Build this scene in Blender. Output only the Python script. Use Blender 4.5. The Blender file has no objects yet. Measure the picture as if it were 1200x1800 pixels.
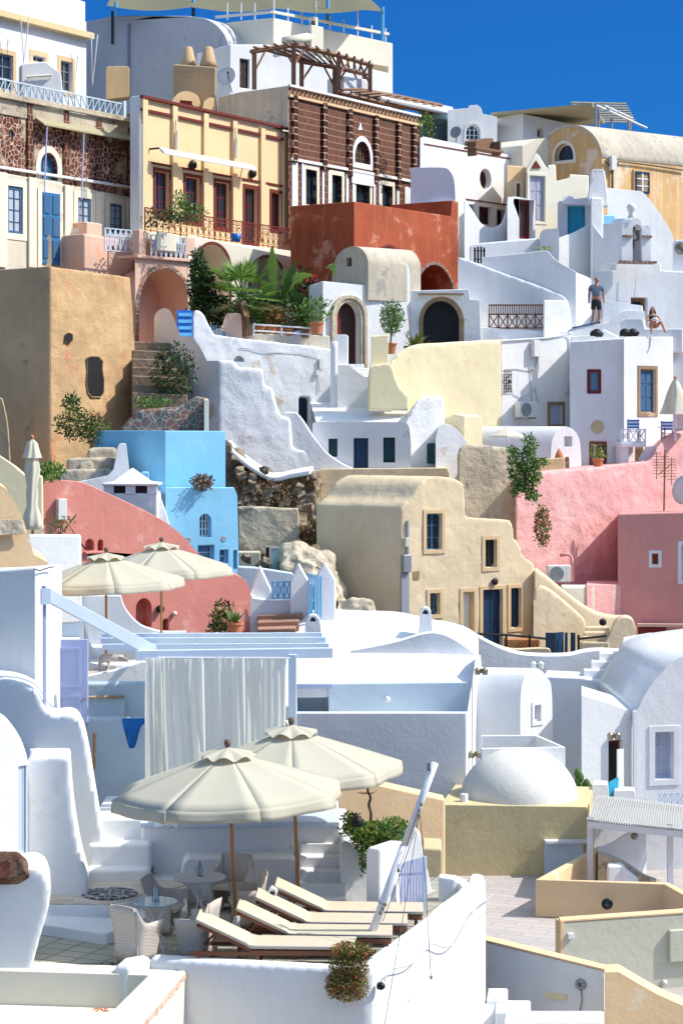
import bpy, bmesh, math, random
from mathutils import Vector, Matrix
from mathutils.geometry import tessellate_polygon
R = random.Random(7)
V = Vector
rad = math.radians
# ------------------------------------------------------------------ scene, camera, light
sc = bpy.context.scene
COL = sc.collection
F, HY, CX = 3700.0, 757.0, 600.0       # focal length, eye level and centre of the picture, in photo pixels
cam = bpy.data.cameras.new('camera')
cam.sensor_fit = 'VERTICAL'; cam.sensor_height = 36; cam.sensor_width = 24
cam.lens = F / 1800 * 36; cam.shift_y = -(900 - HY) / 1800; cam.clip_start = .5; cam.clip_end = 3000
co = bpy.data.objects.new('camera', cam); COL.objects.link(co)
co.rotation_euler = (rad(90), 0, 0); sc.camera = co
SUN_EL, SUN_AZ = 47.0, 93.0            # azimuth clockwise from +Y (the view direction)
w = bpy.data.worlds.new('World'); sc.world = w; w.use_nodes = True
nt = w.node_tree; nt.nodes.clear()
sky = nt.nodes.new('ShaderNodeTexSky'); sky.sky_type = 'NISHITA'; sky.sun_disc = False
sky.sun_elevation = rad(SUN_EL); sky.sun_rotation = rad(SUN_AZ)
sky.altitude = 100; sky.air_density = 1.0; sky.dust_density = 1.0; sky.ozone_density = 2.0
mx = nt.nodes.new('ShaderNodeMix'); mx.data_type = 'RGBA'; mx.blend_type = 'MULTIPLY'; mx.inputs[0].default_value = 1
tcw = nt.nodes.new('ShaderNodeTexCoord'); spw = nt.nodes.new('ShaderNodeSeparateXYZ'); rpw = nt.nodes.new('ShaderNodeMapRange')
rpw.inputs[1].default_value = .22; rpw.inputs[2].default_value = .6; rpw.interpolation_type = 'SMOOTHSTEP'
tnw = nt.nodes.new('ShaderNodeMix'); tnw.data_type = 'RGBA'; tnw.inputs[6].default_value = (.022, .15, .37, 1); tnw.inputs[7].default_value = (1.14, 1.12, .96, 1)  # tint set by height: deep blue low, paler above to add fill light
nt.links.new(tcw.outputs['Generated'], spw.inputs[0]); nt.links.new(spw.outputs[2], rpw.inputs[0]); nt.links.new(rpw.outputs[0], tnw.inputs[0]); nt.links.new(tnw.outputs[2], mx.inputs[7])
bg = nt.nodes.new('ShaderNodeBackground'); bg.inputs[1].default_value = 0.15
wo = nt.nodes.new('ShaderNodeOutputWorld')
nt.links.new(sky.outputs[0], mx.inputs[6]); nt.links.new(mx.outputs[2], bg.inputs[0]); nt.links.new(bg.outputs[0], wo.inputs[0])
sl = bpy.data.lights.new('sun', 'SUN'); sl.energy = 2.4; sl.angle = rad(.5); sl.color = (1, .965, .90)
so = bpy.data.objects.new('sun', sl); COL.objects.link(so)
a = rad(SUN_AZ); e = rad(SUN_EL)
sundir = V((math.sin(a) * math.cos(e), math.cos(a) * math.cos(e), math.sin(e)))
so.rotation_euler = sundir.to_track_quat('Z', 'Y').to_euler(); so.location = (20, 0, 60)
sc.view_settings.view_transform = 'Standard'; sc.view_settings.look = 'None'
sc.view_settings.exposure = 1.03; sc.view_settings.gamma = 1
sc.cycles.use_denoising = True
sc.cycles.max_bounces = 8; sc.cycles.diffuse_bounces = 5; sc.cycles.transparent_max_bounces = 8
sc.cycles.sample_clamp_indirect = 6

# ------------------------------------------------------------------ materials
MATS = {}
def _m(name):
    m = bpy.data.materials.new(name); m.use_nodes = True
    n = m.node_tree; b = n.nodes['Principled BSDF']; return m, n, b
def plaster(name, col, var=.10, stain=None, amt=.0, bump=.25, sc1=.55, rough=.9, streak=0.0, sscale=1.1, fine=9.0, dirt=None):
    """painted lime plaster: cloudy tone, worn patches with a shape of their own, hand-trowelled relief"""
    m, n, b = _m(name); N = n.nodes.new; L = n.links.new
    b.inputs['Roughness'].default_value = rough; b.inputs['Specular IOR Level'].default_value = .25
    g = N('ShaderNodeNewGeometry')
    def noise(s, d=4, vec=None, r=.6):
        t = N('ShaderNodeTexNoise'); t.inputs['Scale'].default_value = s; t.inputs['Detail'].default_value = d; t.inputs['Roughness'].default_value = r
        L(vec or g.outputs['Position'], t.inputs['Vector']); return t.outputs[0]
    def ramp(v, p0, p1):
        r = N('ShaderNodeMapRange'); r.inputs[1].default_value = p0; r.inputs[2].default_value = p1; r.clamp = True
        L(v, r.inputs[0]); return r.outputs[0]
    def mix(f, c1, c2):
        x = N('ShaderNodeMix'); x.data_type = 'RGBA'
        if isinstance(f, float): x.inputs[0].default_value = f
        else: L(f, x.inputs[0])
        for i, c in ((6, c1), (7, c2)):
            if isinstance(c, tuple): x.inputs[i].default_value = (*c, 1)
            else: L(c, x.inputs[i])
        return x.outputs[2]
    dk = tuple(c * (1 - var * 1.3) for c in col); lt = tuple(min(.88, c * (1 + var * .6)) for c in col)
    c = mix(ramp(noise(sc1), .3, .7), dk, lt)
    if streak:
        mp = N('ShaderNodeMapping'); mp.inputs['Scale'].default_value = (3.0, 3.0, .22); L(g.outputs['Position'], mp.inputs[0])
        s = ramp(noise(1.6, 5, mp.outputs[0]), .5, .75)
        sm = N('ShaderNodeMath'); sm.operation = 'MULTIPLY'; sm.inputs[1].default_value = streak; L(s, sm.inputs[0])
        c = mix(sm.outputs[0], c, dirt or tuple(x * .45 for x in col))
    if stain and amt > 0:
        s = ramp(noise(sscale, 8, r=.68), .68 - .28 * amt, .74 - .28 * amt)
        sm = N('ShaderNodeMath'); sm.operation = 'MULTIPLY'; sm.inputs[1].default_value = .85; L(s, sm.inputs[0])
        c = mix(sm.outputs[0], c, stain)
    L(c, b.inputs['Base Color'])
    bp = N('ShaderNodeBump'); bp.inputs['Strength'].default_value = bump; bp.inputs['Distance'].default_value = .06
    ad = N('ShaderNodeMath'); ad.operation = 'MULTIPLY_ADD'; ad.inputs[1].default_value = .45
    L(noise(fine, 5), ad.inputs[0]); L(noise(1.7, 3), ad.inputs[2]); L(ad.outputs[0], bp.inputs['Height']); L(bp.outputs[0], b.inputs['Normal'])
    MATS[name] = m; return m
def plain(name, col, rough=.6, var=.12, scale=6, metal=0, spec=.4, bump=0, transl=0, stretch=None):
    m, n, b = _m(name); N = n.nodes.new; L = n.links.new
    b.inputs['Roughness'].default_value = rough; b.inputs['Metallic'].default_value = metal; b.inputs['Specular IOR Level'].default_value = spec
    g = N('ShaderNodeTexCoord'); t = N('ShaderNodeTexNoise'); t.inputs['Scale'].default_value = scale; t.inputs['Detail'].default_value = 5
    src = g.outputs['Object']
    if stretch:
        mp = N('ShaderNodeMapping'); mp.inputs['Scale'].default_value = stretch; L(src, mp.inputs[0]); src = mp.outputs[0]
    L(src, t.inputs['Vector'])
    x = N('ShaderNodeMix'); x.data_type = 'RGBA'
    x.inputs[6].default_value = (*[c * (1 - var) for c in col], 1); x.inputs[7].default_value = (*[min(.9, c * (1 + var)) for c in col], 1)
    L(t.outputs[0], x.inputs[0]); L(x.outputs[2], b.inputs['Base Color'])
    if bump:
        bp = N('ShaderNodeBump'); bp.inputs['Strength'].default_value = bump; bp.inputs['Distance'].default_value = .02
        L(t.outputs[0], bp.inputs['Height']); L(bp.outputs[0], b.inputs['Normal'])
    if transl:
        o = n.nodes['Material Output']; tr = N('ShaderNodeBsdfTranslucent'); L(x.outputs[2], tr.inputs[0])
        ms = N('ShaderNodeMixShader'); ms.inputs[0].default_value = transl
        L(b.outputs[0], ms.inputs[1]); L(tr.outputs[0], ms.inputs[2]); L(ms.outputs[0], o.inputs[0])
    MATS[name] = m; return m
def masonry(name, stone, mortar, scale=1.0, kind='rubble', mort=.06, stone2=None, wear=0):
    m, n, b = _m(name); N = n.nodes.new; L = n.links.new
    b.inputs['Roughness'].default_value = .92; b.inputs['Specular IOR Level'].default_value = .2
    g = N('ShaderNodeNewGeometry'); pos = g.outputs['Position']
    nz = N('ShaderNodeTexNoise'); nz.inputs['Scale'].default_value = 3.0; L(pos, nz.inputs['Vector'])
    if kind == 'rubble':
        vv = N('ShaderNodeMix'); vv.data_type = 'RGBA'; vv.inputs[0].default_value = .12; L(pos, vv.inputs[6]); L(nz.outputs[1], vv.inputs[7])
        v1 = N('ShaderNodeTexVoronoi'); v1.feature = 'DISTANCE_TO_EDGE'; v1.inputs['Scale'].default_value = scale; L(vv.outputs[2], v1.inputs['Vector'])
        v2 = N('ShaderNodeTexVoronoi'); v2.inputs['Scale'].default_value = scale; L(vv.outputs[2], v2.inputs['Vector'])
        mr = N('ShaderNodeMapRange'); mr.inputs[1].default_value = mort; mr.inputs[2].default_value = mort * 1.6; L(v1.outputs['Distance'], mr.inputs[0])
        fac, cell = mr.outputs[0], v2.outputs['Color']
    s2 = stone2 or tuple(c * .5 for c in stone)
    sp = N('ShaderNodeSeparateColor'); L(cell, sp.inputs[0])
    c1 = N('ShaderNodeMix'); c1.data_type = 'RGBA'; c1.inputs[6].default_value = (*stone, 1); c1.inputs[7].default_value = (*s2, 1); L(sp.outputs[0], c1.inputs[0])
    n2 = N('ShaderNodeTexNoise'); n2.inputs['Scale'].default_value = .9; n2.inputs['Detail'].default_value = 6; L(pos, n2.inputs['Vector'])
    if wear:
        wr = N('ShaderNodeMapRange'); wr.inputs[1].default_value = 1 - wear - .35; wr.inputs[2].default_value = 1 - wear - .25; L(n2.outputs[0], wr.inputs[0])
        iv = N('ShaderNodeMath'); iv.operation = 'SUBTRACT'; iv.inputs[0].default_value = 1; L(wr.outputs[0], iv.inputs[1])
        mm = N('ShaderNodeMath'); mm.operation = 'MULTIPLY'; L(fac, mm.inputs[0]); L(iv.outputs[0], mm.inputs[1]); fac = mm.outputs[0]
    c2 = N('ShaderNodeMix'); c2.data_type = 'RGBA'; c2.inputs[6].default_value = (*mortar, 1); L(fac, c2.inputs[0]); L(c1.outputs[2], c2.inputs[7])
    L(c2.outputs[2], b.inputs['Base Color'])
    bp = N('ShaderNodeBump'); bp.inputs['Strength'].default_value = .5; bp.inputs['Distance'].default_value = .05
    n3 = N('ShaderNodeTexNoise'); n3.inputs['Scale'].default_value = 14; L(pos, n3.inputs['Vector'])
    ad = N('ShaderNodeMath'); ad.operation = 'MULTIPLY_ADD'; ad.inputs[1].default_value = .4; L(n3.outputs[0], ad.inputs[0]); L(fac, ad.inputs[2])
    L(ad.outputs[0], bp.inputs['Height']); L(bp.outputs[0], b.inputs['Normal'])
    MATS[name] = m; return m
def weave(name, col, gap, sx=40.0, sz=40.0):
    """basket weave / paving grid: checker of raised strands in object space"""
    m, n, b = _m(name); N = n.nodes.new; L = n.links.new
    b.inputs['Roughness'].default_value = .7
    g = N('ShaderNodeTexCoord'); mp = N('ShaderNodeMapping'); mp.inputs['Scale'].default_value = (sx, sx, sz); L(g.outputs['Object'], mp.inputs[0])
    ck = N('ShaderNodeTexChecker'); ck.inputs['Scale'].default_value = 1; ck.inputs[1].default_value = (*col, 1); ck.inputs[2].default_value = (*gap, 1); L(mp.outputs[0], ck.inputs['Vector'])
    L(ck.outputs[0], b.inputs['Base Color'])
    bp = N('ShaderNodeBump'); bp.inputs['Strength'].default_value = .6; bp.inputs['Distance'].default_value = .01; L(ck.outputs[1], bp.inputs['Height']); L(bp.outputs[0], b.inputs['Normal'])
    MATS[name] = m; return m
def bricks(name, c1, c2, mortar, bw, bh, ms=.02, rot=0.0, bump=.3, off=.5, squash=1.0):
    """coursed stone or paving. rot is the wall's heading so that courses run along it"""
    m, n, b = _m(name); N = n.nodes.new; L = n.links.new
    b.inputs['Roughness'].default_value = .85; b.inputs['Specular IOR Level'].default_value = .25
    g = N('ShaderNodeNewGeometry'); mp = N('ShaderNodeMapping'); mp.vector_type = 'POINT'
    if rot is None: mp.inputs['Rotation'].default_value = (0, 0, rad(25))
    else: mp.inputs['Rotation'].default_value = (0, 0, -rot)
    L(g.outputs['Position'], mp.inputs[0]); out = mp.outputs[0]
    if rot is not None:
        sp = N('ShaderNodeSeparateXYZ'); L(out, sp.inputs[0]); cb = N('ShaderNodeCombineXYZ'); L(sp.outputs[0], cb.inputs[0]); L(sp.outputs[2], cb.inputs[1]); out = cb.outputs[0]
    nz = N('ShaderNodeTexNoise'); nz.inputs['Scale'].default_value = 2.5; L(out, nz.inputs['Vector'])
    vv = N('ShaderNodeMix'); vv.data_type = 'RGBA'; vv.inputs[0].default_value = .035; L(out, vv.inputs[6]); L(nz.outputs[1], vv.inputs[7])
    t = N('ShaderNodeTexBrick'); t.inputs['Scale'].default_value = 1; t.inputs['Color1'].default_value = (*c1, 1); t.inputs['Color2'].default_value = (*c2, 1)
    t.inputs['Mortar'].default_value = (*mortar, 1); t.inputs['Mortar Size'].default_value = ms; t.inputs['Brick Width'].default_value = bw; t.inputs['Row Height'].default_value = bh
    t.inputs['Mortar Smooth'].default_value = .1; t.offset = off; L(vv.outputs[2], t.inputs['Vector'])
    L(t.outputs[0], b.inputs['Base Color'])
    iv = N('ShaderNodeMath'); iv.operation = 'SUBTRACT'; iv.inputs[0].default_value = 1; L(t.outputs[1], iv.inputs[1])
    bp = N('ShaderNodeBump'); bp.inputs['Strength'].default_value = bump; bp.inputs['Distance'].default_value = .03; L(iv.outputs[0], bp.inputs['Height']); L(bp.outputs[0], b.inputs['Normal'])
    MATS[name] = m; return m
def glassy(name, col, rough=.08):
    m, n, b = _m(name)
    b.inputs['Base Color'].default_value = (*col, 1); b.inputs['Roughness'].default_value = rough; b.inputs['Specular IOR Level'].default_value = .7
    MATS[name] = m; return m

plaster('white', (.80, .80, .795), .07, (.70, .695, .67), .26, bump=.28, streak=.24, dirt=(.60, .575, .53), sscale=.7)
plaster('dome_white', (.76, .73, .66), .07, (.60, .57, .50), .3, bump=.3, streak=.15, dirt=(.52, .5, .45))
plaster('grey_white', (.73, .735, .745), .07, (.66, .665, .67), .3, bump=.2, streak=.2, dirt=(.52, .52, .51))  # white plaster with the house front's shade put into its grey
plaster('aged_cream', (.68, .61, .48), .12, (.56, .44, .32), .32, bump=.35, streak=.35, dirt=(.48, .42, .34))
plain('deep_blue_wood', (.035, .17, .36), .45, .2, 5, stretch=(12, 12, 1))
plaster('white_rough', (.79, .79, .79), .07, (.52, .44, .34), .22, bump=.55, fine=12, sscale=.9, streak=.2, dirt=(.55, .53, .5))
plaster('white_worn', (.79, .79, .79), .07, (.58, .47, .36), .36, bump=.45, sscale=.55)
plaster('white_shade', (.74, .77, .80), .05, bump=.25)  # white with a bluish shade mixed into the colour
plaster('pale_blue_and_shade', (.56, .66, .72), .06, bump=.2)  # pale blue paint; also white walls with shade put into the colour
plaster('grey_plaster', (.56, .56, .57), .10, (.42, .42, .43), .35, bump=.3)
plaster('cream', (.80, .70, .45), .05, (.70, .58, .36), .25, bump=.2)
plaster('pale_cream', (.78, .72, .58), .05, (.6, .5, .38), .22, bump=.25)
plaster('olive_cream', (.60, .50, .28), .07, (.52, .40, .20), .35, bump=.3)
plaster('sage_cream', (.60, .58, .45), .06, (.5, .47, .34), .3, bump=.3)
plaster('peach', (.80, .56, .32), .06, (.78, .66, .5), .3, bump=.25)
plaster('ochre', (.62, .40, .20), .24, (.56, .24, .13), .44, bump=.8, streak=.45, dirt=(.42, .32, .20), sscale=.6, fine=12)
plaster('ochre_pale', (.62, .44, .25), .14, (.28, .24, .20), .30, bump=.6, streak=.4, dirt=(.66, .50, .33), sscale=.5)
plaster('ochre_house', (.68, .42, .18), .12, (.74, .62, .48), .40, bump=.4, streak=.7, dirt=(.76, .66, .54), sscale=.5)
plaster('beige', (.76, .61, .40), .12, (.66, .48, .28), .30, bump=.45, streak=.35, dirt=(.60, .44, .26))
plaster('beige_dark', (.36, .24, .14), .18, (.60, .46, .30), .40, bump=.5, streak=.6, dirt=(.18, .12, .08))
plaster('beige_trim', (.68, .49, .28), .06, bump=.2)
plaster('salmon', (.65, .25, .20), .09, (.72, .36, .30), .38, bump=.35, streak=.25, dirt=(.50, .16, .12))
plaster('pink', (.81, .43, .40), .08, (.82, .50, .46), .42, streak=.15, dirt=(.62, .27, .25), bump=.85, fine=11)
plaster('pink_smooth', (.73, .32, .29), .08, (.74, .34, .30), .36, bump=.35, streak=.25, dirt=(.55, .19, .17))
plaster('blue_plaster', (.25, .57, .78), .07, (.34, .62, .78), .32, streak=.2, dirt=(.20, .48, .68), bump=.25)
plaster('oxide_red', (.40, .092, .04), .22, (.56, .27, .18), .40, bump=.5, streak=.3, dirt=(.58, .22, .12), fine=10)
plaster('yellow', (.80, .585, .33), .05, (.80, .55, .24), .25, bump=.15)
plaster('yellow_trim', (.74, .58, .32), .05, bump=.15)
plaster('pink_beige', (.76, .50, .38), .10, (.80, .40, .26), .36, bump=.35, streak=.2)
plaster('old_stone', (.58, .49, .36), .22, (.25, .22, .18), .44, bump=1.4, fine=7, sscale=1.3, streak=.4, dirt=(.3, .26, .2))
plaster('old_vault', (.58, .51, .40), .16, (.34, .32, .28), .35, bump=.5, streak=.6, dirt=(.30, .28, .25))
plaster('rock', (.34, .27, .19), .5, (.08, .065, .05), .48, bump=2.2, fine=5, sc1=2.4, sscale=2.4)
plaster('earth', (.34, .25, .17), .3, (.16, .11, .07), .4, bump=1.2, fine=6)
plaster('rust_red', (.17, .035, .025), .10, bump=.2)
plaster('terracotta', (.60, .22, .10), .1, bump=.15)
plaster('step_clay', (.44, .25, .17), .14, (.40, .22, .14), .4, bump=.4)
masonry('dark_rubble', (.19, .055, .04), (.58, .46, .33), 5.2, mort=.035, stone2=(.10, .035, .03), wear=.09)
masonry('old_rubble', (.30, .11, .08), (.46, .38, .28), 5.5, mort=.035, stone2=(.13, .14, .13))
masonry('lava_stone', (.10, .03, .022), (.07, .028, .02), 9, mort=.02, stone2=(.17, .11, .07))
masonry('flagstones', (.62, .55, .47), (.66, .58, .50), 2.6, mort=.03, stone2=(.50, .42, .34))
masonry('slate_mosaic', (.10, .11, .13), (.45, .45, .45), 9, mort=.05)
bricks('pavers', (.40, .38, .31), (.36, .34, .28), (.16, .14, .11), .42, .30, .012, None, off=0.0)
bricks('slate_floor', (.50, .44, .41), (.44, .39, .37), (.36, .32, .30), .9, .3, .015, None)
plain('sky_blue_wood', (.12, .42, .70), .45, .1, 3)
plain('strong_blue_wood', (.025, .14, .50), .4, .1, 3)
plain('navy_wood', (.012, .045, .10), .4, .25, 5, stretch=(20, 20, 1))
plain('teal_dark', (.010, .05, .065), .4, .2, 5)
plain('grey_blue_wood', (.05, .13, .24), .5, .2, 4, stretch=(12, 12, 1))
plain('grey_lavender', (.40, .40, .47), .55, .08, 3)
plain('pale_blue_wood', (.60, .69, .80), .5, .05, 3)
plain('lavender_wood', (.46, .50, .72), .45, .04, 3)
plain('turquoise_wood', (.04, .42, .60), .45, .15, 4)
plain('red_wood', (.17, .014, .014), .45, .2, 5)
plain('brown_wood', (.22, .11, .06), .6, .3, 4, stretch=(6, 6, 1), bump=.3)
plain('teak', (.20, .07, .03), .5, .25, 3, stretch=(2, 14, 14), bump=.2)
plain('pole_wood', (.50, .23, .09), .45, .2, 3, stretch=(16, 16, 1))
plain('dark_wood', (.05, .025, .018), .55, .3, 5)
plain('dark', (.012, .011, .011), .6, .2, 5)
plain('black_metal', (.015, .015, .018), .4, .1, 5, metal=.3)
plain('red_metal', (.17, .022, .018), .5, .2, 8)
plain('grey_metal', (.35, .36, .37), .4, .1, 8, metal=.6)
plain('white_paint', (.78, .78, .80), .4, .03, 4)
plain('white_plastic', (.72, .72, .69), .35, .04, 4)
plain('grey_plastic', (.30, .32, .35), .5, .05, 5)
plain('canvas', (.62, .575, .45), .85, .06, 2.5, transl=.22, bump=.15)
plain('canvas_white', (.76, .72, .58), .85, .06, 2.5, transl=.25, bump=.15)
plain('shade_cloth', (.17, .16, .09), .9, .35, 5, transl=.08, bump=.5)
plain('curtain', (.88, .87, .81), .85, .03, 2, transl=.45)
plain('cushion', (.57, .50, .37), .85, .04, 5)
plain('cushion_side', (.60, .50, .50), .85, .06, 5)
plain('towel_blue', (.012, .13, .42), .9, .3, 9)
plain('gauge_straw', (.38, .33, .20), .9, .2, 5)
plain('slat_white', (.46, .445, .41), .7, .1, 4)
plain('cable', (.50, .50, .52), .6, .1, 4)
plain('cable_dark', (.06, .05, .05), .6, .1, 4)
plain('leaf', (.065, .15, .028), .6, .4, 9, transl=.2)
plain('leaf_light', (.20, .34, .06), .55, .3, 9, transl=.3)
plain('leaf_dark', (.018, .045, .012), .6, .4, 9)
plain('leaf_dry', (.25, .15, .06), .8, .3, 9)
plain('leaf_red', (.38, .07, .025), .7, .3, 9)
plain('leaf_olive', (.26, .24, .05), .7, .3, 9, transl=.15)
plain('flower_red', (.50, .02, .04), .6, .2, 9)
plain('bark', (.16, .11, .08), .9, .3, 12, bump=.6)
plain('skin', (.50, .25, .15), .5, .05, 9)
plain('skin_tan', (.42, .18, .10), .5, .05, 9)
plain('hair_brown', (.05, .022, .012), .5, .3, 30)
plain('shirt_grey', (.14, .18, .25), .9, .1, 20)
plain('shorts_dark', (.025, .025, .025), .9, .15, 20)
plain('cloth_white', (.7, .7, .68), .9, .1, 20)
plain('bell_metal', (.30, .28, .22), .4, .1, 20, metal=.8)
weave('wicker', (.68, .60, .52), (.46, .40, .34), 46, 46)
weave('lattice_wood', (.60, .24, .06), (.25, .08, .02), 14, 14)
glassy('glass_dark', (.022, .03, .04)); glassy('glass_blue', (.10, .20, .30)); glassy('glass_pale', (.42, .60, .64), .15); glassy('table_glass', (.30, .40, .42), .05)
glassy('glass_curtain', (.45, .50, .55), .4)
def mat(m): return MATS[m] if isinstance(m, str) else m

# ------------------------------------------------------------------ geometry helpers
def P(px, py, Y): return V(((px - CX) / F * Y, Y, (HY - py) / F * Y))
def H(px, py, z):
    """the point at height z (metres from eye level) seen at a photo pixel"""
    return P(px, py, z * F / (HY - py))
def cv(*pts, n=5):
    """a smooth curve through the points"""
    pts = [tuple(p) for p in pts]; out = []
    q = [tuple(2 * a - b for a, b in zip(pts[0], pts[1]))] + pts + [tuple(2 * a - b for a, b in zip(pts[-1], pts[-2]))]
    for i in range(1, len(q) - 2):
        for k in range(n):
            t = k / n
            out.append(tuple(.5 * (2 * b + (c - a) * t + (2 * a - 5 * b + 4 * c - d) * t * t + (3 * b - a - 3 * c + d) * t ** 3)
                             for a, b, c, d in zip(q[i - 1], q[i], q[i + 1], q[i + 2])))
    out.append(pts[-1]); return out
class PL:
    """a vertical plane through the point seen at column px at distance Y; yaw turns its face to the right"""
    def __init__(s, px, Y, yaw):
        t = rad(yaw); s.A = V(((px - CX) / F * Y, Y, 0)); s.U = V((math.cos(t), math.sin(t), 0)); s.N = V((math.sin(t), -math.cos(t), 0)); s.yaw = t
    def uz(s, px, py):
        dx = (px - CX) / F; t = s.A.dot(s.N) / (V((dx, 1, 0)).dot(s.N)); p = V((dx * t, t, 0)) - s.A
        return (p.dot(s.U), (HY - py) / F * t)
    def w(s, u, z, d=0): return s.A + s.U * u + s.N * d + V((0, 0, z))
    def at(s, px, py, d=0): return s.w(*s.uz(px, py), d)
    def Y(s, px): return s.at(px, HY).y
def fill(loops):
    """triangles of a flat outline with holes; checks the area and falls back to a constrained triangulation"""
    o = loops[0][0]; nrm = V((0, 0, 0)); l0 = loops[0]
    for i in range(len(l0)): nrm += (l0[i] - o).cross(l0[(i + 1) % len(l0)] - o)
    nrm.normalize(); ax = nrm.orthogonal().normalized(); ay = nrm.cross(ax); flat = [V(((p - o).dot(ax), (p - o).dot(ay))) for l in loops for p in l]
    def area(idx): return abs(sum(flat[idx[i]].x * flat[idx[(i + 1) % len(idx)]].y - flat[idx[(i + 1) % len(idx)]].x * flat[idx[i]].y for i in range(len(idx)))) / 2
    want, b, rings = 0, 0, []
    for k, l in enumerate(loops): r = list(range(b, b + len(l))); rings.append(r); want += area(r) * (1 if k == 0 else -1); b += len(l)
    tr = [tuple(t) for t in tessellate_polygon(loops)]
    if abs(sum(area(t) for t in tr) - want) < 1e-3 * want: return tr
    from mathutils.geometry import delaunay_2d_cdt
    ed = [(r[i], r[(i + 1) % len(r)]) for r in rings for i in range(len(r))]
    vs, es, fs, ov, oe, of = delaunay_2d_cdt(flat, ed, [], 0, 1e-6)
    def inside(p, r):
        c = False
        for i in range(len(r)):
            a_, b_ = flat[r[i]], flat[r[(i + 1) % len(r)]]
            if (a_.y > p.y) != (b_.y > p.y) and p.x < (b_.x - a_.x) * (p.y - a_.y) / (b_.y - a_.y) + a_.x: c = not c
        return c
    res = []
    for f in fs:
        if any(not ov[v] for v in f): continue
        c = (vs[f[0]] + vs[f[1]] + vs[f[2]]) / 3
        if inside(c, rings[0]) and not any(inside(c, r) for r in rings[1:]): res.append(tuple(ov[v][0] for v in f))
    return res
class MB:
    def __init__(s): s.v = []; s.f = []; s.m = []
    def quad(s, pts, mi=0):
        i = len(s.v); s.v += [V(p) for p in pts]; s.f.append(tuple(range(i, i + len(pts)))); s.m.append(mi); return s
    def obox(s, o, ex, ey, ez, mi=0):
        i = len(s.v); o, ex, ey, ez = V(o), V(ex), V(ey), V(ez)
        s.v += [o, o + ex, o + ex + ey, o + ey, o + ez, o + ex + ez, o + ex + ey + ez, o + ey + ez]
        for q in ((0, 3, 2, 1), (4, 5, 6, 7), (0, 1, 5, 4), (1, 2, 6, 5), (2, 3, 7, 6), (3, 0, 4, 7)): s.f.append(tuple(i + k for k in q)); s.m.append(mi)
        return s
    def box(s, c, size, rz=0, mi=0):
        x, y, z = size; q = Matrix.Rotation(rz, 3, 'Z'); ex, ey = q @ V((x, 0, 0)), q @ V((0, y, 0))
        return s.obox(V(c) - ex / 2 - ey / 2 - V((0, 0, z / 2)), ex, ey, V((0, 0, z)), mi)
    def pbox(s, pl, u0, u1, z0, z1, d0, d1, mi=0):
        return s.obox(pl.w(u0, z0, d1), pl.U * (u1 - u0), -pl.N * (d1 - d0), V((0, 0, z1 - z0)), mi)
    def prism(s, loop, ext, holes=(), inward=None, mi=0, mh=None):
        """loop: 3D points; ext: vector to the back face; holes: (points, depth)"""
        loop = [V(p) for p in loop]; ext = V(ext); loops = [loop] + [[V(p) for p in h[0]] for h in holes]
        tr = fill(loops); b = len(s.v); nf = len(loop)
        for l in loops: s.v += l
        for t in tr: s.f.append(tuple(b + k for k in t)); s.m.append(mi)
        bb = len(s.v); s.v += [p + ext for p in loop]
        for t in fill([loop]): s.f.append(tuple(bb + k for k in reversed(t))); s.m.append(mi)
        for k in range(nf): j = (k + 1) % nf; s.f.append((b + k, b + j, bb + j, bb + k)); s.m.append(mi)
        o = b + nf
        for h in holes:
            pts = h[0]; nh = len(pts); c = len(s.v); dv = V(inward) * h[1]; s.v += [V(p) + dv for p in pts]
            for k in range(nh): j = (k + 1) % nh; s.f.append((o + k, o + j, c + j, c + k)); s.m.append(mi if mh is None else mh)
            for t in tessellate_polygon([[V(p) for p in pts]]): s.f.append(tuple(c + k for k in t)); s.m.append(mi if mh is None else mh)
            o += nh
        return s
    def ring(s, outer, inner, ext, mi=0):
        n = len(outer); b = len(s.v); ext = V(ext)
        for l in (outer, inner): s.v += [V(p) for p in l]
        for l in (outer, inner): s.v += [V(p) + ext for p in l]
        for k in range(n):
            j = (k + 1) % n; O, I, OB, IB = b, b + n, b + 2 * n, b + 3 * n
            for q in ((O + k, O + j, I + j, I + k), (OB + j, OB + k, IB + k, IB + j), (O + j, O + k, OB + k, OB + j), (I + k, I + j, IB + j, IB + k)): s.f.append(q); s.m.append(mi)
        return s
    def tube(s, pts, r, seg=6, mi=0, cap=True):
        pts = [V(p) for p in pts]; n = len(pts); rs = r if isinstance(r, (list, tuple)) else [r] * n; b = len(s.v)
        for i, p in enumerate(pts):
            d = (pts[min(i + 1, n - 1)] - pts[max(i - 1, 0)]).normalized()
            x = d.cross(V((0, 0, 1)) if abs(d.z) < .9 else V((1, 0, 0))).normalized(); y = d.cross(x)
            for k in range(seg):
                t = 2 * math.pi * k / seg; s.v.append(p + (x * math.cos(t) + y * math.sin(t)) * rs[i])
        for i in range(n - 1):
            for k in range(seg):
                j = (k + 1) % seg; s.f.append((b + i * seg + k, b + i * seg + j, b + (i + 1) * seg + j, b + (i + 1) * seg + k)); s.m.append(mi)
        if cap:
            s.f.append(tuple(b + k for k in range(seg))); s.m.append(mi); s.f.append(tuple(b + (n - 1) * seg + k for k in reversed(range(seg)))); s.m.append(mi)
        return s
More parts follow.
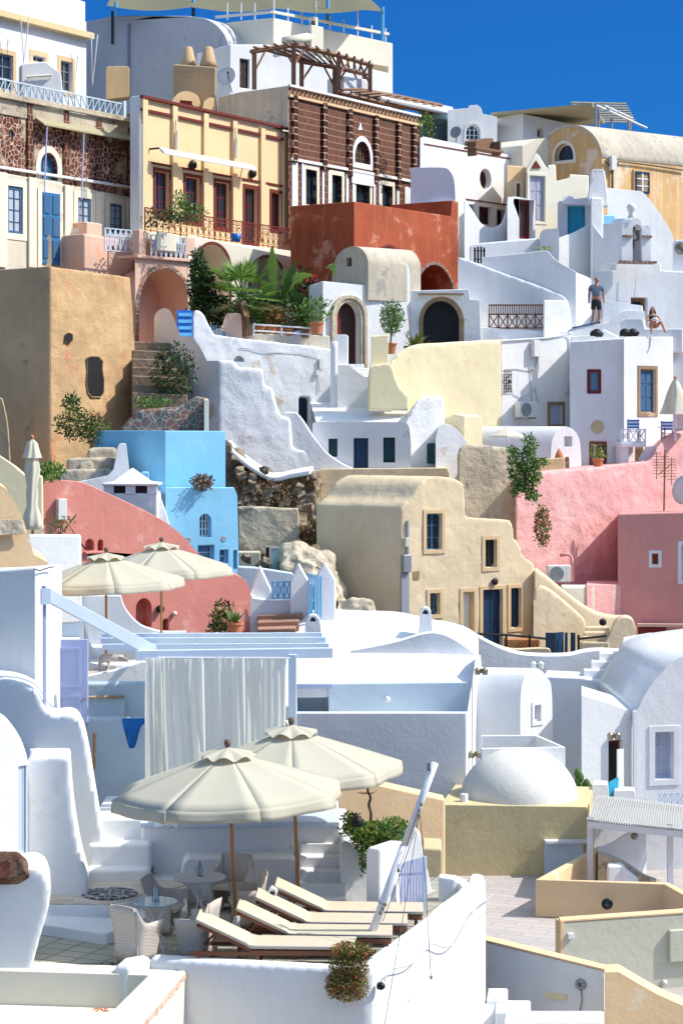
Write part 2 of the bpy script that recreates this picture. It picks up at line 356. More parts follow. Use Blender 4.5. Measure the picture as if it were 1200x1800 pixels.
    def lathe(s, prof, c, seg=16, mi=0, a0=0, a1=2 * math.pi, axis=None):
        b = len(s.v); n = len(prof); c = V(c); full = abs(a1 - a0 - 2 * math.pi) < 1e-4; ns = seg if full else seg + 1
        q = V((0, 0, 1)).rotation_difference(V(axis)) if axis is not None else None
        for i in range(ns):
            t = a0 + (a1 - a0) * i / seg
            for r, z in prof:
                p = V((r * math.cos(t), r * math.sin(t), z)); s.v.append(c + (q @ p if q else p))
        for i in range(seg):
            j = (i + 1) % ns
            for k in range(n - 1): s.f.append((b + i * n + k, b + j * n + k, b + j * n + k + 1, b + i * n + k + 1)); s.m.append(mi)
        return s
    def leaves(s, c, rr, n, size, mis=(0,), up=.3, shell=.35, rng=R, zmin=None):
        c = V(c)
        for _ in range(n):
            while True:
                p = V((rng.uniform(-1, 1), rng.uniform(-1, 1), rng.uniform(-1, 1)))
                if p.length <= 1 and p.length > shell * rng.random(): break
            q = V((p.x * rr[0], p.y * rr[1], p.z * rr[2])) + c
            if zmin is not None and q.z < zmin: q.z = zmin + rng.random() * .05
            a = V((rng.uniform(-1, 1), rng.uniform(-1, 1), rng.uniform(-1, 1) + up)).normalized(); bq = a.cross(V((rng.uniform(-1, 1), rng.uniform(-1, 1), .3))).normalized()
            l = size * rng.uniform(.6, 1.4); wd = l * .42
            s.quad([q, q + a * l * .5 + bq * wd * .5, q + a * l, q + a * l * .5 - bq * wd * .5], rng.choice(mis))
        return s
    def blade(s, base, tip, wd, droop=0, n=4, mi=0):
        base, tip = V(base), V(tip); d = tip - base; sd = d.cross(V((0, 0, 1)))
        sd = sd.normalized() if sd.length > 1e-5 else V((1, 0, 0)); pr = None
        for i in range(n + 1):
            t = i / n; p = base + d * t - V((0, 0, droop * t * t)); ww = wd * math.sin(math.pi * (.12 + .88 * t)) * .5 + .001
            c = (p - sd * ww, p + sd * ww)
            if pr: s.quad([pr[0], pr[1], c[1], c[0]], mi)
            pr = c
        return s
OBJ = []
def link(mb, name, mats, parent=None, bevel=0, seg=2, smooth=False, closed=True, soft=0, noise=0, remesh=.08):
    me = bpy.data.meshes.new(name); me.from_pydata([tuple(p) for p in mb.v], [], mb.f)
    ml = mats if isinstance(mats, (list, tuple)) else [mats]
    for m_ in ml: me.materials.append(mat(m_))
    me.polygons.foreach_set('material_index', mb.m)
    if closed:
        bm = bmesh.new(); bm.from_mesh(me); bmesh.ops.remove_doubles(bm, verts=bm.verts, dist=1e-5)
        bmesh.ops.recalc_face_normals(bm, faces=bm.faces); bm.to_mesh(me); bm.free()
    o = bpy.data.objects.new(name, me); COL.objects.link(o)
    if parent: o.parent = parent
    if soft:
        m = o.modifiers.new('hand_plastered', 'REMESH'); m.mode = 'VOXEL'; m.voxel_size = remesh; m.use_smooth_shade = True
        s_ = o.modifiers.new('soften', 'SMOOTH'); s_.iterations = soft; s_.factor = .5
        if noise:
            tx = bpy.data.textures.new('relief', 'CLOUDS'); tx.noise_scale = .7
            d = o.modifiers.new('relief', 'DISPLACE'); d.texture = tx; d.strength = noise; d.texture_coords = 'GLOBAL'; d.mid_level = .5
    elif bevel:
        me.polygons.foreach_set('use_smooth', [True] * len(me.polygons))
        m = o.modifiers.new('edge', 'BEVEL'); m.width = bevel; m.segments = seg; m.limit_method = 'ANGLE'; m.angle_limit = rad(35); m.harden_normals = True
    elif smooth: me.polygons.foreach_set('use_smooth', [True] * len(me.polygons))
    OBJ.append(o); return o
def tag(o, label=None, cat=None, group=None, kind=None):
    if label: o['label'] = label
    if cat: o['category'] = cat
    if group: o['group'] = group
    if kind: o['kind'] = kind
    return o
def T(name, label, cat, group=None):
    o = bpy.data.objects.new(name, None); COL.objects.link(o); o.empty_display_size = .2
    return tag(o, label, cat, group, 'thing')
def one(mb, name, m, label, cat, group=None, **k): return tag(link(mb, name, m, **k), label, cat, group, 'thing')
def dup(root, loc, rz=None, label=None, scale=None):
    r = root.copy(); COL.objects.link(r); r.location = loc
    if rz is not None: r.rotation_euler = (0, 0, rz)
    if scale: r.scale = scale
    if label: r['label'] = label
    def rec(s_, d_):
        for ch in [c for c in COL.objects if c.parent == s_]:
            c = ch.copy(); COL.objects.link(c); c.parent = d_; rec(ch, c)
    rec(root, r); return r
# openings -------------------------------------------------------------
def shape(pl, x0, y0, x1, y1, arch=0, n=12):
    """outline in (u, z): a rectangle, or one with a rounded head (arch = share of the width that the head rises)"""
    u0, z1 = pl.uz(x0, y0); u1, z0 = pl.uz(x1, y1)
    if not arch: return [(u0, z0), (u1, z0), (u1, z1), (u0, z1)]
    c = (u0 + u1) / 2; r = (u1 - u0) / 2
    if arch < 0: return [(c + r * math.cos(2 * math.pi * i / 20), (z0 + z1) / 2 + (z1 - z0) / 2 * math.sin(2 * math.pi * i / 20)) for i in range(20)]
    rz = min(r * arch * 1.15, (z1 - z0)); zs = z1 - rz
    return [(u0, z0), (u1, z0)] + [(c + r * math.cos(math.pi * i / n), zs + rz * math.sin(math.pi * i / n)) for i in range(n + 1)]
def grow(pts, g, gz=None, keep_bottom=False):
    us = [p[0] for p in pts]; zs = [p[1] for p in pts]; cu = (min(us) + max(us)) / 2; cz = (min(zs) + max(zs)) / 2
    ku = 1 + g / ((max(us) - min(us)) / 2); gz = g if gz is None else gz; kz = 1 + gz / ((max(zs) - min(zs)) / 2)
    return [(cu + (u - cu) * ku, cz + (z - cz) * kz) for u, z in pts]
class W:
    def __init__(s, x0, y0, x1, y1, kind='window', arch=0, r=.18, frame='white_paint', pane='glass_dark', grid=(2, 3), trim=0, tmat='white', fw=.06, label=None, leaf=None, proud=.03, knob=False, ext=None):
        s.__dict__.update(locals())
    def hole(s, pl): return ([pl.w(u, z) for u, z in shape(pl, s.x0, s.y0, s.x1, s.y1, s.arch)], s.r)
    def build(s, t, pl):
        o = shape(pl, s.x0, s.y0, s.x1, s.y1, s.arch); us = [p[0] for p in o]; zs = [p[1] for p in o]; u0, u1, z0, z1 = min(us), max(us), min(zs), max(zs)
        d = -s.r + .015; fw = min(s.fw, (u1 - u0) * .3)
        if s.kind == 'opening':
            if s.trim:
                link(MB().ring([pl.w(u, z, s.proud) for u, z in grow(o, s.trim)], [pl.w(u, z, s.proud) for u, z in o], -pl.N * (s.proud + .002)), 'surround', s.tmat, t, bevel=.01)
            return
        i = grow(o, -fw)
        mb = MB().ring([pl.w(u, z, d + .05) for u, z in grow(o, -.004)], [pl.w(u, z, d + .05) for u, z in i], -pl.N * .05)
        nx, nz = s.grid
        if s.kind == 'window' or s.leaf == 'glazed':
            for k in range(1, nx): c = u0 + (u1 - u0) * k / nx; mb.pbox(pl, c - .022, c + .022, z0 + fw, z1 - fw, d, d + .045)
            for k in range(1, nz): c = z0 + (z1 - z0) * k / nz; mb.pbox(pl, u0 + fw, u1 - fw, c - .014, c + .014, d, d + .035)
        f = link(mb, s.kind, s.frame, t)
        if s.label: f['label'] = s.label
        pm = MB().prism([pl.w(u, z, d + .012) for u, z in grow(i, .005)], -pl.N * .01)
        if s.kind == 'window' or s.leaf == 'glazed': link(pm, 'pane', s.pane, f)
        else:
            mb2 = pm; nn = max(2, nx)
            for k in range(nn):
                a_ = u0 + fw + (u1 - u0 - 2 * fw) * k / nn; b_ = u0 + fw + (u1 - u0 - 2 * fw) * (k + 1) / nn
                for q in range(nz):
                    c_ = z0 + fw + (z1 - z0 - 2 * fw) * q / nz; e_ = z0 + fw + (z1 - z0 - 2 * fw) * (q + 1) / nz
                    if s.arch and q == nz - 1: continue
                    mb2.pbox(pl, a_ + .03, b_ - .03, c_ + .04, e_ - .04, d, d + .03)
            link(mb2, 'leaf', s.pane, f)
            if s.knob: link(MB().lathe([(0, 0), (.03, .01), (.03, .04), (0, .05)], pl.w((u0 + u1) / 2 + .08, z0 + (z1 - z0) * .45, d + .03), 8, axis=pl.N), 'handle', 'grey_metal', f)
        if s.trim:
            link(MB().ring([pl.w(u, z, s.proud) for u, z in grow(o, s.trim)], [pl.w(u, z, s.proud) for u, z in o], -pl.N * (s.proud + .002)), 'surround', s.tmat, f, bevel=.01)
def wall(t, pl, top, yb, m, dep=4, ext=None, holes=(), name='wall', bev=.05, soft=0, noise=0, remesh=.09, hm=None, label=None):
    """a wall or a whole house body: its outline on the plane pl, carried back dep metres (or along ext)"""
    pts = [pl.uz(*p) for p in top]; zb = pl.uz(top[0][0], yb)[1]; pts += [(pts[-1][0], zb), (pts[0][0], zb)]
    if ext is None:      # straight back from the viewer's side, so no flank shows that the place does not show
        xe = top[0][0] if pl.yaw > 0 else top[-1][0]; e_ = V(((xe - CX) / F, 1, 0)).normalized() * dep
    else: e_ = V(ext)
    mb = MB().prism([pl.w(u, z) for u, z in pts], e_, [h.hole(pl) for h in holes], -pl.N, 0, 1 if hm else None)
    o = link(mb, name, [m, hm] if hm else m, t, bevel=bev, seg=3, soft=soft, noise=noise, remesh=remesh)
    if label: o['label'] = label
    for h in holes: h.build(t, pl)
    return o
def solo(name, label, cat, pl, top, yb, m, group=None, **k): return tag(wall(None, pl, top, yb, m, name=name, **k), label, cat, group, 'thing')
def deck(pts, z, th, m, name, parent=None, bev=.03, **k):
    return link(MB().prism([H(x, y, z) for x, y in pts], V((0, 0, -th))), name, m, parent, bevel=bev, **k)
def pathwall(pts, th, zb, m, name, parent=None, soft=0, bev=.06, **k):
    """a wall that follows a path of (px, py, z) points on its top outer edge; th metres thick to the path's left"""
    p = [H(*q) for q in pts]; n = len(p); mb = MB(); off = []
    for i in range(n):
        d = (p[min(i + 1, n - 1)] - p[max(i - 1, 0)]); d.z = 0; d.normalize(); off.append(V((-d.y, d.x, 0)) * th)
    b = 0
    for i in range(n): mb.v += [p[i], p[i] + off[i], V((p[i].x + off[i].x, p[i].y + off[i].y, zb)), V((p[i].x, p[i].y, zb))]
    for i in range(n - 1):
        for k2 in range(4): j = (k2 + 1) % 4; mb.f.append((i * 4 + k2, i * 4 + j, i * 4 + 4 + j, i * 4 + 4 + k2)); mb.m.append(0)
    mb.f += [(0, 1, 2, 3), tuple((n - 1) * 4 + k2 for k2 in (3, 2, 1, 0))]; mb.m += [0, 0]
    return link(mb, name, m, parent, bevel=bev, seg=3, soft=soft, **k)
def sheet(A, B, th, m, name, parent=None, **k):
    """a thick surface between two curves of points"""
    n = len(A); mb = MB(); mb.v = [V(p) for p in A] + [V(p) for p in B]; d = V((0, 0, -th)); mb.v += [V(p) + d for p in A] + [V(p) + d for p in B]
    for i in range(n - 1):
        mb.f += [(i, i + 1, n + i + 1, n + i), (2 * n + i, 3 * n + i, 3 * n + i + 1, 2 * n + i + 1), (i, 2 * n + i, 2 * n + i + 1, i + 1), (n + i, n + i + 1, 3 * n + i + 1, 3 * n + i)]
    mb.f += [(0, n, 3 * n, 2 * n), (n - 1, 3 * n - 1, 4 * n - 1, 2 * n - 1)]; mb.m = [0] * len(mb.f)
    return link(mb, name, m, parent, **k)
def wire(pts, r, m, name, label, cat='cable', parent=None):
    o = link(MB().tube(pts, r, 5), name, m, parent, smooth=True)
    if not parent: tag(o, label, cat, None, 'thing')
    return o
# ================================================================== the top of the village
def dirv(deg, l): return V((math.cos(rad(deg)), math.sin(rad(deg)), 0)) * l
def band(t, pl, x0, y0, x1, h, d, m, name, parent=None, d0=0.0):
    u0, z = pl.uz(x0, y0); u1 = pl.uz(x1, y0)[0]
    return link(MB().pbox(pl, u0, u1, z - h, z, d0, d), name, m, parent or t, bevel=.012)
def strip(pl, x, y0, y1, wd, d, mb=None):
    u, z1 = pl.uz(x, y0); z0 = pl.uz(x, y1)[1]; return (mb or MB()).pbox(pl, u - wd / 2, u + wd / 2, z0, z1, 0, d)
def lattice(mb, pl, x0, y0, x1, h, n, bar=.03, d=.03, cross=True, verts=False, tilt=0, mid=False):
    u0, z1 = pl.uz(x0, y0); u1, zz = pl.uz(x1, HY); z0 = z1 - h
    mb.pbox(pl, u0, u1, z1 - bar, z1, 0, d).pbox(pl, u0, u1, z0, z0 + bar, 0, d)
    for i in range(n + 1):
        c = u0 + (u1 - u0) * i / n; mb.pbox(pl, c - bar / 2, c + bar / 2, z0, z1, 0, d)
    if mid: mb.pbox(pl, u0, u1, z1 - h * .33, z1 - h * .33 + bar, 0, d)
    if cross:
        for i in range(n):
            a_ = u0 + (u1 - u0) * i / n; b_ = u0 + (u1 - u0) * (i + 1) / n
            for p, q in (((a_, z0), (b_, z1)), ((a_, z1), (b_, z0))): mb.tube([pl.w(p[0], p[1], d * .5), pl.w(q[0], q[1], d * .5)], bar * .45, 4)
    return mb
# --- white hotel building, top left
p = PL(152, 97, 58)
t = hotel = T('hotel_building', 'tall white building with beige framed windows in the top left corner', 'building')
wall(t, p, [(-60, -28), (152, 38)], 210, 'white', dep=6, holes=[
    W(-6, 92, 23, 160, grid=(2, 3), frame='grey_plastic', trim=.22, tmat='beige_trim'),
    W(58, 96, 80, 112, grid=(2, 1), frame='grey_plastic', trim=.22, tmat='beige_trim'),
    W(107, 106, 126, 162, grid=(2, 3), frame='grey_plastic', trim=.22, tmat='beige_trim')])
wall(t, PL(150, 97.3, 58), [(-60, -70), (40, -33), (150, 3)], 60, 'white', dep=5.5, name='roof_parapet')
band(t, p, -60, 5, 156, .28, .35, 'yellow_trim', 'cornice')
lattice(m_ := MB(), PL(35, 96.2, 58), -60, -20, 36, 1.1, 12, .05, .05, cross=False); link(m_, 'balcony_rail', 'white_paint', t)
q = PL(40, 93, 20)
o = solo('stair_head', 'small white stair housing with a sloping side below the top left windows', 'stair housing', q, [(38, 112), (80, 108), (108, 130), (111, 165)], 190, 'white', dep=2.2)
m_ = MB().tube([q.at(46, 136, .12), q.at(90, 133, .12)], .05, 8)
for x in (50, 88): m_.tube([q.at(x, 135, .12), q.at(x, 140, -.02)], .02, 5)
one(m_, 'awning_roller', 'pale_cream', 'short cream awning roller on the side of the white stair housing', 'awning roller')
for i, pts in enumerate((((28, 34), (33, 112), (42, 30)), ((152, 60), (154, 150), (163, 62)))):
    q = PL(152, 96.2, 58)
    link(MB().tube([q.at(*a_, .3) for a_ in pts], .03, 5), 'awning_arm', 'white_paint', hotel)
# --- grey vaulted house
g = PL(404, 103, -35)
t = T('vaulted_house', 'large grey vaulted house with a curved roof edge behind the beige chimneys', 'house')
wall(t, g, [(140, 40), (190, 30), (196, 27), *cv((330, 28), (362, 33), (385, 48), (398, 68), (404, 88))], 210, 'grey_plaster', ext=dirv(52, 5), name='vault')
link(strip(g, 228, 42, 170, .12, .12), 'drain_pipe', 'grey_metal', t); link(strip(g, 199, 20, 78, .1, .1), 'drain_pipe', 'cable_dark', t)
q = PL(207, 101.5, -35)
solo('rooftop_chimney_stub', 'beige plastered chimney stub against the grey vaulted house', 'chimney', q, [(187, 120), (190, 116), (225, 116), (228, 120)], 175, 'ochre_pale', dep=1)
# --- cream house at the very top
p = PL(480, 103, 45)
t = T('cream_house', 'cream block house with a railed roof terrace under a shade cloth', 'house')
wall(t, p, [(480, 31), (690, 76)], 200, 'pale_cream', ext=dirv(125, 4.5), holes=[W(646, 112, 682, 175, 'opening', r=1.2)])
wall(t, PL(480, 103, -35), [(395, 40), (480, 31)], 90, 'pale_cream', dep=.35, name='side_wall')
m_ = MB(); q = PL(480, 102.9, 45)
u0, z = q.uz(480, 18); u1 = q.uz(684, 18)[0]; m_.pbox(q, u0, u1, z - .13, z, -.1, 0)
link(m_, 'top_rail', 'pale_cream', t)
for k in range(9):
    x = 484 + k * 24.5; u, z0 = q.uz(x, 33 + (x - 480) * .21); zt = q.uz(x, 33 + (x - 480) * .21 - (48 if k % 3 == 0 else 26))[1]
    link(MB().tube([q.w(u, z0, -.1), q.w(u, zt, -.1)], .045, 6), 'rail_post', 'white_paint', t)
q2 = PL(480, 103.2, -25)
m_ = MB().pbox(q2, q2.uz(380, 0)[0], q2.uz(478, 0)[0], q2.uz(478, 19)[1] - .12, q2.uz(478, 19)[1], 0, .1); link(m_, 'top_rail', 'pale_cream', t)
for x in (400, 424, 448): link(MB().tube([q2.at(x, 35), q2.at(x, 5)], .035, 6), 'rail_post', 'white_paint', t)
t = T('shade_canopy', 'sagging grey green shade cloth on blue poles over the top roof terrace', 'shade canopy')
m_ = MB(); nx, ny = 26, 6; A_, B_, C_, D_ = P(188, 10, 106), P(676, 17, 103), P(640, -14, 113), P(200, -16, 116)
for j in range(ny + 1):
    for i in range(nx + 1):
        a_, b_ = i / nx, j / ny; pt = (A_ * (1 - a_) + B_ * a_) * (1 - b_) + (D_ * (1 - a_) + C_ * a_) * b_
        pt.z -= .22 * abs(math.sin(a_ * math.pi * 3.2)) * (1 - .4 * b_) ; m_.v.append(pt)
for j in range(ny):
    for i in range(nx): k = j * (nx + 1) + i; m_.f.append((k, k + 1, k + nx + 2, k + nx + 1)); m_.m.append(0)
link(m_, 'cloth', 'shade_cloth', t, closed=False, smooth=True)
for x, y0, y1, Y in ((576, -10, 44, 106), (672, 12, 72, 103.2), (204, 4, 30, 106), (340, -10, 30, 108)): link(MB().tube([P(x, y0, Y), P(x, y1, Y)], .09, 8), 'pole', 'sky_blue_wood', t)
t = T('white_annex', 'plain white annex with a narrow dark door left of the timber pergola', 'house')
wall(t, PL(404, 98, 42), [(404, 78), (470, 78), (690, 130)], 220, 'white', ext=dirv(125, 3), holes=[W(422, 103, 438, 156, 'door', frame='dark_wood', pane='dark_wood', grid=(2, 3), fw=.05)])
t = T('air_duct', 'cream pipe elbow and boxed duct on the front of the cream house', 'duct'); q = PL(545, 101.5, 45)
link(MB().tube([q.at(492, 74, .3), q.at(540, 66, .3)], .22, 10), 'pipe', 'pale_cream', t, smooth=True)
link(MB().pbox(q, q.uz(534, 0)[0], q.uz(556, 0)[0], q.uz(545, 88)[1], q.uz(545, 48)[1], -.1, .5), 'box', 'pale_cream', t, bevel=.03)
link(MB().lathe([(0, 0), (.2, 0), (.2, .5), (.12, .5), (.12, .1)], q.at(546, 50, .2), 12), 'cowl', 'pale_cream', t)
link(MB().lathe([(0, 0), (.18, .0), (.18, .04), (0, .04)], q.at(546, 45.5, .2) + V((0, -.2, 0)), 12, axis=q.N), 'vent_hole_shade', 'dark', t)  # dark disc stands in for the shade inside the vent
q = PL(603, 96.5, 40)
solo('white_water_tank', 'white box shaped tank standing under the timber pergola', 'tank', q, [(603, 133), (648, 140)], 176, 'white', ext=dirv(130, 1.2), bev=.08)
solo('kitchen_appliance', 'dark appliance in the open niche of the cream house', 'appliance', PL(653, 97.4, 45), [(653, 158), (668, 161)], 172, 'dark', dep=.5)
# --- timber pergola
def timber_pergola(name, label, fx, bx, Yf, Yb, top, group):
    t = T(name, label, 'pergola', group)
    fp = [P(x, y, Yf + (x - fx[0][0]) * .03) for x, y, _ in fx]; bp = [P(x, y, Yb + (x - bx[0][0]) * .03) for x, y, _ in bx]
    for row, L_ in ((fx, fp), (bx, bp)):
        for (x, y, yb), pt in zip(row, L_):
            bot = P(x, yb, pt.y); link(MB().obox(V((pt.x - .1, pt.y - .1, bot.z)), (.2, 0, 0), (0, .2, 0), (0, 0, pt.z - bot.z)), 'post', 'brown_wood', t)
    for L_ in (fp, bp):
        for a_, b_ in zip(L_, L_[1:]):
            link(MB().tube([a_ + (a_ - b_) * .08, b_ + (b_ - a_) * .08], .11, 4), 'beam', 'brown_wood', t)
            for s_, o_ in ((a_, b_), (b_, a_)):
                dd = (o_ - s_).normalized(); link(MB().tube([s_ - V((0, 0, .9)), s_ + dd * .8], .06, 4), 'brace', 'brown_wood', t)
    n = len(fp) * 3
    for k in range(n + 1):
        s_ = k / n * (len(fp) - 1); i = min(int(s_), len(fp) - 2); f_ = s_ - i; a_ = fp[i].lerp(fp[i + 1], f_); j = min(i, len(bp) - 2); b_ = bp[0].lerp(bp[-1], k / n)
        link(MB().tube([a_ + V((0, -.3, .12)), b_ + V((0, .3, .12))], .06, 4), 'rafter', 'brown_wood', t)
    return t
timber_pergola('timber_pergola', 'dark brown timber pergola with braced posts on the roof above the brick facade', [(447, 90, 157), (516, 79, 150), (595, 98, 172), (650, 114, 185)], [(530, 108, 165), (588, 118, 166), (640, 130, 172)], 91, 94.5, 1, None)
timber_pergola('low_timber_pergola', 'lower brown timber pergola under a pale awning right of the brick facade', [(600, 164, 200), (672, 182, 215), (757, 195, 245)], [(640, 160, 200), (700, 170, 215), (770, 185, 240)], 94, 97, 1, None)
t = T('terrace_awning', 'long pale awning roof sloping over the glass screened terrace', 'awning'); m_ = MB()
A_, B_, C_, D_ = P(668, 172, 96), P(801, 201, 99), P(795, 188, 103), P(690, 166, 101)
link(MB().prism([A_, B_, C_, D_], V((0, 0, -.12))), 'sheet', 'white_plastic', t, bevel=.02)
link(MB().tube([A_, B_], .1, 8), 'front_roller', 'white_paint', t)
q = PL(740, 99, 48)
t = T('glass_screen', 'tall pale glass screen beside the lower timber pergola', 'glass screen')
u0, z1 = q.uz(735, 190); u1, z0 = q.uz(795, 262)
link(MB().pbox(q, u0, u1, z0, z1, 0, .03), 'glass', 'glass_pale', t)
link(MB().pbox(q, u1, u1 + .1, z0, z1 + .05, -.03, .06).pbox(q, u0, u1, z1, z1 + .08, -.03, .06), 'frame', 'white_paint', t)
one(MB().leaves(P(748, 225, 95), (.45, .3, .8), 130, .2, (0, 1)), 'potted_shrub', ['leaf_light', 'leaf'], 'small leafy shrub behind the right end of the brick facade', 'plant', closed=False)
# --- beige twin chimneys and vault on the yellow house
t = T('twin_chimney', 'beige plastered twin chimney with two conical pots above the yellow house', 'chimney')
g = PL(305, 92, -20)
wall(t, g, [(304, 112), (380, 117)], 195, 'ochre_pale', dep=1.0, name='stack', bev=.1)
wall(t, PL(372, 90.9, 40), [(352, 200), (358, 178), (366, 170), (380, 172), (383, 195)], 215, 'ochre_pale', dep=1, name='buttress', bev=.1)
for x, r_ in ((323, .32), (358, .34)): link(MB().lathe([(0, -.05), (r_ + .05, -.05), (r_, .15), (r_ * .55, .78), (r_ * .4, .82), (0, .82)], g.at(x, 112, -.5), 14), 'chimney_pot', 'ochre_pale', t, smooth=True)
q = PL(352, 91, 30)
solo('small_rounded_dormer', 'little rounded beige dormer with a dark red shutter beside the twin chimney', 'dormer', q, cv((300, 195), (303, 176), (315, 163), (330, 160), (345, 166), (352, 178), (354, 198), n=3), 215, 'ochre_pale', dep=1.6, holes=[W(316, 176, 338, 190, frame='red_wood', pane='rust_red', r=.1)])
q = PL(466, 91.5, 55)
solo('small_vault', 'small beige vaulted rooftop hut with a narrow slit on the yellow house', 'hut', q, cv((464, 225), (465, 203), (471, 191), (482, 187), (492, 192), (497, 222), n=4), 245, 'ochre_pale', dep=3.4, holes=[W(478, 196, 483, 212, 'opening', r=.12)])
solo('party_wall', 'rough grey olive wall running up to the brick facade corner', 'wall', PL(507, 88.9, -35), [(384, 171), (420, 162), (507, 150)], 235, 'old_vault', dep=.8)
t = T('satellite_dish', 'round white satellite dish beside the twin chimney', 'satellite dish')
c = P(400, 136, 90); ax = V((-.35, -.9, .25)).normalized()
link(MB().lathe([(0, 0), (.15, .01), (.3, .05), (.42, .12), (.42, .14), (.3, .07), (0, .02)], c, 20, axis=ax), 'dish', 'white_plastic', t, smooth=True)
link(MB().tube([c + V((0, .1, 0)), P(408, 163, 90.2)], .035, 6), 'mast', 'grey_metal', t)
link(MB().tube([c + V((.1, 0, -.3)), c + ax * .5 + V((.2, 0, 0))], .02, 5).box(c + ax * .5 + V((.22, 0, 0)), (.08, .12, .08)), 'receiver_arm', 'dark', t)
# --- brown stone facade with patterned masonry
p = PL(507, 89, 56)
bricks('brown_masonry', (.14, .042, .028), (.075, .022, .016), (.37, .23, .14), .17, .27, .016, rad(56), bump=.4, off=0.35)
t = T('stone_mansion', 'dark brown patterned stone mansion with white framed windows', 'house')
win = lambda a_, b_, c_, d_: W(a_, b_, c_, d_, grid=(2, 4), frame='navy_wood', pane='glass_dark', trim=.2, tmat='pale_cream', r=.25)
wall(t, p, [(507, 150), (737, 207)], 420, 'brown_masonry', dep=6, holes=[win(537, 297, 556, 362), win(583, 307, 600, 366), win(625, 316, 649, 362), win(671, 325, 689, 368),
    W(623, 246, 650, 290, arch=1.0, r=.25, frame='brown_wood', pane='dark', grid=(5, 4), trim=.24, tmat='white')])
band(t, p, 506, 148, 738, .1, .12, 'white', 'coping'); band(t, p, 506, 165.5, 738, .12, .12, 'beige_trim', 'string_course')
m_ = MB(); u0 = p.uz(509, 0)[0]; u1 = p.uz(735, 0)[0]; z1 = p.uz(507, 153.5)[1]; z0 = p.uz(507, 164)[1]; n = 34
for k in range(n):
    a_ = u0 + (u1 - u0) * k / n; w_ = (u1 - u0) / n
    m_.tube([p.w(a_, z0, .012), p.w(a_ + w_ / 2, z1, .012)], .022, 4).tube([p.w(a_ + w_ / 2, z1, .012), p.w(a_ + w_, z0, .012)], .022, 4)
link(m_, 'zigzag_frieze', 'beige_trim', t)
bricks('quoin_masonry', (.07, .02, .014), (.05, .015, .012), (.55, .38, .24), .9, .27, .022, rad(56), bump=.4)
for x, y0 in ((514, 168), (566, 181), (611, 192), (657, 203), (697, 214), (724, 220)): link(strip(p, x + 1.5, y0, y0 + (118 if x < 720 else 105), .3, .14), 'pilaster', 'quoin_masonry', t, bevel=.01)
for x0, x1, y0, y1 in ((512, 522, 280, 366), (529, 532.5, 286, 362), (565, 568.5, 296, 368), (575.5, 578, 300, 366), (607, 611, 306, 368), (618, 621.5, 308, 368), (655, 658.5, 316, 370), (664.5, 667, 320, 370), (696, 700, 326, 372), (710, 722, 328, 382)):
    a_, z1 = p.uz(x0, y0); b_ = p.uz(x1, y0)[0]; z0 = p.uz(x0, y1)[1]; link(MB().pbox(p, a_, b_, z0, z1, 0, .05), 'white_pier', 'white', t)
band(t, p, 510, 277, 722, .13, .1, 'white', 'sill_course'); band(t, p, 616, 300, 656, .55, .08, 'white', 'apron')
link(MB().prism([p.at(628.5, 229, .03), p.at(636, 228, .03), p.at(632.5, 215, .03)], -p.N * .04), 'triangle_vent', 'white', t)
# --- yellow house
p = PL(248, 81, 58)
t = yhouse = T('yellow_house', 'yellow plastered house with dark red windows and trim lines', 'house')
rw = lambda a_, b_, c_, d_, k='window': W(a_, b_, c_, d_, k, grid=(2, 3), frame='red_wood', pane='glass_dark', trim=.14, tmat='rust_red', r=.22, leaf='glazed')
wall(t, p, [(248, 167), (511, 234)], 450, 'yellow', dep=7, holes=[rw(273, 300, 297, 382), rw(326, 310, 351, 392), rw(379, 319, 403, 402), rw(430, 329, 452, 430, 'door'), rw(477, 338, 495, 405)])
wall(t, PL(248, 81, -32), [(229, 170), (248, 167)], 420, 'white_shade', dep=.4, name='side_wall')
band(t, p, 246, 167, 513, .12, .16, 'rust_red', 'coping'); band(t, p, 247, 190, 512, .11, .1, 'rust_red', 'string_course'); band(t, p, 248, 281, 511, .08, .06, 'rust_red', 'lintel_course')
for x, y0, y1 in ((249.5, 171, 420), (302, 186, 395), (356.5, 200, 400), (407.5, 213, 415), (456.5, 226, 420), (496.5, 235, 425)): link(strip(p, x + 2.5, y0, y1, .32, .12), 'pilaster', 'yellow', t, bevel=.01)
for x, y0, y1 in ((259, 284, 370), (313, 293, 380), (367, 304, 390), (418, 313, 400), (465, 325, 410)): link(strip(p, x, y0, y1, .36, .07), 'pilaster', 'yellow', t, bevel=.01)
t = T('rolled_awning', 'long white rolled awning on the yellow house', 'awning')
a_, b_ = p.at(263, 262, .45), p.at(427, 301, .45)
a_.z = a_.z; b_.z = a_.z - .0
link(MB().prism([a_ + V((0, 0, .06)), b_ + V((0, 0, .06)), b_ + p.N * .25 - V((0, 0, .12)), a_ + p.N * .25 - V((0, 0, .12))], V((0, 0, -.14))), 'cover', 'white_plastic', t, bevel=.04)
link(MB().tube([a_ - p.N * .45, a_], .04, 5), 'bracket', 'black_metal', t); link(MB().tube([b_ - p.N * .45, b_], .04, 5), 'bracket', 'black_metal', t)
for i, (x, y) in enumerate(((336, 290), (441, 305))):
    one(MB().lathe([(0, 0), (.16, 0), (.2, .08), (.16, .18), (.05, .22), (0, .22)], p.at(x, y), 12, axis=p.N), 'wall_lamp', 'black_metal', ['round dark wall lamp just under the white rolled awning', 'round dark wall lamp between the two right red doors of the yellow house'][i], 'wall lamp', 'round lamps on the yellow house', smooth=True)
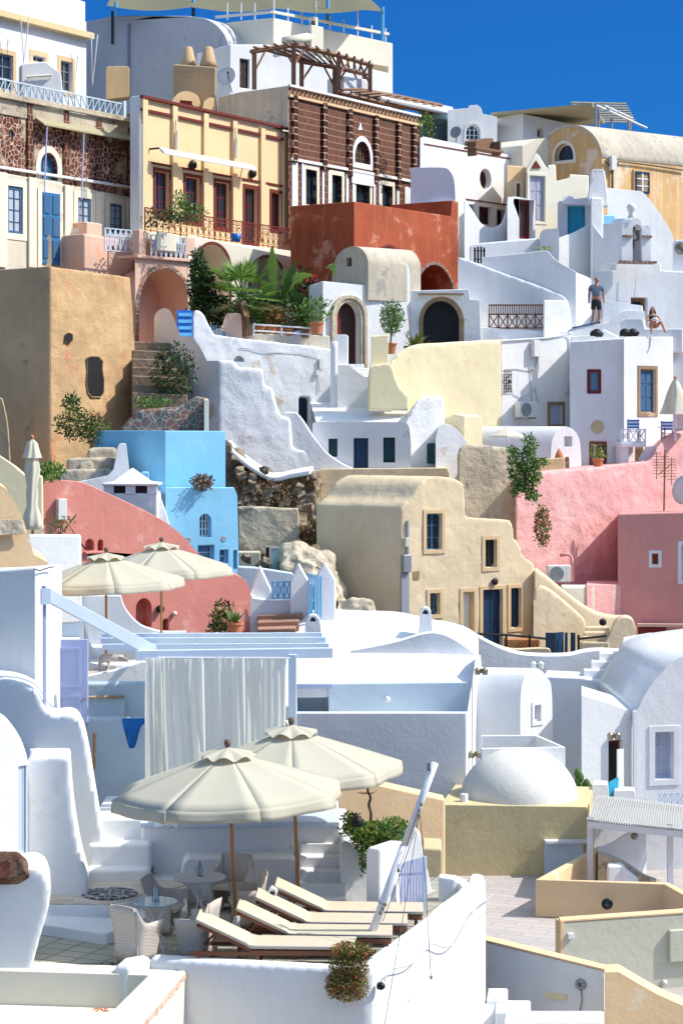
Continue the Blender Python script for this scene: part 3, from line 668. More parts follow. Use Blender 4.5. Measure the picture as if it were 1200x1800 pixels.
for i, (x, y) in enumerate(((302, 212), (407, 225))):
    q = p.at(x, y, .2); link(MB().tube([q, q - V((0, 0, 1.2)), q + p.U * .05 - V((0, 0, 1.25)), q + p.U * .08 - V((0, 0, .4))], .03, 5), 'awning_cord', 'cable', yhouse)
# balcony
t = T('red_balcony', 'long white balcony slab with scrolled dark red railing before the yellow house', 'balcony')
bp = PL(248, 79.4, 58)
a_, z1 = bp.uz(255, 408); b_ = bp.uz(507, 408)[0]
link(MB().pbox(bp, a_, b_, z1 - .28, z1, -2.2, .12), 'slab', 'pale_cream', t, bevel=.03)
m_ = MB(); hh = .95; n = 26
m_.pbox(bp, a_, b_, z1 + hh - .04, z1 + hh, -.02, .02).pbox(bp, a_, b_, z1 + .08, z1 + .11, -.02, .02).pbox(bp, a_, b_, z1 + hh - .2, z1 + hh - .18, -.015, .015)
for k in range(n + 1):
    c = a_ + (b_ - a_) * k / n; m_.pbox(bp, c - (.03 if k % 6 == 0 else .012), c + (.03 if k % 6 == 0 else .012), z1, z1 + hh, -.015, .015)
    if k < n:
        w_ = (b_ - a_) / n
        for cz, r_ in ((z1 + .3, .13), (z1 + .58, .1), (z1 + hh - .1, .07)):
            m_.tube([bp.w(c + w_ / 2 + min(r_, w_ * .45) * math.cos(j * .7), cz + r_ * math.sin(j * .7), 0) for j in range(10)], .014, 4)
link(m_, 'railing', 'red_metal', t)
t = T('arcade_wall', 'cream wall with red edged arches beneath the red balcony', 'wall')
q = PL(330, 80.5, 50)
wall(t, q, [(330, 412), (515, 452)], 600, 'pale_cream', dep=2.0, ext=None, holes=[W(345, 427, 403, 560, 'opening', arch=.85, r=1.6, trim=.12, tmat='rust_red'), W(440, 450, 500, 560, 'opening', arch=.85, r=1.6, trim=.12, tmat='rust_red')])
one(MB().leaves(P(325, 375, 79), (.9, .5, .42), 700, .12, (0, 1, 2)).leaves(P(318, 350, 79), (.35, .3, .3), 120, .15, (0, 1)), 'balcony_plants', ['leaf', 'leaf_light', 'leaf_dark'], 'leafy climbing plants over the left end of the red balcony', 'plants', closed=False)
one(MB().leaves(P(282, 385, 79.3), (.9, .4, .35), 200, .16, (0, 2)), 'balcony_shrub', ['leaf', 'leaf_light', 'leaf_dark'], 'dark low shrub behind the left of the red railing', 'shrub', closed=False)
one(MB().leaves(P(348, 470, 78.6), (.3, .4, .75), 800, .15, (0, 0, 1), shell=.1).leaves(P(356, 505, 78.6), (.5, .5, .9), 1500, .17, (0, 0, 1), shell=.1).leaves(P(372, 548, 78.4), (.9, .5, .7), 1700, .17, (0, 0, 1), shell=.1), 'ivy_mass', ['leaf_dark', 'leaf'], 'dark green ivy hanging from the red balcony beside the pink arch', 'ivy', closed=False)
q = PL(403, 78.6, 58); one(MB().lathe([(0, 0), (.16, 0), (.2, .3), (.17, .3), (0, .25)], q.at(415, 425), 12), 'blue_pot', 'strong_blue_wood', 'small blue flower pot on the red balcony floor', 'pot', smooth=True)
# --- old stone and white facade on the left
p = PL(240, 83.5, 57)
t = T('old_stone_house', 'old house of dark red rubble stone above a white trimmed ground floor', 'house')
gb = lambda a_, b_, c_, d_: W(a_, b_, c_, d_, grid=(2, 4), frame='grey_blue_wood', pane='glass_curtain', trim=.24, tmat='pale_cream', r=.09, fw=.1)
wall(t, p, [(-70, 152), (240, 226)], 520, 'dark_rubble', dep=6, holes=[W(17, 228, 24, 245, r=.15, grid=(1, 1), frame='grey_plastic'),
    W(71, 266, 101, 318, arch=1, r=.25, frame='grey_blue_wood', pane='glass_blue', grid=(5, 5), trim=.26, tmat='pale_cream', fw=.05)])
lo = PL(240, 83.38, 57)
wall(t, lo, [(-70, 284), (0, 302), (240, 348)], 470, 'aged_cream', dep=.12, name='ground_floor', holes=[gb(14, 326, 40, 412), gb(137, 347, 160, 410), gb(193, 357, 215, 410)])
q = PL(240, 83.34, 57)
link(MB().ring([q.at(66, 330), q.at(110, 338), q.at(110, 470), q.at(66, 470)], [q.at(73, 337), q.at(105, 343), q.at(105, 470.1), q.at(73, 470.1)], q.N * .04), 'door_surround', 'pale_cream', t)
d = link(MB().prism([q.w(u, z, .01) for u, z in shape(q, 73, 337, 105, 466)], q.N * .03), 'door', 'deep_blue_wood', t); d['label'] = 'tall blue double door of the old stone house'
m_ = MB(); u0, z1 = q.uz(73, 338); u1, z0 = q.uz(105, 460)
for k in range(2):
    for j in range(3):
        a_ = u0 + (u1 - u0) * k / 2 + .08; b_ = u0 + (u1 - u0) * (k + 1) / 2 - .08; c_ = z1 - (z1 - z0) * (j + 1) / 3 + .08; e_ = z1 - (z1 - z0) * j / 3 - .08; m_.pbox(q, a_, b_, c_, e_, .04, .07)
link(m_, 'door_panel', 'grey_blue_wood', d)
band(t, p, -70, 149, 242, .2, .22, 'old_stone', 'cornice'); band(t, p, -70, 160, 242, .55, .06, 'old_stone', 'parapet_band'); band(t, p, -60, 283, 241, .1, .16, 'white', 'string_course')
for x, y0, y1 in ((51, 180, 310), (115, 195, 322), (172, 210, 335), (227, 225, 345)): link(strip(p, x, y0, y1, .28, .09), 'pilaster', 'brown_masonry', t, bevel=.01)
for x, y0 in ((4, 303), (56, 312), (119, 326), (174, 338), (229, 349)): link(strip(q, x, y0, 470, .42, .08), 'pier', 'pale_cream', t, bevel=.01)
m_ = MB(); zt = p.uz(60, 205)[1]; ua, ub = p.uz(60, 0)[0], p.uz(240, 0)[0]
t2 = T('folded_awning', 'faded folded awning strip across the old stone house', 'awning')
link(MB().prism([p.w(ua, zt, .02), p.w(ub, zt, .02), p.w(ub, zt - .3, .5), p.w(ua, zt - .3, .5)], V((0, 0, -.06))), 'canvas', 'gauge_straw', t2)
for x, yb in ((67, 340), (132, 352)):
    u = p.uz(x, 0)[0]; link(MB().tube([p.w(u, zt - .3, .45), p.w(u - .08, p.uz(x, yb)[1], .4)], .03, 5), 'arm', 'lavender_wood', t2)
q = PL(225, 84.5, 57)
t = T('roof_balustrade', 'long pale blue crossed balustrade on the roof of the old stone house', 'balustrade')
q = PL(225, 83.4, 57)
u1 = q.uz(225, 0)[0]; u0 = q.uz(-40, 0)[0]; z1 = q.uz(0, 134)[1]; q_h = .55
m_ = MB().pbox(q, u0, u1, z1 - .05, z1, -.3, -.25).pbox(q, u0, u1, z1 - q_h, z1 - q_h + .05, -.3, -.25); n = 24
for i in range(n + 1):
    c = u0 + (u1 - u0) * i / n; m_.pbox(q, c - .02, c + .02, z1 - q_h, z1, -.3, -.26)
    if i < n:
        c2 = u0 + (u1 - u0) * (i + 1) / n; m_.tube([q.w(c, z1 - q_h, -.28), q.w(c2, z1, -.28)], .022, 4).tube([q.w(c, z1, -.28), q.w(c2, z1 - q_h, -.28)], .022, 4)
link(m_, 'lattice', 'pale_blue_and_shade', t)
link(MB().pbox(q, u1, u1 + .15, z1 - q_h, z1 + .1, -.35, -.2), 'end_post', 'pale_blue_and_shade', t)
for i, x in enumerate((241, 243.5, 246)):
    q = PL(248, 80.8, 58); one(MB().tube([q.at(x, 200 + i * 9, .1), q.at(x - 2, 300, .15), q.at(x + 1, 420, .1)], .028, 5), 'service_cable', 'cable', ['leftmost', 'middle', 'rightmost'][i] + ' of the pale cables running down between the stone and yellow houses', 'cable', 'cables between the houses')
# front of the old stone house
q = PL(160, 79, 50)
t = T('pink_bastion', 'pale pink terrace bastion with a small square hole and a raised block', 'wall')
wall(t, q, [(148, 410), (237, 425)], 700, 'pink_beige', ext=dirv(140, 2), holes=[W(199, 433, 205, 441, 'opening', r=.3)], bev=.12)
wall(t, PL(152, 79.6, 50), [(152, 389), (181, 393)], 425, 'pink_beige', ext=dirv(140, 1), name='block', bev=.08)
q = PL(110, 80, -12)
solo('rounded_terrace_wall', 'cream terrace wall with a rounded shoulder left of the pink bastion', 'wall', q, cv((108, 402), (125, 400), (140, 402), (149, 412), n=3), 500, 'pale_cream', dep=.5, bev=.1)
q = PL(42, 78.5, 20)
solo('weathered_chimney', 'weathered brown chimney stub on top of the ochre tower', 'chimney', q, cv((42, 480), (41, 425), (46, 412), (60, 404), (74, 404), (86, 413), (90, 425), (91, 480), n=3), 500, 'ochre_pale', dep=1.1, bev=.1)
solo('low_weathered_vault', 'low weathered vault hump at the left on the ochre tower', 'vault', PL(20, 78.8, 10), cv((-40, 452), (-10, 445), (25, 445), (45, 452), (57, 475), n=3), 490, 'ochre_pale', dep=1.5, bev=.1)
solo('white_planter_wall', 'bright white stepped planter wall at the left edge below the stone house', 'planter', PL(20, 79, 35), [(-40, 412), (0, 408), (20, 402), (22, 399), (35, 402)], 470, 'white', dep=1)
t = T('agave', 'spiky green agave in a low bowl on the white planter wall', 'plant'); m_ = MB(); c = P(5, 398, 78.8)
for k in range(26):
    a_ = k * 2.4; l = R.uniform(.3, .5); m_.blade(c, c + V((math.cos(a_) * l * .7, math.sin(a_) * l * .7, l)), .09, .12)
link(m_, 'leaves', 'leaf_light', t, closed=False); link(MB().lathe([(0, -.25), (.2, -.25), (.33, 0), (.28, 0), (0, -.05)], c, 14), 'bowl', 'teal_dark', t, smooth=True)
t = T('blue_railing', 'dark blue stepped metal railing with horizontal bars before the blue door', 'railing'); q = PL(36, 79.6, 45)
m_ = MB(); u0, z1 = q.uz(36, 402); u1, z0 = q.uz(106, 470)
for k in range(10): z = z1 - .17 * k - .02; m_.pbox(q, u0, u1, z, z + .035, 0, .03)
for u in (u0, (u0 + u1) / 2, u1 - .06): m_.pbox(q, u, u + .06, z0, z1 + .02, 0, .04)
for k, (x0, x1, y) in enumerate(((50, 90, 396), (60, 84, 390))): m_.pbox(q, q.uz(x0, 0)[0], q.uz(x1, 0)[0], q.uz(70, y)[1], q.uz(70, y)[1] + .03, 0, .03)
link(m_, 'bars', 'grey_blue_wood', t)
# pink arch house with blue lattice terrace
t = T('pink_arch_house', 'pink beige terrace house with a wide rubble edged arch', 'house')
q = PL(237, 78.5, 48)
wall(t, q, [(237, 446), (341, 463)], 720, 'pink_beige', dep=3, holes=[W(244, 468, 334, 640, 'opening', arch=1.0, r=1.5, trim=.16, tmat='old_rubble')])
link(MB().pbox(q, q.uz(237, 0)[0], q.uz(345, 0)[0], q.uz(240, 448)[1] - .12, q.uz(240, 448)[1], -1, .15), 'cornice', 'pink_beige', t, bevel=.03)
for x0, x1, y0 in ((243, 256, 403), (326, 342, 416)):
    a_, z1 = q.uz(x0, y0); b_, z0 = q.uz(x1, 450); link(MB().pbox(q, a_, b_, z0, z1, -.35, .05), 'pier', 'pink_beige', t, bevel=.04)
t = T('blue_lattice_railing', 'pale blue lattice railing between the pink terrace piers', 'railing')
link(lattice(MB(), q, 265, 412, 326, .85, 7, .035, .04, mid=True), 'panel', 'pale_blue_wood', t)
t = T('blue_lattice_railing', 'short pale blue lattice railing left of the pink pier, behind the bastion', 'railing')
link(lattice(MB(), PL(240, 79.3, 48), 184, 400, 248, .85, 7, .035, .04, mid=True), 'panel', 'pale_blue_wood', t)
solo('yellow_planter', 'low cream planter box behind the blue lattice railing', 'planter', PL(290, 79.5, 48), [(275, 405), (310, 412)], 440, 'pale_cream', dep=.5)

# --- red fortress
p = PL(622, 81.6, 50)
t = T('red_house', 'rusty red plastered block with dark arches', 'house')
wall(t, p, [(622, 354), (792, 380), (794, 352), (805, 354)], 700, 'oxide_red', ext=dirv(146, 3.03), bev=.06, holes=[W(729, 462, 798, 600, 'opening', arch=1, r=2.5, trim=.14, tmat='old_rubble'), W(655, 431, 712, 600, 'opening', arch=1, r=2.5, trim=.1, tmat='rust_red')])
# --- white house with the oval window
p = PL(740, 88.5, 50)
t = T('oval_window_house', 'bright white house with a red rimmed oval window and thin red lines', 'house')
rm = lambda a_, b_, c_, d_: W(a_, b_, c_, d_, grid=(2, 1), frame='rust_red', pane='dark', r=.3, fw=.07)
wall(t, p, [(738, 243), (744, 240), (897, 273), *cv((897, 273), (902, 300), (907, 340), (912, 372), n=3)], 520, 'white', dep=6, holes=[W(843, 295, 863, 335, arch=-1, r=.35, frame='red_wood', pane='dark', grid=(1, 1), fw=.09), rm(842, 362, 865, 396), rm(873, 368, 888, 400), rm(822, 359, 834, 380)])
m_ = MB()
for (x0, y0, x1) in ((745, 252, 896), (818, 349, 893)):
    a_, z = p.uz(x0, y0); b_ = p.uz(x1, y0)[0]; link(MB().pbox(p, a_, b_, z - .05, z, -.01, .03), 'red_line', 'rust_red', t)
q = PL(740, 89.5, -40)
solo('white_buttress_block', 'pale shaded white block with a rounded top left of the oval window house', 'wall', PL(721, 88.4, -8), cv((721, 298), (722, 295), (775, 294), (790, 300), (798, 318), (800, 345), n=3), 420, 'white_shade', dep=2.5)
solo('white_low_block', 'low white block with a dark opening beside the red wall top', 'wall', PL(718, 88, 0), [(716, 360), (794, 352), (796, 385)], 420, 'white', dep=1.2, holes=[W(735, 364, 777, 378, 'window', frame='dark_wood', pane='dark', grid=(3, 1))])
t = T('terrace_bench', 'reddish brown bench with a curved back on the white roof terrace', 'bench'); q = PL(815, 88, 50)
link(MB().prism([q.at(*a_) for a_ in ((818, 256), (820, 248), (830, 244), (842, 247), (850, 243), (866, 243), (869, 262))], -q.N * .08), 'backrest', 'brown_wood', t)
link(MB().pbox(q, q.uz(818, 0)[0], q.uz(868, 0)[0], q.uz(818, 262)[1], q.uz(818, 258)[1], -.1, .5), 'seat', 'brown_wood', t)
for x in (822, 864): link(strip(q, x, 250, 275, .08, .45), 'leg', 'brown_wood', t)
t = T('tv_antenna_dish', 'small round white dish at the end of the glass screen', 'dish'); c = P(803, 234, 97); link(MB().lathe([(0, 0), (.2, .06), (.28, .14), (.2, .08), (0, .02)], c, 16, axis=(-.5, -.8, .2)), 'dish', 'grey_plastic', t, smooth=True); link(MB().tube([c, P(801, 250, 97.2)], .03), 'mast', 'grey_metal', t)
# white terrace house with lunette, upper middle
t = T('lunette_house', 'small white house with a half round window behind the roof bench', 'house')
wall(t, PL(790, 97.5, 10), [(786, 193), (822, 190), (824, 185), (838, 184), (845, 190), (848, 200), (873, 205)], 330, 'white', dep=4, holes=[W(819, 218, 843, 246, arch=1, r=.3, frame='white_paint', pane='glass_dark', grid=(3, 3), trim=.12)])
t = T('white_cube_house', 'plain white cube house with a tiny window under the reed roof', 'house')
wall(t, PL(918, 99, 48), [(918, 199), (1040, 226)], 330, 'white', ext=dirv(140, 5), holes=[W(943, 225, 953, 243, r=.2, grid=(1, 1), frame='pale_cream', pane='dark', trim=.08, tmat='pale_cream')])
t = T('reed_pergola', 'long reed covered pergola roof with thin poles against the sky', 'pergola')
A_, B_, C_, D_ = P(866, 196, 101), P(1042, 183, 101), P(1128, 205, 108), P(960, 215, 109)
A2, B2 = P(868, 193, 100), P(1045, 180, 99.5)
link(MB().prism([P(862, 198, 98.5), P(1040, 181, 98.5), P(1062, 214, 105), P(900, 222, 105)], V((0, 0, -.12))), 'reed_mat', 'gauge_straw', t)
for k in range(9):
    f_ = k / 8; a_ = P(1040, 181, 98.5).lerp(P(1062, 214, 105), f_); link(MB().tube([a_ - V((1, 0, -.02)), a_ + V((1.7, .9, .1))], .045, 5), 'rafter', 'gauge_straw', t)
link(MB().tube([P(1042, 183, 98.5), P(1136, 225, 100)], .05, 6), 'rafter', 'white_paint', t); link(MB().tube([P(1062, 186, 98.5), P(1110, 208, 100.5)], .05, 6), 'rafter', 'white_paint', t)
for x, y0, y1, Y in ((1046, 182, 235, 98.5), (1051, 182, 235, 98.9), (1074, 208, 240, 104), (1104, 212, 240, 102), (1107, 212, 240, 102.4)): link(MB().tube([P(x, y0, Y), P(x, y1, Y)], .07, 6), 'post', 'grey_metal', t)
q = PL(1035, 101, 45); solo('terrace_parapet', 'low white parapet behind the reed roof poles', 'wall', PL(1030, 103, 20), [(870, 225), (1140, 242)], 330, 'white', dep=1)
# beige vaulted house with long ochre wall
t = T('ochre_vault_house', 'long ochre house with a pale weathered barrel vault roof and a brown gable', 'house')
g = PL(1057, 92, -38)
arc = cv((957, 262), (963, 244), (978, 230), (1000, 223), (1022, 226), (1041, 240), (1052, 258), (1057, 277), n=4)
wall(t, g, arc, 520, 'ochre_house', ext=dirv(36, 9), bev=.04, holes=[W(974, 254, 1007, 281, arch=1, r=.3, frame='white_paint', pane='glass_dark', grid=(1, 1), trim=.14, tmat='pale_cream')], label='brown plastered gable under the vault')
pts = [g.uz(*a_) for a_ in arc]; outer = [g.w(u, z, .05) for u, z in pts]; sh = MB(); c_u = sum(u for u, z in pts) / len(pts)
o2 = [g.w(c_u + (u - c_u) * 1.03, z + .1, .05) for u, z in pts]
sh.prism(o2 + [g.w(u, z - .02, .05) for u, z in reversed(pts)], dirv(36, 9.1)); link(sh, 'vault_roof', 'old_vault', t, bevel=.02)
q = PL(1057, 91.95, 36)
f = W(1114, 299, 1138, 340, grid=(2, 3), frame='navy_wood', pane='glass_curtain', r=.16, fw=.07)
link(MB().pbox(q, q.uz(1112, 0)[0], q.uz(1141, 0)[0], q.uz(1125, 343)[1], q.uz(1125, 299)[1], -.1, .05), 'window_reveal', 'ochre_house', t)
ff = link(MB().ring([q.w(*a_, .08) for a_ in shape(q, 1114, 301, 1139, 341)], [q.w(*a_, .08) for a_ in grow(shape(q, 1114, 301, 1139, 341), -.09)], -q.N * .05), 'window', 'navy_wood', t)
u0, z1 = q.uz(1114, 301); u1, z0 = q.uz(1139, 341)
link(MB().pbox(q, u0 + .08, u1 - .08, z0 + .08, z1 - .08, .03, .05), 'pane', 'glass_dark', ff); m_ = MB().pbox(q, (u0 + u1) / 2 - .04, (u0 + u1) / 2 + .04, z0, z1, .05, .08)
for k in (1, 2): z = z0 + (z1 - z0) * k / 3; m_.pbox(q, u0, u1, z - .025, z + .025, .05, .075)
link(m_, 'glazing_bars', 'white_paint', ff)
one(MB().box(q.at(1073, 287, .12), (.3, .2, .62), rad(36)), 'meter_box', 'white_plastic', 'white electricity box on the corner of the ochre vault house', 'meter box', bevel=.02)
wire([q.at(1060, 283, .05), q.at(1075, 297, .06), q.at(1085, 284, .06), q.at(1110, 287, .05), q.at(1150, 292, .06), q.at(1200, 300, .06)], .035, 'cable_dark', 'wall_cable', 'dark cable running along the top of the long ochre wall')
wire([q.at(1074, 298, .06), q.at(1073.5, 350, .06)], .05, 'cable_dark', 'wall_conduit', 'dark conduit going down below the white electricity box')
# cream gate and walls
t = T('gate_house', 'cream gateway with a small pediment and a tall greyish panelled door', 'gateway')
wall(t, PL(925, 90, 30), [(924, 300), (927, 292), (940, 268), (946, 272), (958, 292), (962, 296), (962, 290), (976, 289), (977, 318), (1000, 312), (1000, 306), (1034, 308)], 470, 'pale_cream', dep=.8, bev=.06, holes=[W(930, 308, 957, 390, 'door', frame='grey_lavender', pane='grey_lavender', grid=(2, 3), r=.15, trim=.12, tmat='pale_cream')])
q = PL(925, 89.97, 30); link(MB().prism([q.at(933, 296), q.at(950, 296), q.at(941, 282)], q.N * .03), 'pediment_niche', 'rust_red', t)
t = T('cream_rear_house', 'dull cream house with a low gable behind the gateway', 'house')
wall(t, PL(917, 93, 30), [(917, 256), (940, 244), (962, 243), (980, 262)], 400, 'pale_cream', ext=dirv(140, 4))
t = T('peach_wing', 'peach coloured wing wall with a tiny window right of the oval window house', 'house')
wall(t, PL(898, 90.5, 30), [(890, 290), (924, 293), (930, 360)], 450, 'peach', dep=2, holes=[W(907, 322, 914, 346, r=.15, grid=(1, 1), frame='brown_wood', pane='dark', trim=.1, tmat='pale_cream')])
t = T('red_door_porch', 'white porch wall around a deep red framed brown door', 'porch')
wall(t, PL(893, 87.5, 35), [*cv((891, 362), (893, 350), (903, 345), n=3), (940, 352)], 470, 'white', dep=1.8, holes=[W(912, 350, 936, 421, 'door', frame='red_wood', pane='dark_wood', grid=(2, 3), r=.3, fw=.14)])
q = PL(893, 86.3, 35); solo('scooped_wall', 'white wall end with a deep scooped curve below the small openings', 'wall', PL(818, 87, 42), [(815, 352), *cv((818, 352), (830, 370), (845, 392), (862, 400), (880, 392), (888, 370), (892, 346), n=4), (906, 346), (906, 420)], 520, 'white', dep=.4, bev=.05)
# ================================================================== middle of the village
# --- terraces around the bell gable
t = T('turquoise_door_house', 'white rooftop house with a bright turquoise door', 'house')
wall(t, PL(979, 87.5, -3), [(979, 356), (983, 352), (1039, 346)], 470, 'white', dep=2.5, holes=[W(997, 361, 1028, 430, 'door', frame='turquoise_wood', pane='turquoise_wood', grid=(2, 1), r=.45)])
solo('rooftop_vent', 'small white rounded roof block above the turquoise door', 'vent', PL(988, 86.8, 20), cv((988, 352), (990, 346), (1000, 344), (1008, 348), (1009, 354), n=3), 358, 'white', dep=.6)
t = T('white_chimney', 'tall tapering white chimney with two arched mouths', 'chimney')
wall(t, PL(1032, 86.5, 12), [(1032, 346), (1038, 300), (1041, 297), (1059, 297), (1062, 302), (1068, 346)], 360, 'white', dep=.9, bev=.08)
link(MB().tube([PL(1032, 86.4, 12).at(1042 + k, 301 - abs(k - 3) * .7 + 1, .02) for k in range(7)], .04, 5).tube([PL(1032, 86.4, 12).at(1052 + k, 301 - abs(k - 3) * .7 + 1, .02) for k in range(7)], .04, 5), 'mouth', 'grey_plaster', t)
solo('rough_white_pillar', 'rough white wall pillar running down below the tapering chimney', 'wall', PL(1037, 86, 18), [(1037, 346), (1059, 347), (1060, 400), (1063, 480)], 520, 'white_rough', dep=1, bev=.08)
solo('blue_wall_panel', 'light blue painted wall panel beside the rough white pillar', 'wall', PL(1059, 86.6, 20), [(1059, 378), (1080, 378)], 470, 'blue_plaster', dep=.3)
solo('white_dome_wall', 'big bright white wall with a long rounded shoulder behind the bell gable', 'wall', PL(1066, 87.5, 28), [(1066, 330), (1124, 336), *cv((1128, 337), (1140, 350), (1165, 385), (1182, 418), (1184, 470), n=4)], 620, 'white', dep=4, bev=.12)
solo('sloping_white_wall', 'white wall sloping up to the right beneath the turquoise door', 'wall', PL(930, 85, 32), [(930, 440), (975, 425), (981, 418), (1008, 408), (1041, 390)], 620, 'white', dep=.6)
solo('sloping_white_wall', 'white wall sloping down to the right below the light blue panel', 'wall', PL(1040, 85.2, -12), [(1040, 392), (1060, 418), (1084, 434)], 620, 'white_rough', dep=.5)
t = T('bell_gable', 'white bell gable with an arched opening, horned top and a small cross', 'bell gable')
q = PL(1092, 83.2, 14)
wall(t, q, [(1092, 392), (1096, 402), (1102, 402), *cv((1105, 392), (1111, 385), (1117, 383), (1123, 386), (1128, 396), n=3), (1134, 404), (1139, 396), (1143, 400)], 462, 'white', ext=dirv(150, .8), holes=[W(1111, 394, 1127, 460, 'opening', arch=1, r=.75)], bev=.03)
link(MB().lathe([(0, 0), (.2, 0), (.1, .25), (.16, .42), (.2, .52), (.14, .64), (0, .68)], q.at(1114, 386, -.3), 12), 'finial', 'white', t, smooth=True)
q3 = PL(1092, 83.0, 14); m_ = MB()
link(MB().box(q.at(1114, 370, -.3), (.1, .1, .5)).box(q.at(1114, 368, -.3), (.3, .1, .1)), 'cross', 'white', t)
for x0, x1, y in ((1093, 1110, 413), (1127.5, 1143, 414), (1088, 1152, 458)): link(MB().pbox(q, q.uz(x0, 0)[0], q.uz(x1, 0)[0], q.uz(x0, y + 4)[1], q.uz(x0, y)[1], -.5, .1), 'stone_course', 'old_rubble', t)
t = T('church_bell', 'small metal bell hanging in the white bell gable', 'bell'); c = q.at(1117, 414, -.3)
link(MB().lathe([(0, .3), (.08, .28), (.14, .1), (.2, -.12), (.22, -.16), (.17, -.14), (0, .1)], c, 14), 'bell', 'bell_metal', t, smooth=True)
link(MB().box(c + V((0, 0, .34)), (.5, .06, .06)), 'yoke', 'brown_wood', t); link(MB().tube([c + V((0, 0, -.1)), c + V((0, 0, -.5))], .02).lathe([(0, -.08), (.05, 0), (0, .08)], c + V((0, 0, -.3)), 8), 'clapper', 'dark', t)
t = T('church_wall', 'tall pale white wall with stepped top beneath the bell gable', 'wall')
wall(t, PL(1046, 84, 14), [(1046, 478), (1080, 475), (1081, 462), (1160, 462), (1161, 475), (1220, 479)], 640, 'white', dep=1.5, holes=[W(1108, 523, 1136, 575, frame='brown_wood', pane='dark', grid=(1, 1), r=.3, fw=.14)])
wire([PL(1046, 83.8, 14).at(*a_, .03) for a_ in ((1117, 462), (1116, 500), (1113, 522))], .015, 'cable', 'bell_rope', 'thin cord running down the wall under the bell', 'cord')
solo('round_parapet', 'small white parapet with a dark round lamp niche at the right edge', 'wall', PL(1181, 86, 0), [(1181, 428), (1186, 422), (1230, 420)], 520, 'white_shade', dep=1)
one(MB().lathe([(.0, 0), (.26, 0), (.26, .15), (.18, .15), (.1, .05), (0, .05)], P(1195, 437, 85.8), 16, axis=(0, -1, 0)), 'round_lamp', 'bell_metal', 'dark round lamp in a niche at the right edge near the bell gable', 'lamp', smooth=True)
t = T('curved_shade_wall', 'long shaded white terrace wall that curves down to the man', 'wall')
wall(t, PL(850, 83.2, -10), [(846, 452), (900, 447), (958, 440), *cv((962, 441), (970, 450), (978, 458), (1012, 478), n=3)], 640, 'white', dep=.7, bev=.12)
wall(t, PL(1009, 82.6, 42), [(1008, 477), (1030, 486), (1052, 497)], 640, 'white', dep=.8, bev=.12, name='end_wall')
t = T('low_white_parapet', 'low bright parapet above the long shaded wall, ending in a rounded block', 'wall')
wall(t, PL(825, 84.5, 15), [(825, 432), (832, 428), (947, 418), (950, 440)], 620, 'white', dep=.4, bev=.1)
wall(t, PL(948, 84.3, -30), cv((948, 412), (954, 404), (970, 402), (981, 405), (982, 440), n=3), 460, 'white', dep=1.2, bev=.1, name='block')
t = T('black_gate', 'small black picket gate at the left end of the low bright parapet', 'gate'); q = PL(832, 83.9, 0)
for k in range(4): link(strip(q, 834 + k * 5.4, 433 + abs(k - 1.5) * 1.4, 463, .075, .04), 'picket', 'black_metal', t)
m_ = MB(); 
for y in (440, 455): m_.pbox(q, q.uz(832, 0)[0], q.uz(853, 0)[0], q.uz(832, y + 1.5)[1], q.uz(832, y)[1], -.03, 0)
link(m_, 'rail', 'black_metal', t)
one(MB().leaves(P(955, 439, 83), (.45, .3, .14), 70, .12, (0, 1)), 'flower_patch', ['leaf_light', 'leaf_olive'], 'tiny yellow green plants on the wall below the rounded block', 'plant', closed=False)
# sloping purple-shaded wall and its pier
t = T('sloping_stair_wall', 'deeply shaded stair wall sloping down to the right beside the red house', 'wall')
wall(t, PL(804, 83, -6), [(804, 452), (812, 453), (885, 480), (955, 505), *cv((980, 515), (993, 522), (1000, 533), n=3)], 640, 'white', dep=.5, soft=3, remesh=.06)
solo('white_corner_pier', 'bright white wall pier at the right end of the brown fence', 'wall', PL(955, 81.6, 28), [(954, 527), (995, 528), *cv((995, 528), (1001, 545), (1005, 585), n=3)], 640, 'white', dep=.8, bev=.08)
t = T('brown_terrace_fence', 'dark brown wooden fence with crossed lower panels between white piers', 'fence'); q = PL(859, 81.9, 0)
u0, z1 = q.uz(859, 535); u1, z0 = q.uz(956, 578)
link(MB().pbox(q, u0, u1, z1 - .06, z1, 0, .07).pbox(q, u0, u1, z1 - .42, z1 - .36, 0, .06).pbox(q, u0, u1, z0, z0 + .06, 0, .06), 'rails', 'brown_wood', t)
m_ = MB(); n = 24
for k in range(n + 1): c = u0 + (u1 - u0) * k / n; m_.pbox(q, c - .02, c + .02, z1 - .4, z1, .01, .05)
link(m_, 'baluster_row', 'brown_wood', t); m_ = MB(); n = 6
for k in range(n + 1):
    c = u0 + (u1 - u0) * k / n; m_.pbox(q, c - .03, c + .03, z0, z1 - .36, 0, .06)
    if k < n: d_ = (u1 - u0) / n; m_.tube([q.w(c, z0, .03), q.w(c + d_, z1 - .4, .03)], .022, 4).tube([q.w(c + d_, z0, .03), q.w(c, z1 - .4, .03)], .022, 4)
link(m_, 'cross_panel', 'brown_wood', t)
solo('fence_base_wall', 'white base wall below the brown crossed fence', 'wall', PL(846, 81.8, 3), [(843, 575), (960, 582), (1004, 584)], 604, 'white', dep=1.4)
t = T('arch_door_house', 'white house with a black arched doorway in a dark stone surround', 'house')
wall(t, PL(720, 81.3, 2), [(720, 511), (822, 508), (824, 509), (826, 526), (843, 527), (845, 600)], 608, 'white', dep=2.5, bev=.04, holes=[W(743, 528, 808, 604, 'door', arch=1, r=.35, frame='dark_wood', pane='dark', grid=(2, 1), trim=.16, tmat='beige_dark')])
q = PL(720, 81.25, 2)
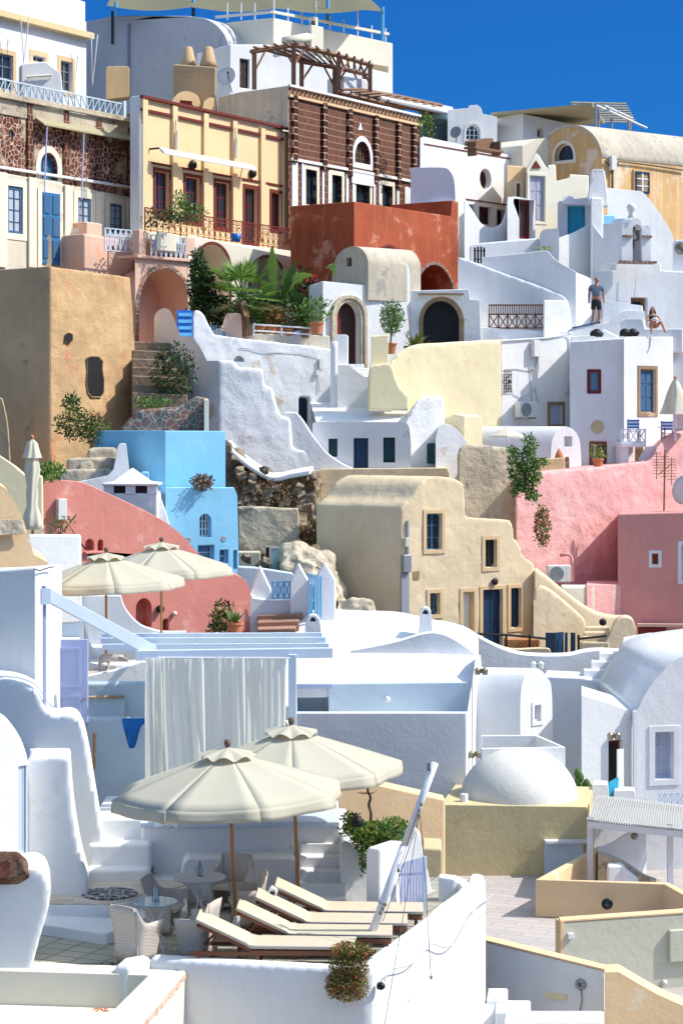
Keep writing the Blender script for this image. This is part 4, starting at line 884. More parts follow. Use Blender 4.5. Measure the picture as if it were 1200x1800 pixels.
one(MB().pbox(q, q.uz(735, 0)[0], q.uz(814, 0)[0], q.uz(735, 519)[1], q.uz(735, 515.5)[1], 0, .12), 'stone_ledge', 'beige_dark', 'thin brown stone ledge above the black arched doorway', 'ledge', bevel=.01)
for i, (x0, x1) in enumerate(((735, 742), (809, 816))): one(MB().pbox(q, q.uz(x0, 0)[0], q.uz(x1, 0)[0], q.uz(x0, 564)[1], q.uz(x0, 561)[1], 0, .14), 'stone_stub', 'beige_dark', ['left', 'right'][i] + ' stone stub at the springing of the black doorway arch', 'stone', 'stone stubs')
# white gatehouse with red door and vault hut
t = T('red_door_house', 'white house with a carved stone arch around an old red door', 'house')
q = PL(567, 79, 34)
wall(t, q, [(567, 494), (646, 502), (647, 458), (700, 461), *cv((706, 461), (716, 466), (720, 485), (719, 560), n=3)], 680, 'white', dep=2.5, bev=.05, holes=[W(590, 530, 632, 655, 'door', arch=1, r=.35, frame='red_wood', pane='dark_wood', grid=(2, 2), trim=.0, fw=.05)])
for g0, g1, d_ in ((0.0, .12, .1), (.12, .26, .16)):
    o_ = shape(q, 590, 530, 632, 655, 1, 16); link(MB().ring([q.w(*a_, d_) for a_ in grow(o_, g1)], [q.w(*a_, d_) for a_ in grow(o_, g0 if g0 else -.01)], -q.N * d_), 'arch_moulding', 'old_stone', t, bevel=.02)
m_ = MB().pbox(q, q.uz(592, 0)[0], q.uz(604, 0)[0], q.uz(592, 600)[1], q.uz(592, 541)[1], -.28, -.22); link(m_, 'open_leaf', 'red_wood', t)
wall(t, PL(567, 79, -50), [(543, 502), (567, 494)], 620, 'white_shade', dep=.35, name='side_wall')
t = T('vault_hut', 'small weathered barrel vaulted hut with a square hole on the white house roof', 'hut')
g = PL(647, 80.0, -38)
wall(t, g, cv((583, 520), (584, 478), (591, 452), (606, 437), (624, 433), (638, 440), (646, 456), (647, 470), n=4), 530, 'old_vault', ext=dirv(38, 2.6), holes=[W(608, 453, 618, 468, 'opening', r=.5)])
# plants on the palm terrace
t = T('planter_terrace', 'worn cream terrace wall below the row of flower pots', 'wall')
q = PL(430, 78.6, 8)
wall(t, q, [(392, 590), (425, 588), (470, 586), (580, 590)], 720, 'pale_cream', dep=4, bev=.05)
t = T('white_pipe_rail', 'low white pipe railing in front of the flower pots', 'railing'); q = PL(445, 78.3, 8)
link(MB().tube([q.at(445, 570), q.at(548, 577)], .035, 6), 'top_rail', 'white_paint', t); link(MB().tube([q.at(447, 581), q.at(548, 588)], .035, 6), 'bottom_rail', 'white_paint', t)
for x in (446, 495, 547): link(MB().tube([q.at(x, 569 + (x - 445) * .07), q.at(x, 590)], .035, 6), 'post', 'white_paint', t)
def pot_mesh(t, c, r, m='terracotta', h=None):
    h = h or r * 1.7; link(MB().lathe([(0, 0), (r * .68, 0), (r * .95, h * .85), (r * 1.08, h * .85), (r * 1.08, h), (r * .9, h), (r * .85, h * .8), (0, h * .8)], c, 14), 'pot', m, t)
    return c + V((0, 0, h * .85))
pl_ = [(459, 582, .19, 'terracotta', 'leaf', 'dark leafed bush in the first terracotta pot from the palm'), (478, 583, .2, 'terracotta', 'leaf_red', 'reddish plant in the second pot of the white railed row'), (494, 584, .16, 'terracotta', 'leaf_red', 'small rusty plant in the middle pot of the white railed row'),
       (508, 585, .17, 'terracotta', 'leaf_dry', 'dry plant in the pot left of the pale blue pot'), (524, 587, .15, 'lavender_wood', 'leaf', 'green plant in the pale blue pot of the row'), (537, 588, .2, 'brown_wood', 'leaf_light', 'bright green plant in the brown tub at the row end')]
for x, y, r_, m1, m2, lb in pl_:
    t = T('potted_plant', lb, 'potted plant', 'potted plants behind the white pipe rail'); c = pot_mesh(t, P(x, y + 6, 78.9), r_, m1)
    link(MB().leaves(c + V((0, .2, .42)), (.38, .3, .45), 130, .15, (0, 1)), 'foliage', [m2, 'leaf'], t, closed=False)
t = T('potted_plant', 'bushy green plant in a terracotta pot beside the white house corner', 'potted plant'); c = pot_mesh(t, P(556, 587, 78.4), .26)
link(MB().leaves(c + V((0, .1, .5)), (.65, .5, .5), 320, .16, (0, 1), up=.8), 'foliage', ['leaf_light', 'leaf'], t, closed=False)
t = T('garden_chair', 'black and white woven chair back among the flower pots', 'chair'); q = PL(512, 79.6, 15)
m_ = MB(); u0, z1 = q.uz(499, 549); u1, z0 = q.uz(518, 572)
for k in range(7): z = z1 - (z1 - z0) * k / 7; m_.pbox(q, u0, u1, z - .04, z, 0, .03)
link(m_, 'woven_back', 'cloth_white', t); link(MB().pbox(q, u0 - .03, u0 + .02, z0 - .5, z1 + .03, -.03, .01).pbox(q, u1 - .02, u1 + .03, z0 - .5, z1 + .03, -.03, .01).pbox(q, u0, u1, z0, z1, -.02, 0), 'frame', 'black_metal', t)
# palm
t = T('palm_tree', 'fan palm with broad dark green fronds on the planted terrace', 'palm tree'); c = P(425, 520, 78.3)
link(MB().tube([P(432, 590, 78.6), P(429, 560, 78.5), P(425, 530, 78.3)], [.26, .22, .16], 10), 'trunk', 'bark', t, smooth=True)
rr = random.Random(5)
for k in range(22):
    az = k * 2.4 + rr.uniform(-.2, .2); el = rr.uniform(-.5, 1.35); L_ = rr.uniform(.9, 1.35); d_ = V((math.cos(az) * math.cos(el), math.sin(az) * math.cos(el) * .8, math.sin(el)))
    h = c + d_ * L_ * .75; mb = MB().tube([c, c + d_ * L_ * .4, h], .022, 4)
    sd = d_.cross(V((0, 0, 1))); sd = sd.normalized() if sd.length > .05 else V((1, 0, 0)); up_ = sd.cross(d_)
    for j in range(30):
        a_ = rad(-105 + j * 7.2); dd = (d_ * math.cos(a_) + sd * math.sin(a_)).normalized(); l = rr.uniform(.65, .95) * (1.0 if abs(a_) < 1 else .75)
        tip = h + dd * l + up_ * .05 - V((0, 0, .12 * rr.random())); mid = h + dd * l * .55
        wv = dd.cross(up_).normalized() * .03; mb.quad([h, mid + wv, tip, mid - wv], rr.choice((0, 1, 1)) if el > -.2 else rr.choice((0, 2)))
    link(mb, 'frond', ['leaf', 'leaf_light', 'leaf_dry'], t, closed=False)
link(MB().blade(P(425, 535, 78.0), P(442, 588, 77.8), .25, 0).blade(P(425, 532, 78.0), P(436, 592, 77.9), .2, 0), 'dead_frond', 'leaf_dry', t, closed=False)
t = T('banana_plant', 'banana plant with long ragged bright green leaves against the red wall', 'banana plant'); b0 = P(500, 575, 80)
for k, (x, y, wd, dr, m1) in enumerate(((478, 432, .5, 0, 'leaf_light'), (548, 482, .5, .5, 'leaf_light'), (520, 455, .35, .1, 'leaf'), (455, 490, .45, .2, 'leaf_light'), (470, 520, .5, .3, 'leaf'), (535, 520, .45, .3, 'leaf'), (498, 470, .4, .05, 'leaf_light'), (512, 505, .5, .2, 'leaf'), (488, 530, .5, .2, 'leaf_light'), (575, 470, .4, .4, 'leaf_light'))):
    tip = P(x, y, 79.3 + .1 * k); base = b0 + V((.1 * (k - 4), 0, .6)) if k < 9 else P(592, 500, 80.4); mb = MB()
    n = 18; sd = (tip - base).cross(V((0, 1, 0))).normalized(); pr = None
    for i in range(n + 1):
        f_ = i / n; p_ = base.lerp(tip, f_) + V((0, 0, dr * math.sin(math.pi * f_))); ww = wd * (.06 if f_ < .25 else math.sin(math.pi * (f_ - .2) / .82)) * rr.uniform(.5, 1.0) + .02
        cur = (p_ - sd * ww / 2 - V((0, 0, ww * .15)), p_, p_ + sd * ww / 2 - V((0, 0, ww * .15)))
        if pr:
            mb.quad([pr[0], pr[1], cur[1], cur[0]]); mb.quad([pr[1], pr[2], cur[2], cur[1]])
        pr = cur
    link(mb, 'leaf_blade', m1, t, closed=False)
link(MB().tube([b0 - V((0, 0, .5)), b0 + V((0, 0, .9))], .12, 8), 'stem', 'leaf_dry', t)
one(MB().leaves(P(470, 545, 80.2), (1.7, .6, .7), 1500, .2, (0, 1, 2), shell=.3), 'terrace_shrubs', ['leaf', 'leaf_dark', 'leaf_light'], 'dense mixed green shrubs between palm and flower pots', 'shrubs', closed=False)
one(MB().leaves(P(525, 520, 81.5), (1.0, .5, 1.1), 800, .22, (0, 1, 1), shell=.3), 'dark_shrub', ['leaf', 'leaf_dark'], 'dark shrub in the shade left of the white house corner', 'shrub', closed=False)
one(MB().leaves(P(545, 488, 80.3), (.35, .3, .16), 60, .12, (0,)), 'red_bougainvillea', ['flower_red'], 'cluster of red flowers by the tip of the banana leaf', 'flowers', closed=False)
# small tree and agave right of the red door
t = T('potted_tree', 'round leafed green tree in a terracotta pot by the cream pillar', 'potted tree'); c = pot_mesh(t, P(686, 622, 79), .24)
link(MB().tube([c, c + V((.05, 0, .7))], .04, 6), 'trunk', 'bark', t)
link(MB().leaves(c + V((.05, 0, 1.0)), (.46, .42, .66), 1300, .11, (0, 0, 1), shell=.35), 'crown', ['leaf', 'leaf_light'], t, closed=False)
t = T('agave', 'wide spiky agave behind the cream terrace wall', 'plant'); c = P(730, 612, 79.6); m_ = MB()
for k in range(44): a_ = k * 2.4; l = R.uniform(.6, .95); e_ = R.uniform(.25, 1.3); m_.blade(c, c + V((math.cos(a_) * math.cos(e_) * l, math.sin(a_) * math.cos(e_) * l, math.sin(e_) * l)), .08, .06, mi=k % 2)
link(m_, 'leaves', ['leaf', 'leaf_olive'], t, closed=False); pot_mesh(t, P(724, 632, 79.4), .3, 'brown_wood')
# --- cream terrace wall
t = T('cream_wall', 'large plain cream wall with a flowing top below the agave', 'wall')
wall(t, PL(684, 75.8, 34), [(684, 640), *cv((688, 634), (700, 620), (715, 610), (735, 604), n=3), (880, 596)], 860, 'cream', dep=2, soft=3, remesh=.08, noise=.04)
wall(t, PL(650, 75.2, 14), [(652, 590), (682, 588)], 720, 'cream', dep=.5, bev=.05, name='pillar')
wall(t, PL(646, 74.9, 12), [(646, 668), (650, 642), (682, 638), *cv((686, 640), (692, 650), (695, 664), (704, 682), (718, 696), n=3)], 722, 'cream', dep=.5, soft=3, remesh=.05, name='buttress')
wall(t, PL(815, 76, -20), [(780, 736), (800, 728), (815, 731)], 830, 'cream', ext=dirv(38, .9), bev=.04, name='lower_block')
# --- white block with air conditioner
q = PL(880, 79.2, 34)
t = T('white_ac_house', 'white house wall carrying cables and an air conditioner right of the cream wall', 'house')
wall(t, q, [(880, 597), (1004, 590)], 860, 'white', dep=4, holes=[W(966, 712, 987, 746, grid=(2, 2), frame='lavender_wood', pane='glass_curtain', trim=.13, tmat='beige_dark', r=.12)])
def ac_unit(label, c, rz, s=1.0, group=None):
    t = T('air_conditioner', label, 'air conditioner', group); w_, d_, h = .85 * s, .3 * s, .6 * s; q_ = Matrix.Rotation(rz, 3, 'Z')
    link(MB().box(c, (w_, d_, h), rz), 'casing', 'white_plastic', t, bevel=.03)
    fc = c + q_ @ V((-.1 * s, -d_ / 2 - .005, 0)); ax = q_ @ V((0, -1, 0)); m_ = MB()
    for r_ in (.05, .1, .15, .2, .24): m_.lathe([(r_ * s, 0), (r_ * s + .012, .012), (r_ * s + .02, 0)], fc, 24, axis=ax)
    m_.lathe([(0, -.002), (.25 * s, -.002)], fc, 24, axis=ax, mi=1); link(m_, 'fan_grille', ['grey_plastic', 'grey_metal'], t, closed=False)
    link(MB().obox(c + q_ @ V((w_ * .3, -d_ / 2 - .006, -h * .4)), q_ @ V((.16 * s, 0, 0)), q_ @ V((0, .01, 0)), V((0, 0, h * .8))), 'side_panel', 'white_plastic', t)
    for k in (-1, 1): link(MB().box(c + q_ @ V((k * w_ * .38, 0, -h / 2 - .03)), (.06, d_ * 1.3, .05), rz), 'bracket', 'grey_metal', t)
    return t
ac_unit('white air conditioner hung on the white wall above the small vault', q.at(916, 720, .25), rad(36), 1.0)
one(MB().box(q.at(937, 613, .14), (.34, .2, .62), rad(36)), 'meter_box', 'white_plastic', 'white meter box high on the white wall by the cream wall', 'meter box', bevel=.02)
wire([q.at(*a_, .06) for a_ in ((941, 624), (942, 632), (939, 645), (933, 650), (931, 643))], .035, 'cable', 'meter_cable', 'looped grey cable hanging below the white meter box')
wire([q.at(*a_, .04) for a_ in ((882, 600), (960, 594), (994, 588), (999, 596), (999, 660), (998, 690), (992, 692), (991, 684))], .03, 'white_paint', 'wall_pipe', 'white pipe along the roof edge and down the corner', 'pipe')
wire([q.at(*a_, .03) for a_ in ((884, 650), (905, 648), (930, 652), (933, 705))], .014, 'cable', 'thin_cable', 'thin cable leading down to the wall air conditioner')
wire([q.at(*a_, .03) for a_ in ((893, 668), (900, 692), (915, 700), (932, 690), (938, 682), (945, 708))], .012, 'cable', 'thin_cable', 'sagging thin cable left above the wall air conditioner')
m_ = MB()
for k in range(4): m_.tube([q.at(884 + k * 4, 653, .06), q.at(884 + k * 4, 690, .06)], .012, 4)
for k in range(8): m_.tube([q.at(883, 654 + k * 5, .06), q.at(898, 653 + k * 5, .06)], .012, 4)
m_.tube([q.at(886, 664, .1), q.at(894, 659, .1)], .03, 5).tube([q.at(888, 684, .1), q.at(895, 680, .1)], .03, 5).box(q.at(893, 671, .1), (.1, .08, .1))
one(m_, 'meter_grid', 'cable_dark', 'small wire grid with clips on the white wall edge', 'wire grid')
# --- white corner house with red window
q = PL(1001, 78.4, -4)
t = T('red_window_house', 'shaded white corner house with a small red framed window', 'house')
wall(t, q, [(1001, 600), (1096, 594)], 870, 'white', dep=4.5, bev=.05, holes=[
    W(1031, 649, 1056, 692, grid=(1, 1), frame='red_wood', pane='glass_blue', r=.12, fw=.12),
    W(1035, 776, 1066, 850, 'door', frame='brown_wood', pane='white_paint', r=.16, fw=.16, grid=(1, 1))])
link(lattice(MB(), PL(1001, 78.52, -4), 1047, 784, 1064, .55, 3, .03, .03, mid=True), 'iron_grille', 'black_metal', t)
wall(t, PL(1095, 78.0, 40), [(1095, 594), (1108, 592), (1182, 592)], 870, 'white', dep=4, bev=.05, name='right_wall', holes=[W(1124, 649, 1150, 726, 'door', frame='beige_dark', pane='grey_blue_wood', grid=(2, 3), r=.14, fw=.05, trim=.14, tmat='beige_dark')])
one(MB().lathe([(0, .02), (.15, .02), (.22, .06), (.25, 0), (.25, .0)], q.at(1049, 750, .0), 18, axis=q.N), 'round_vent', 'olive_cream', 'round stone vent on the wall above the brown door', 'vent', closed=False)
t = T('right_rear_house', 'shaded white house at the right edge behind the closed parasol', 'house')
wall(t, PL(1158, 80.5, -6), [(1158, 620), (1230, 616)], 860, 'white', dep=3, holes=[W(1173, 724, 1230, 800, 'opening', r=.5, trim=.08, tmat='red_wood')])
solo('roof_stair_block', 'low white roof parapet on the right edge above the blue door', 'wall', PL(1160, 82, 0), [(1160, 588), (1225, 585)], 640, 'white', dep=1.5)
# roof terrace for people
t = T('roof_terrace', 'smooth white mound and ledges of the roof where the man walks', 'roof')
wall(t, PL(1000, 81.6, 6), [(1000, 592), (1004, 585), (1036, 570), (1062, 569), *cv((1070, 566), (1085, 553), (1100, 546), (1132, 547), n=3), (1136, 592)], 606, 'white', dep=1.6, bev=.1)
wall(t, PL(1088, 80.2, -6), [(1088, 566), (1096, 561), (1130, 561), (1134, 578), (1200, 578)], 620, 'white', dep=1.2, bev=.06, name='bench')
wall(t, PL(1000, 79.6, 8), [(1002, 592), (1048, 588), (1060, 578), (1088, 592)], 620, 'white', dep=.5, bev=.06, name='ledge')
wall(t, PL(1060, 82.8, 8), [(1058, 540), (1060, 528), (1128, 537), (1131, 560)], 640, 'white', dep=1, bev=.05, name='low_wall')
t = T('roof_ladder', 'pale blue folded boards lying on the white roof by the man', 'boards'); q4 = PL(996, 80.1, 0)
for k in range(3): link(MB().tube([q4.at(996 + k * 4, 583 - k * 3, .1), q4.at(1042 + k * 3, 572 - k * 2, .1)], .035, 4), 'board', ['pale_blue_wood', 'cloth_white', 'grey_blue_wood'][k], t)
for i, (x, y) in enumerate(((1048, 591), (1098, 590), (1110, 590))):
    mb = MB().lathe([(0, 0), (.22, 0), (.26, .1), (.2, .2), (.08, .26), (0, .27)], P(x, y + 1, 79.2), 9)
    for v in mb.v: v.x += R.uniform(-.04, .04); v.z += R.uniform(-.02, .04)
    one(mb, 'bag', 'dark', ['dark bag lying alone on the roof edge below the man', 'dark lumpy bag left of its twin beside the sitting woman', 'dark lumpy bag nearest the sitting woman'][i], 'bag', 'bags on the roof edge', smooth=True)
# --- small vault with roof, umbrella, planters
t = T('small_white_vault', 'small white barrel vault with a square window beside the potted plant', 'house')
g = PL(968, 76.6, 30)
wall(t, g, cv((968, 840), (968, 790), (973, 765), (984, 752), (996, 750), (1010, 758), (1019, 780), (1022, 840), n=4), 860, 'white', ext=dirv(168, 3.0), bev=.05, holes=[W(991, 767, 1005, 785, 'opening', r=.3)])
solo('olive_planter_wall', 'yellowish olive box wall in front of the small white vault', 'planter', PL(940, 75.4, 10), [(940, 808), (992, 804)], 860, 'olive_cream', dep=.4)
solo('jar_like_stub', 'mottled stone stub at the end of the olive box wall', 'stub', PL(991, 75.8, 10), cv((990, 812), (991, 805), (999, 803), (1000, 812), n=3), 850, 'old_rubble', dep=.3)
one(MB().lathe([(0, 0), (.1, 0), (.16, .1), (.12, .25), (.03, .42), (0, .43)], P(982, 809, 75.9), 10), 'clay_figure', 'terracotta', 'small orange clay ornament on the olive box wall', 'ornament', smooth=True)
# --- things on the blue balcony
t = T('white_balcony', 'small white crossed balcony railing below the blue door', 'balcony'); q = PL(1091, 76.8, 2)
link(lattice(MB(), q, 1091, 754, 1133, .5, 3, .05, .05), 'railing', 'white_paint', t)
link(MB().pbox(q, q.uz(1090, 0)[0], q.uz(1134, 0)[0], q.uz(1090, 786)[1], q.uz(1090, 778)[1], -1.5, .1), 'slab', 'white', t, bevel=.02)
link(MB().pbox(q, q.uz(1092, 0)[0], q.uz(1104, 0)[0], q.uz(1090, 840)[1], q.uz(1090, 786)[1], -1.4, 0), 'pier', 'white', t)
solo('curved_ramp_wall', 'white ramp wall curving up beside the dark niche under the balcony', 'wall', PL(1120, 77, 10), [*cv((1118, 825), (1122, 805), (1130, 792), (1135, 785), n=3), (1165, 783)], 850, 'white', dep=1.2)
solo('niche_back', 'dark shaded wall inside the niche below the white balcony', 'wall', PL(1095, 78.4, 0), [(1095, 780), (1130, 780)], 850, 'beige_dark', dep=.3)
for i, (x, y, Y) in enumerate(((1112, 738, 77.6), (1171, 741, 77.8))):
    t = T('striped_chair', ['blue and white striped director chair behind the balcony railing', 'blue and white striped director chair beside the closed white parasol'][i], 'chair', 'striped chairs'); q = PL(x, Y, 0)
    for k in range(5): z = q.uz(x, y + k * 3)[1]; link(MB().pbox(q, -.2, .2, z - .062, z, 0, .03), 'stripe', 'cloth_white' if k % 2 else 'strong_blue_wood', t)
    m_ = MB(); z0 = q.uz(x, y + 42)[1]
    for u in (-.2, .2): m_.pbox(q, u - .02, u + .02, z0, q.uz(x, y - 1)[1], -.03, .0).pbox(q, u - .02, u + .02, z0, q.uz(x, y + 18)[1], .35, .38)
    link(m_, 'frame', 'navy_wood', t); link(MB().pbox(q, -.2, .2, q.uz(x, y + 21)[1], q.uz(x, y + 20)[1], 0, .38), 'seat', 'strong_blue_wood', t)
def closed_parasol(name, label, x, ytop, ybot, Y, wd, pole, ypole, mats):
    t = T(name, label, 'parasol'); q = P(x, ytop, Y); H_ = (ybot - ytop) / F * Y; mb = MB(); n = 20; pts = []
    for i in range(13):
        f_ = i / 12; r_ = wd * (.1 + .9 * f_ ** .8); pts.append((f_, r_))
    b = 0
    for i, (f_, r_) in enumerate(pts):
        for k in range(n):
            a_ = 2 * math.pi * k / n; rr_ = r_ * (1 + .22 * math.cos(a_ * 8 + f_ * 1.5) + .1 * math.sin(a_ * 3)); mb.v.append(q + V((rr_ * math.cos(a_), rr_ * math.sin(a_), -H_ * f_)))
    for i in range(12):
        for k in range(n): j = (k + 1) % n; mb.f.append((i * n + k, i * n + j, (i + 1) * n + j, (i + 1) * n + k)); mb.m.append(0)
    mb.f.append(tuple(range(n))); mb.m.append(0)
    link(mb, 'folded_canopy', mats, t, closed=False, smooth=True); link(MB().tube([q + V((0, 0, .1)), P(x, ypole, Y)], pole, 8), 'pole', 'white_paint', t)
    link(MB().lathe([(0, 0), (.06, .02), (.05, .1), (0, .14)], q, 8), 'finial', 'terracotta', t); return t
closed_parasol('closed_parasol', 'closed off white parasol on the terrace at the right edge', 1186, 667, 728, 77, .5, .05, 775, 'canvas_white')
t = T('patio_table', 'white table edge beside the closed parasol at the right', 'table'); q = PL(1160, 76.8, 0)
link(MB().pbox(q, q.uz(1158, 0)[0], q.uz(1215, 0)[0], q.uz(1180, 752)[1], q.uz(1180, 750)[1], -.6, 0), 'top', 'white_paint', t); link(MB().pbox(q, q.uz(1170, 0)[0], q.uz(1172, 0)[0], q.uz(1180, 790)[1], q.uz(1180, 752)[1], -.5, -.45), 'leg', 'dark', t)
# --- pink house group
q = PL(905, 72.5, 37)
t = T('pink_house', 'large rough pink plastered wall with a rising top edge at the right', 'house')
wall(t, q, [(905, 836), (939, 831), (1067, 818), (1136, 811), *cv((1144, 806), (1156, 783), (1172, 768), (1190, 761), (1235, 752), n=4)], 1160, 'pink', dep=3.5, soft=3, remesh=.07, noise=.1)
t = T('pink_front_block', 'smooth deeper pink block with a small white framed window', 'house'); q = PL(1085, 72.6, -6)
wall(t, q, [(1085, 903), (1240, 899)], 1160, 'pink_smooth', dep=4, bev=.06, holes=[W(1145, 973, 1156, 992, grid=(1, 1), frame='terracotta', pane='terracotta', r=.3, trim=.11, tmat='white'), W(1197, 958, 1225, 1020, grid=(2, 3), r=.2, trim=.13, tmat='white')])
t = T('red_hatch', 'low dark red hatch with a pale lintel below the pink block', 'hatch'); q5 = PL(1118, 72.2, -6)
link(MB().pbox(q5, q5.uz(1119, 0)[0], q5.uz(1200, 0)[0], q5.uz(1119, 1101)[1], q5.uz(1119, 1096)[1], -.1, .12), 'lintel', 'pink_beige', t); link(MB().pbox(q5, q5.uz(1121, 0)[0], q5.uz(1170, 0)[0], q5.uz(1119, 1125)[1], q5.uz(1119, 1101)[1], -.1, .03), 'shutter', 'red_wood', t)
solo('pink_step_block', 'low rough pink block with a rounded top in front of the pink house', 'wall', PL(1030, 71.8, 32), [(1030, 1028), *cv((1095, 1028), (1108, 1032), (1111, 1045), n=3)], 1160, 'pink', dep=2, bev=.1)
solo('cream_cupboard', 'pale cream cupboard wall beneath the air conditioner on the pink side', 'wall', PL(996, 71.6, 20), [(985, 1032), (1044, 1031)], 1130, 'pale_cream', dep=1.2)
ac_unit('large white air conditioner standing by the pink wall', P(981, 1008, 71.4), rad(8), .95)
wire([PL(985, 72.6, 20).at(*a_) for a_ in ((984, 976), (998, 974), (1004, 980), (1006, 1022))], .06, 'pink_smooth', 'pink_pipe', 'pink painted pipe bending down beside the large air conditioner', 'pipe')
t = T('tv_antenna', 'rusty spiky television antenna above the pink wall', 'antenna'); c = P(1166, 905, 74); tp = P(1168, 790, 74)
link(MB().tube([c, tp], .035, 6), 'mast', 'leaf_dry', t)
m_ = MB()
for k in range(3):
    b_ = tp + V((-.3 + .28 * k, .1 * k, -.1 - .1 * k)); m_.tube([b_, b_ - V((0, 0, .95))], .015, 4)
    for j in range(8): m_.tube([b_ - V((.14, 0, .1 * j + .05)), b_ - V((-.14, .1, .1 * j + .05))], .01, 4)
m_.tube([P(1155, 835, 72.4), P(1180, 815, 72.4)], .015, 4); link(m_, 'elements', 'leaf_dry', t)
t = T('satellite_dish', 'white satellite dish cut by the right edge above the pink block', 'satellite dish'); link(MB().lathe([(0, 0), (.3, .03), (.52, .12), (.52, .15), (.3, .06), (0, .03)], P(1206, 862, 73.6), 22, axis=(-.7, -.7, .15)), 'dish', 'white_plastic', t, smooth=True); link(MB().tube([P(1206, 862, 73.8), P(1204, 903, 74)], .04), 'mast', 'grey_metal', t)
t = T('potted_plant', 'yellow green plant in an orange pot on top of the pink wall', 'potted plant'); c = pot_mesh(t, P(1050, 823, 75.4), .2); link(MB().leaves(c + V((0, 0, .28)), (.3, .25, .3), 110, .13, (0, 1)), 'foliage', ['leaf_olive', 'leaf_light'], t, closed=False)
one(MB().lathe([(0, .02), (.07, .03), (.1, 0)], PL(905, 72.4, 37).at(961, 905), 12, axis=PL(905, 72.4, 37).N), 'wall_spotlight', 'pink_smooth', 'small pink round fitting on the rough pink wall', 'fitting', closed=False)
t = T('climbing_vine', 'leafy green climber hanging over the edge between grey rough wall and pink wall', 'climbing plant')
link(MB().tube([P(925, 880, 70.6), P(922, 860, 70.6), P(924, 830, 70.5), P(928, 790, 70.5)], [.02, .03, .03, .015], 6), 'stem', 'bark', t)
mb = MB()
for x, y, rx, rz, n in ((930, 782, .25, .42, 260), (925, 812, .38, .45, 380), (903, 822, .22, .5, 260), (927, 848, .36, .42, 360), (950, 812, .3, .14, 130), (905, 862, .18, .3, 160), (935, 872, .22, .25, 200), (915, 840, .3, .5, 300), (900, 795, .16, .25, 120), (938, 835, .25, .4, 220)): mb.leaves(P(x, y, 70.4), (rx, .3, rz), n, .13, (0, 0, 1), shell=.2)
link(mb, 'crown', ['leaf', 'leaf_light'], t, closed=False)
one(MB().leaves(P(952, 925, 71.6), (.3, .25, .75), 650, .12, (0, 0, 1, 2), shell=.2), 'wall_caper_bush', ['leaf', 'leaf_olive', 'leaf_red'], 'hanging green bush on the rough pink wall', 'bush', closed=False)
# --- long white wall and rough stair wall
q = PL(338, 76.5, 22)
t = T('long_white_wall', 'long worn white wall below the palm terrace with a small latticed window', 'wall')
wall(t, q, [(338, 560), *cv((339, 550), (345, 545), (356, 550), (366, 568), (376, 588), n=3), (400, 592), (500, 603), (590, 614)], 860, 'white_worn', dep=1.2, soft=1, remesh=.05, noise=.06, holes=[W(525, 698, 544, 752, grid=(4, 8), frame='navy_wood', pane='dark', r=.3, fw=.03)])
t = T('blue_gate', 'bright blue louvred gate between two rounded white posts', 'gate'); q6 = PL(310, 76.2, 20)
u0, z1 = q6.uz(311, 545); u1, z0 = q6.uz(339, 640)
link(MB().pbox(q6, u0, u1, z0, z1, -.03, 0), 'back_panel', 'strong_blue_wood', t)
for k in range(8): z = z1 - .1 - k * .24; link(MB().pbox(q6, u0 + .05, u1 - .05, z - .12, z, 0, .05), 'slat', 'sky_blue_wood', t)
t = T('small_blue_gate', 'small blue picket gate beside the pink pillar', 'gate'); q6 = PL(370, 76.9, 15)
for k in range(7): link(strip(q6, 372 + k * 3.8, 570 + k * 2.2, 610, .06, .03), 'picket', 'grey_blue_wood', t)
solo('pink_pillar', 'pink beige pillar with a square panel at the foot of the palm', 'pillar', PL(390, 77.4, 15), cv((390, 600), (391, 575), (397, 553), (405, 550), (418, 551), (424, 556), (426, 600), n=3), 640, 'pink_beige', dep=.8)
t = T('rough_stair_wall', 'rough white stepped stair wall descending to the right', 'wall')
wall(t, PL(383, 73.5, 14), [(383, 634), (412, 634), (418, 645), (450, 647), (462, 648), (465, 676), (479, 683), (482, 700), (493, 729), (511, 736), (514, 788), (540, 792), (544, 803), (548, 799), (560, 799), (566, 812), (569, 824)], 900, 'white_rough', dep=1.0, soft=4, noise=.07, remesh=.07)
wall(t, PL(384, 73.6, -48), [(271, 640), (271, 560), *cv((273, 552), (280, 545), (290, 542), (300, 548), (310, 572), (318, 591), n=4), (337, 592), *cv((340, 594), (352, 610), (364, 634), n=3), (384, 634)], 900, 'white_worn', dep=.6, bev=.1, name='upper_wall')
o = solo('small_white_arch', 'small white arched hood on the long worn wall', 'arch', PL(404, 76, 20), [(404, 660), (404, 636), *cv((406, 636), (407, 626), (413, 619), (420, 616), (428, 619), (434, 627), (436, 636), n=3), (441, 637)], 662, 'white', dep=.5, holes=[W(411, 625, 430, 636, 'opening', arch=1, r=.3)])
solo('curved_banister', 'thin curved white banister wall sweeping down before the shuttered house', 'wall', PL(500, 74.2, 5), [(499, 724), (521, 724), *cv((521, 724), (533, 738), (554, 770), (575, 795), (600, 813), (622, 823), n=3)], 860, 'white_worn', dep=.45, bev=.1)
one(MB().tube([PL(590, 75.8, 10).at(587, 604 + k * 8 if k else 600, .0) for k in range(15)], .13, 8), 'white_downpipe', 'white', 'thick white vertical pipe on the long worn wall', 'pipe', smooth=True)
solo('white_gate_pillar', 'square white pillar at the top of the steps by the red door', 'pillar', PL(588, 77, 12), [(587, 592), (590, 588), (610, 588), (612, 592)], 720, 'white', dep=.5)
t = T('white_steps', 'short flight of white steps leading up to the red door', 'steps')
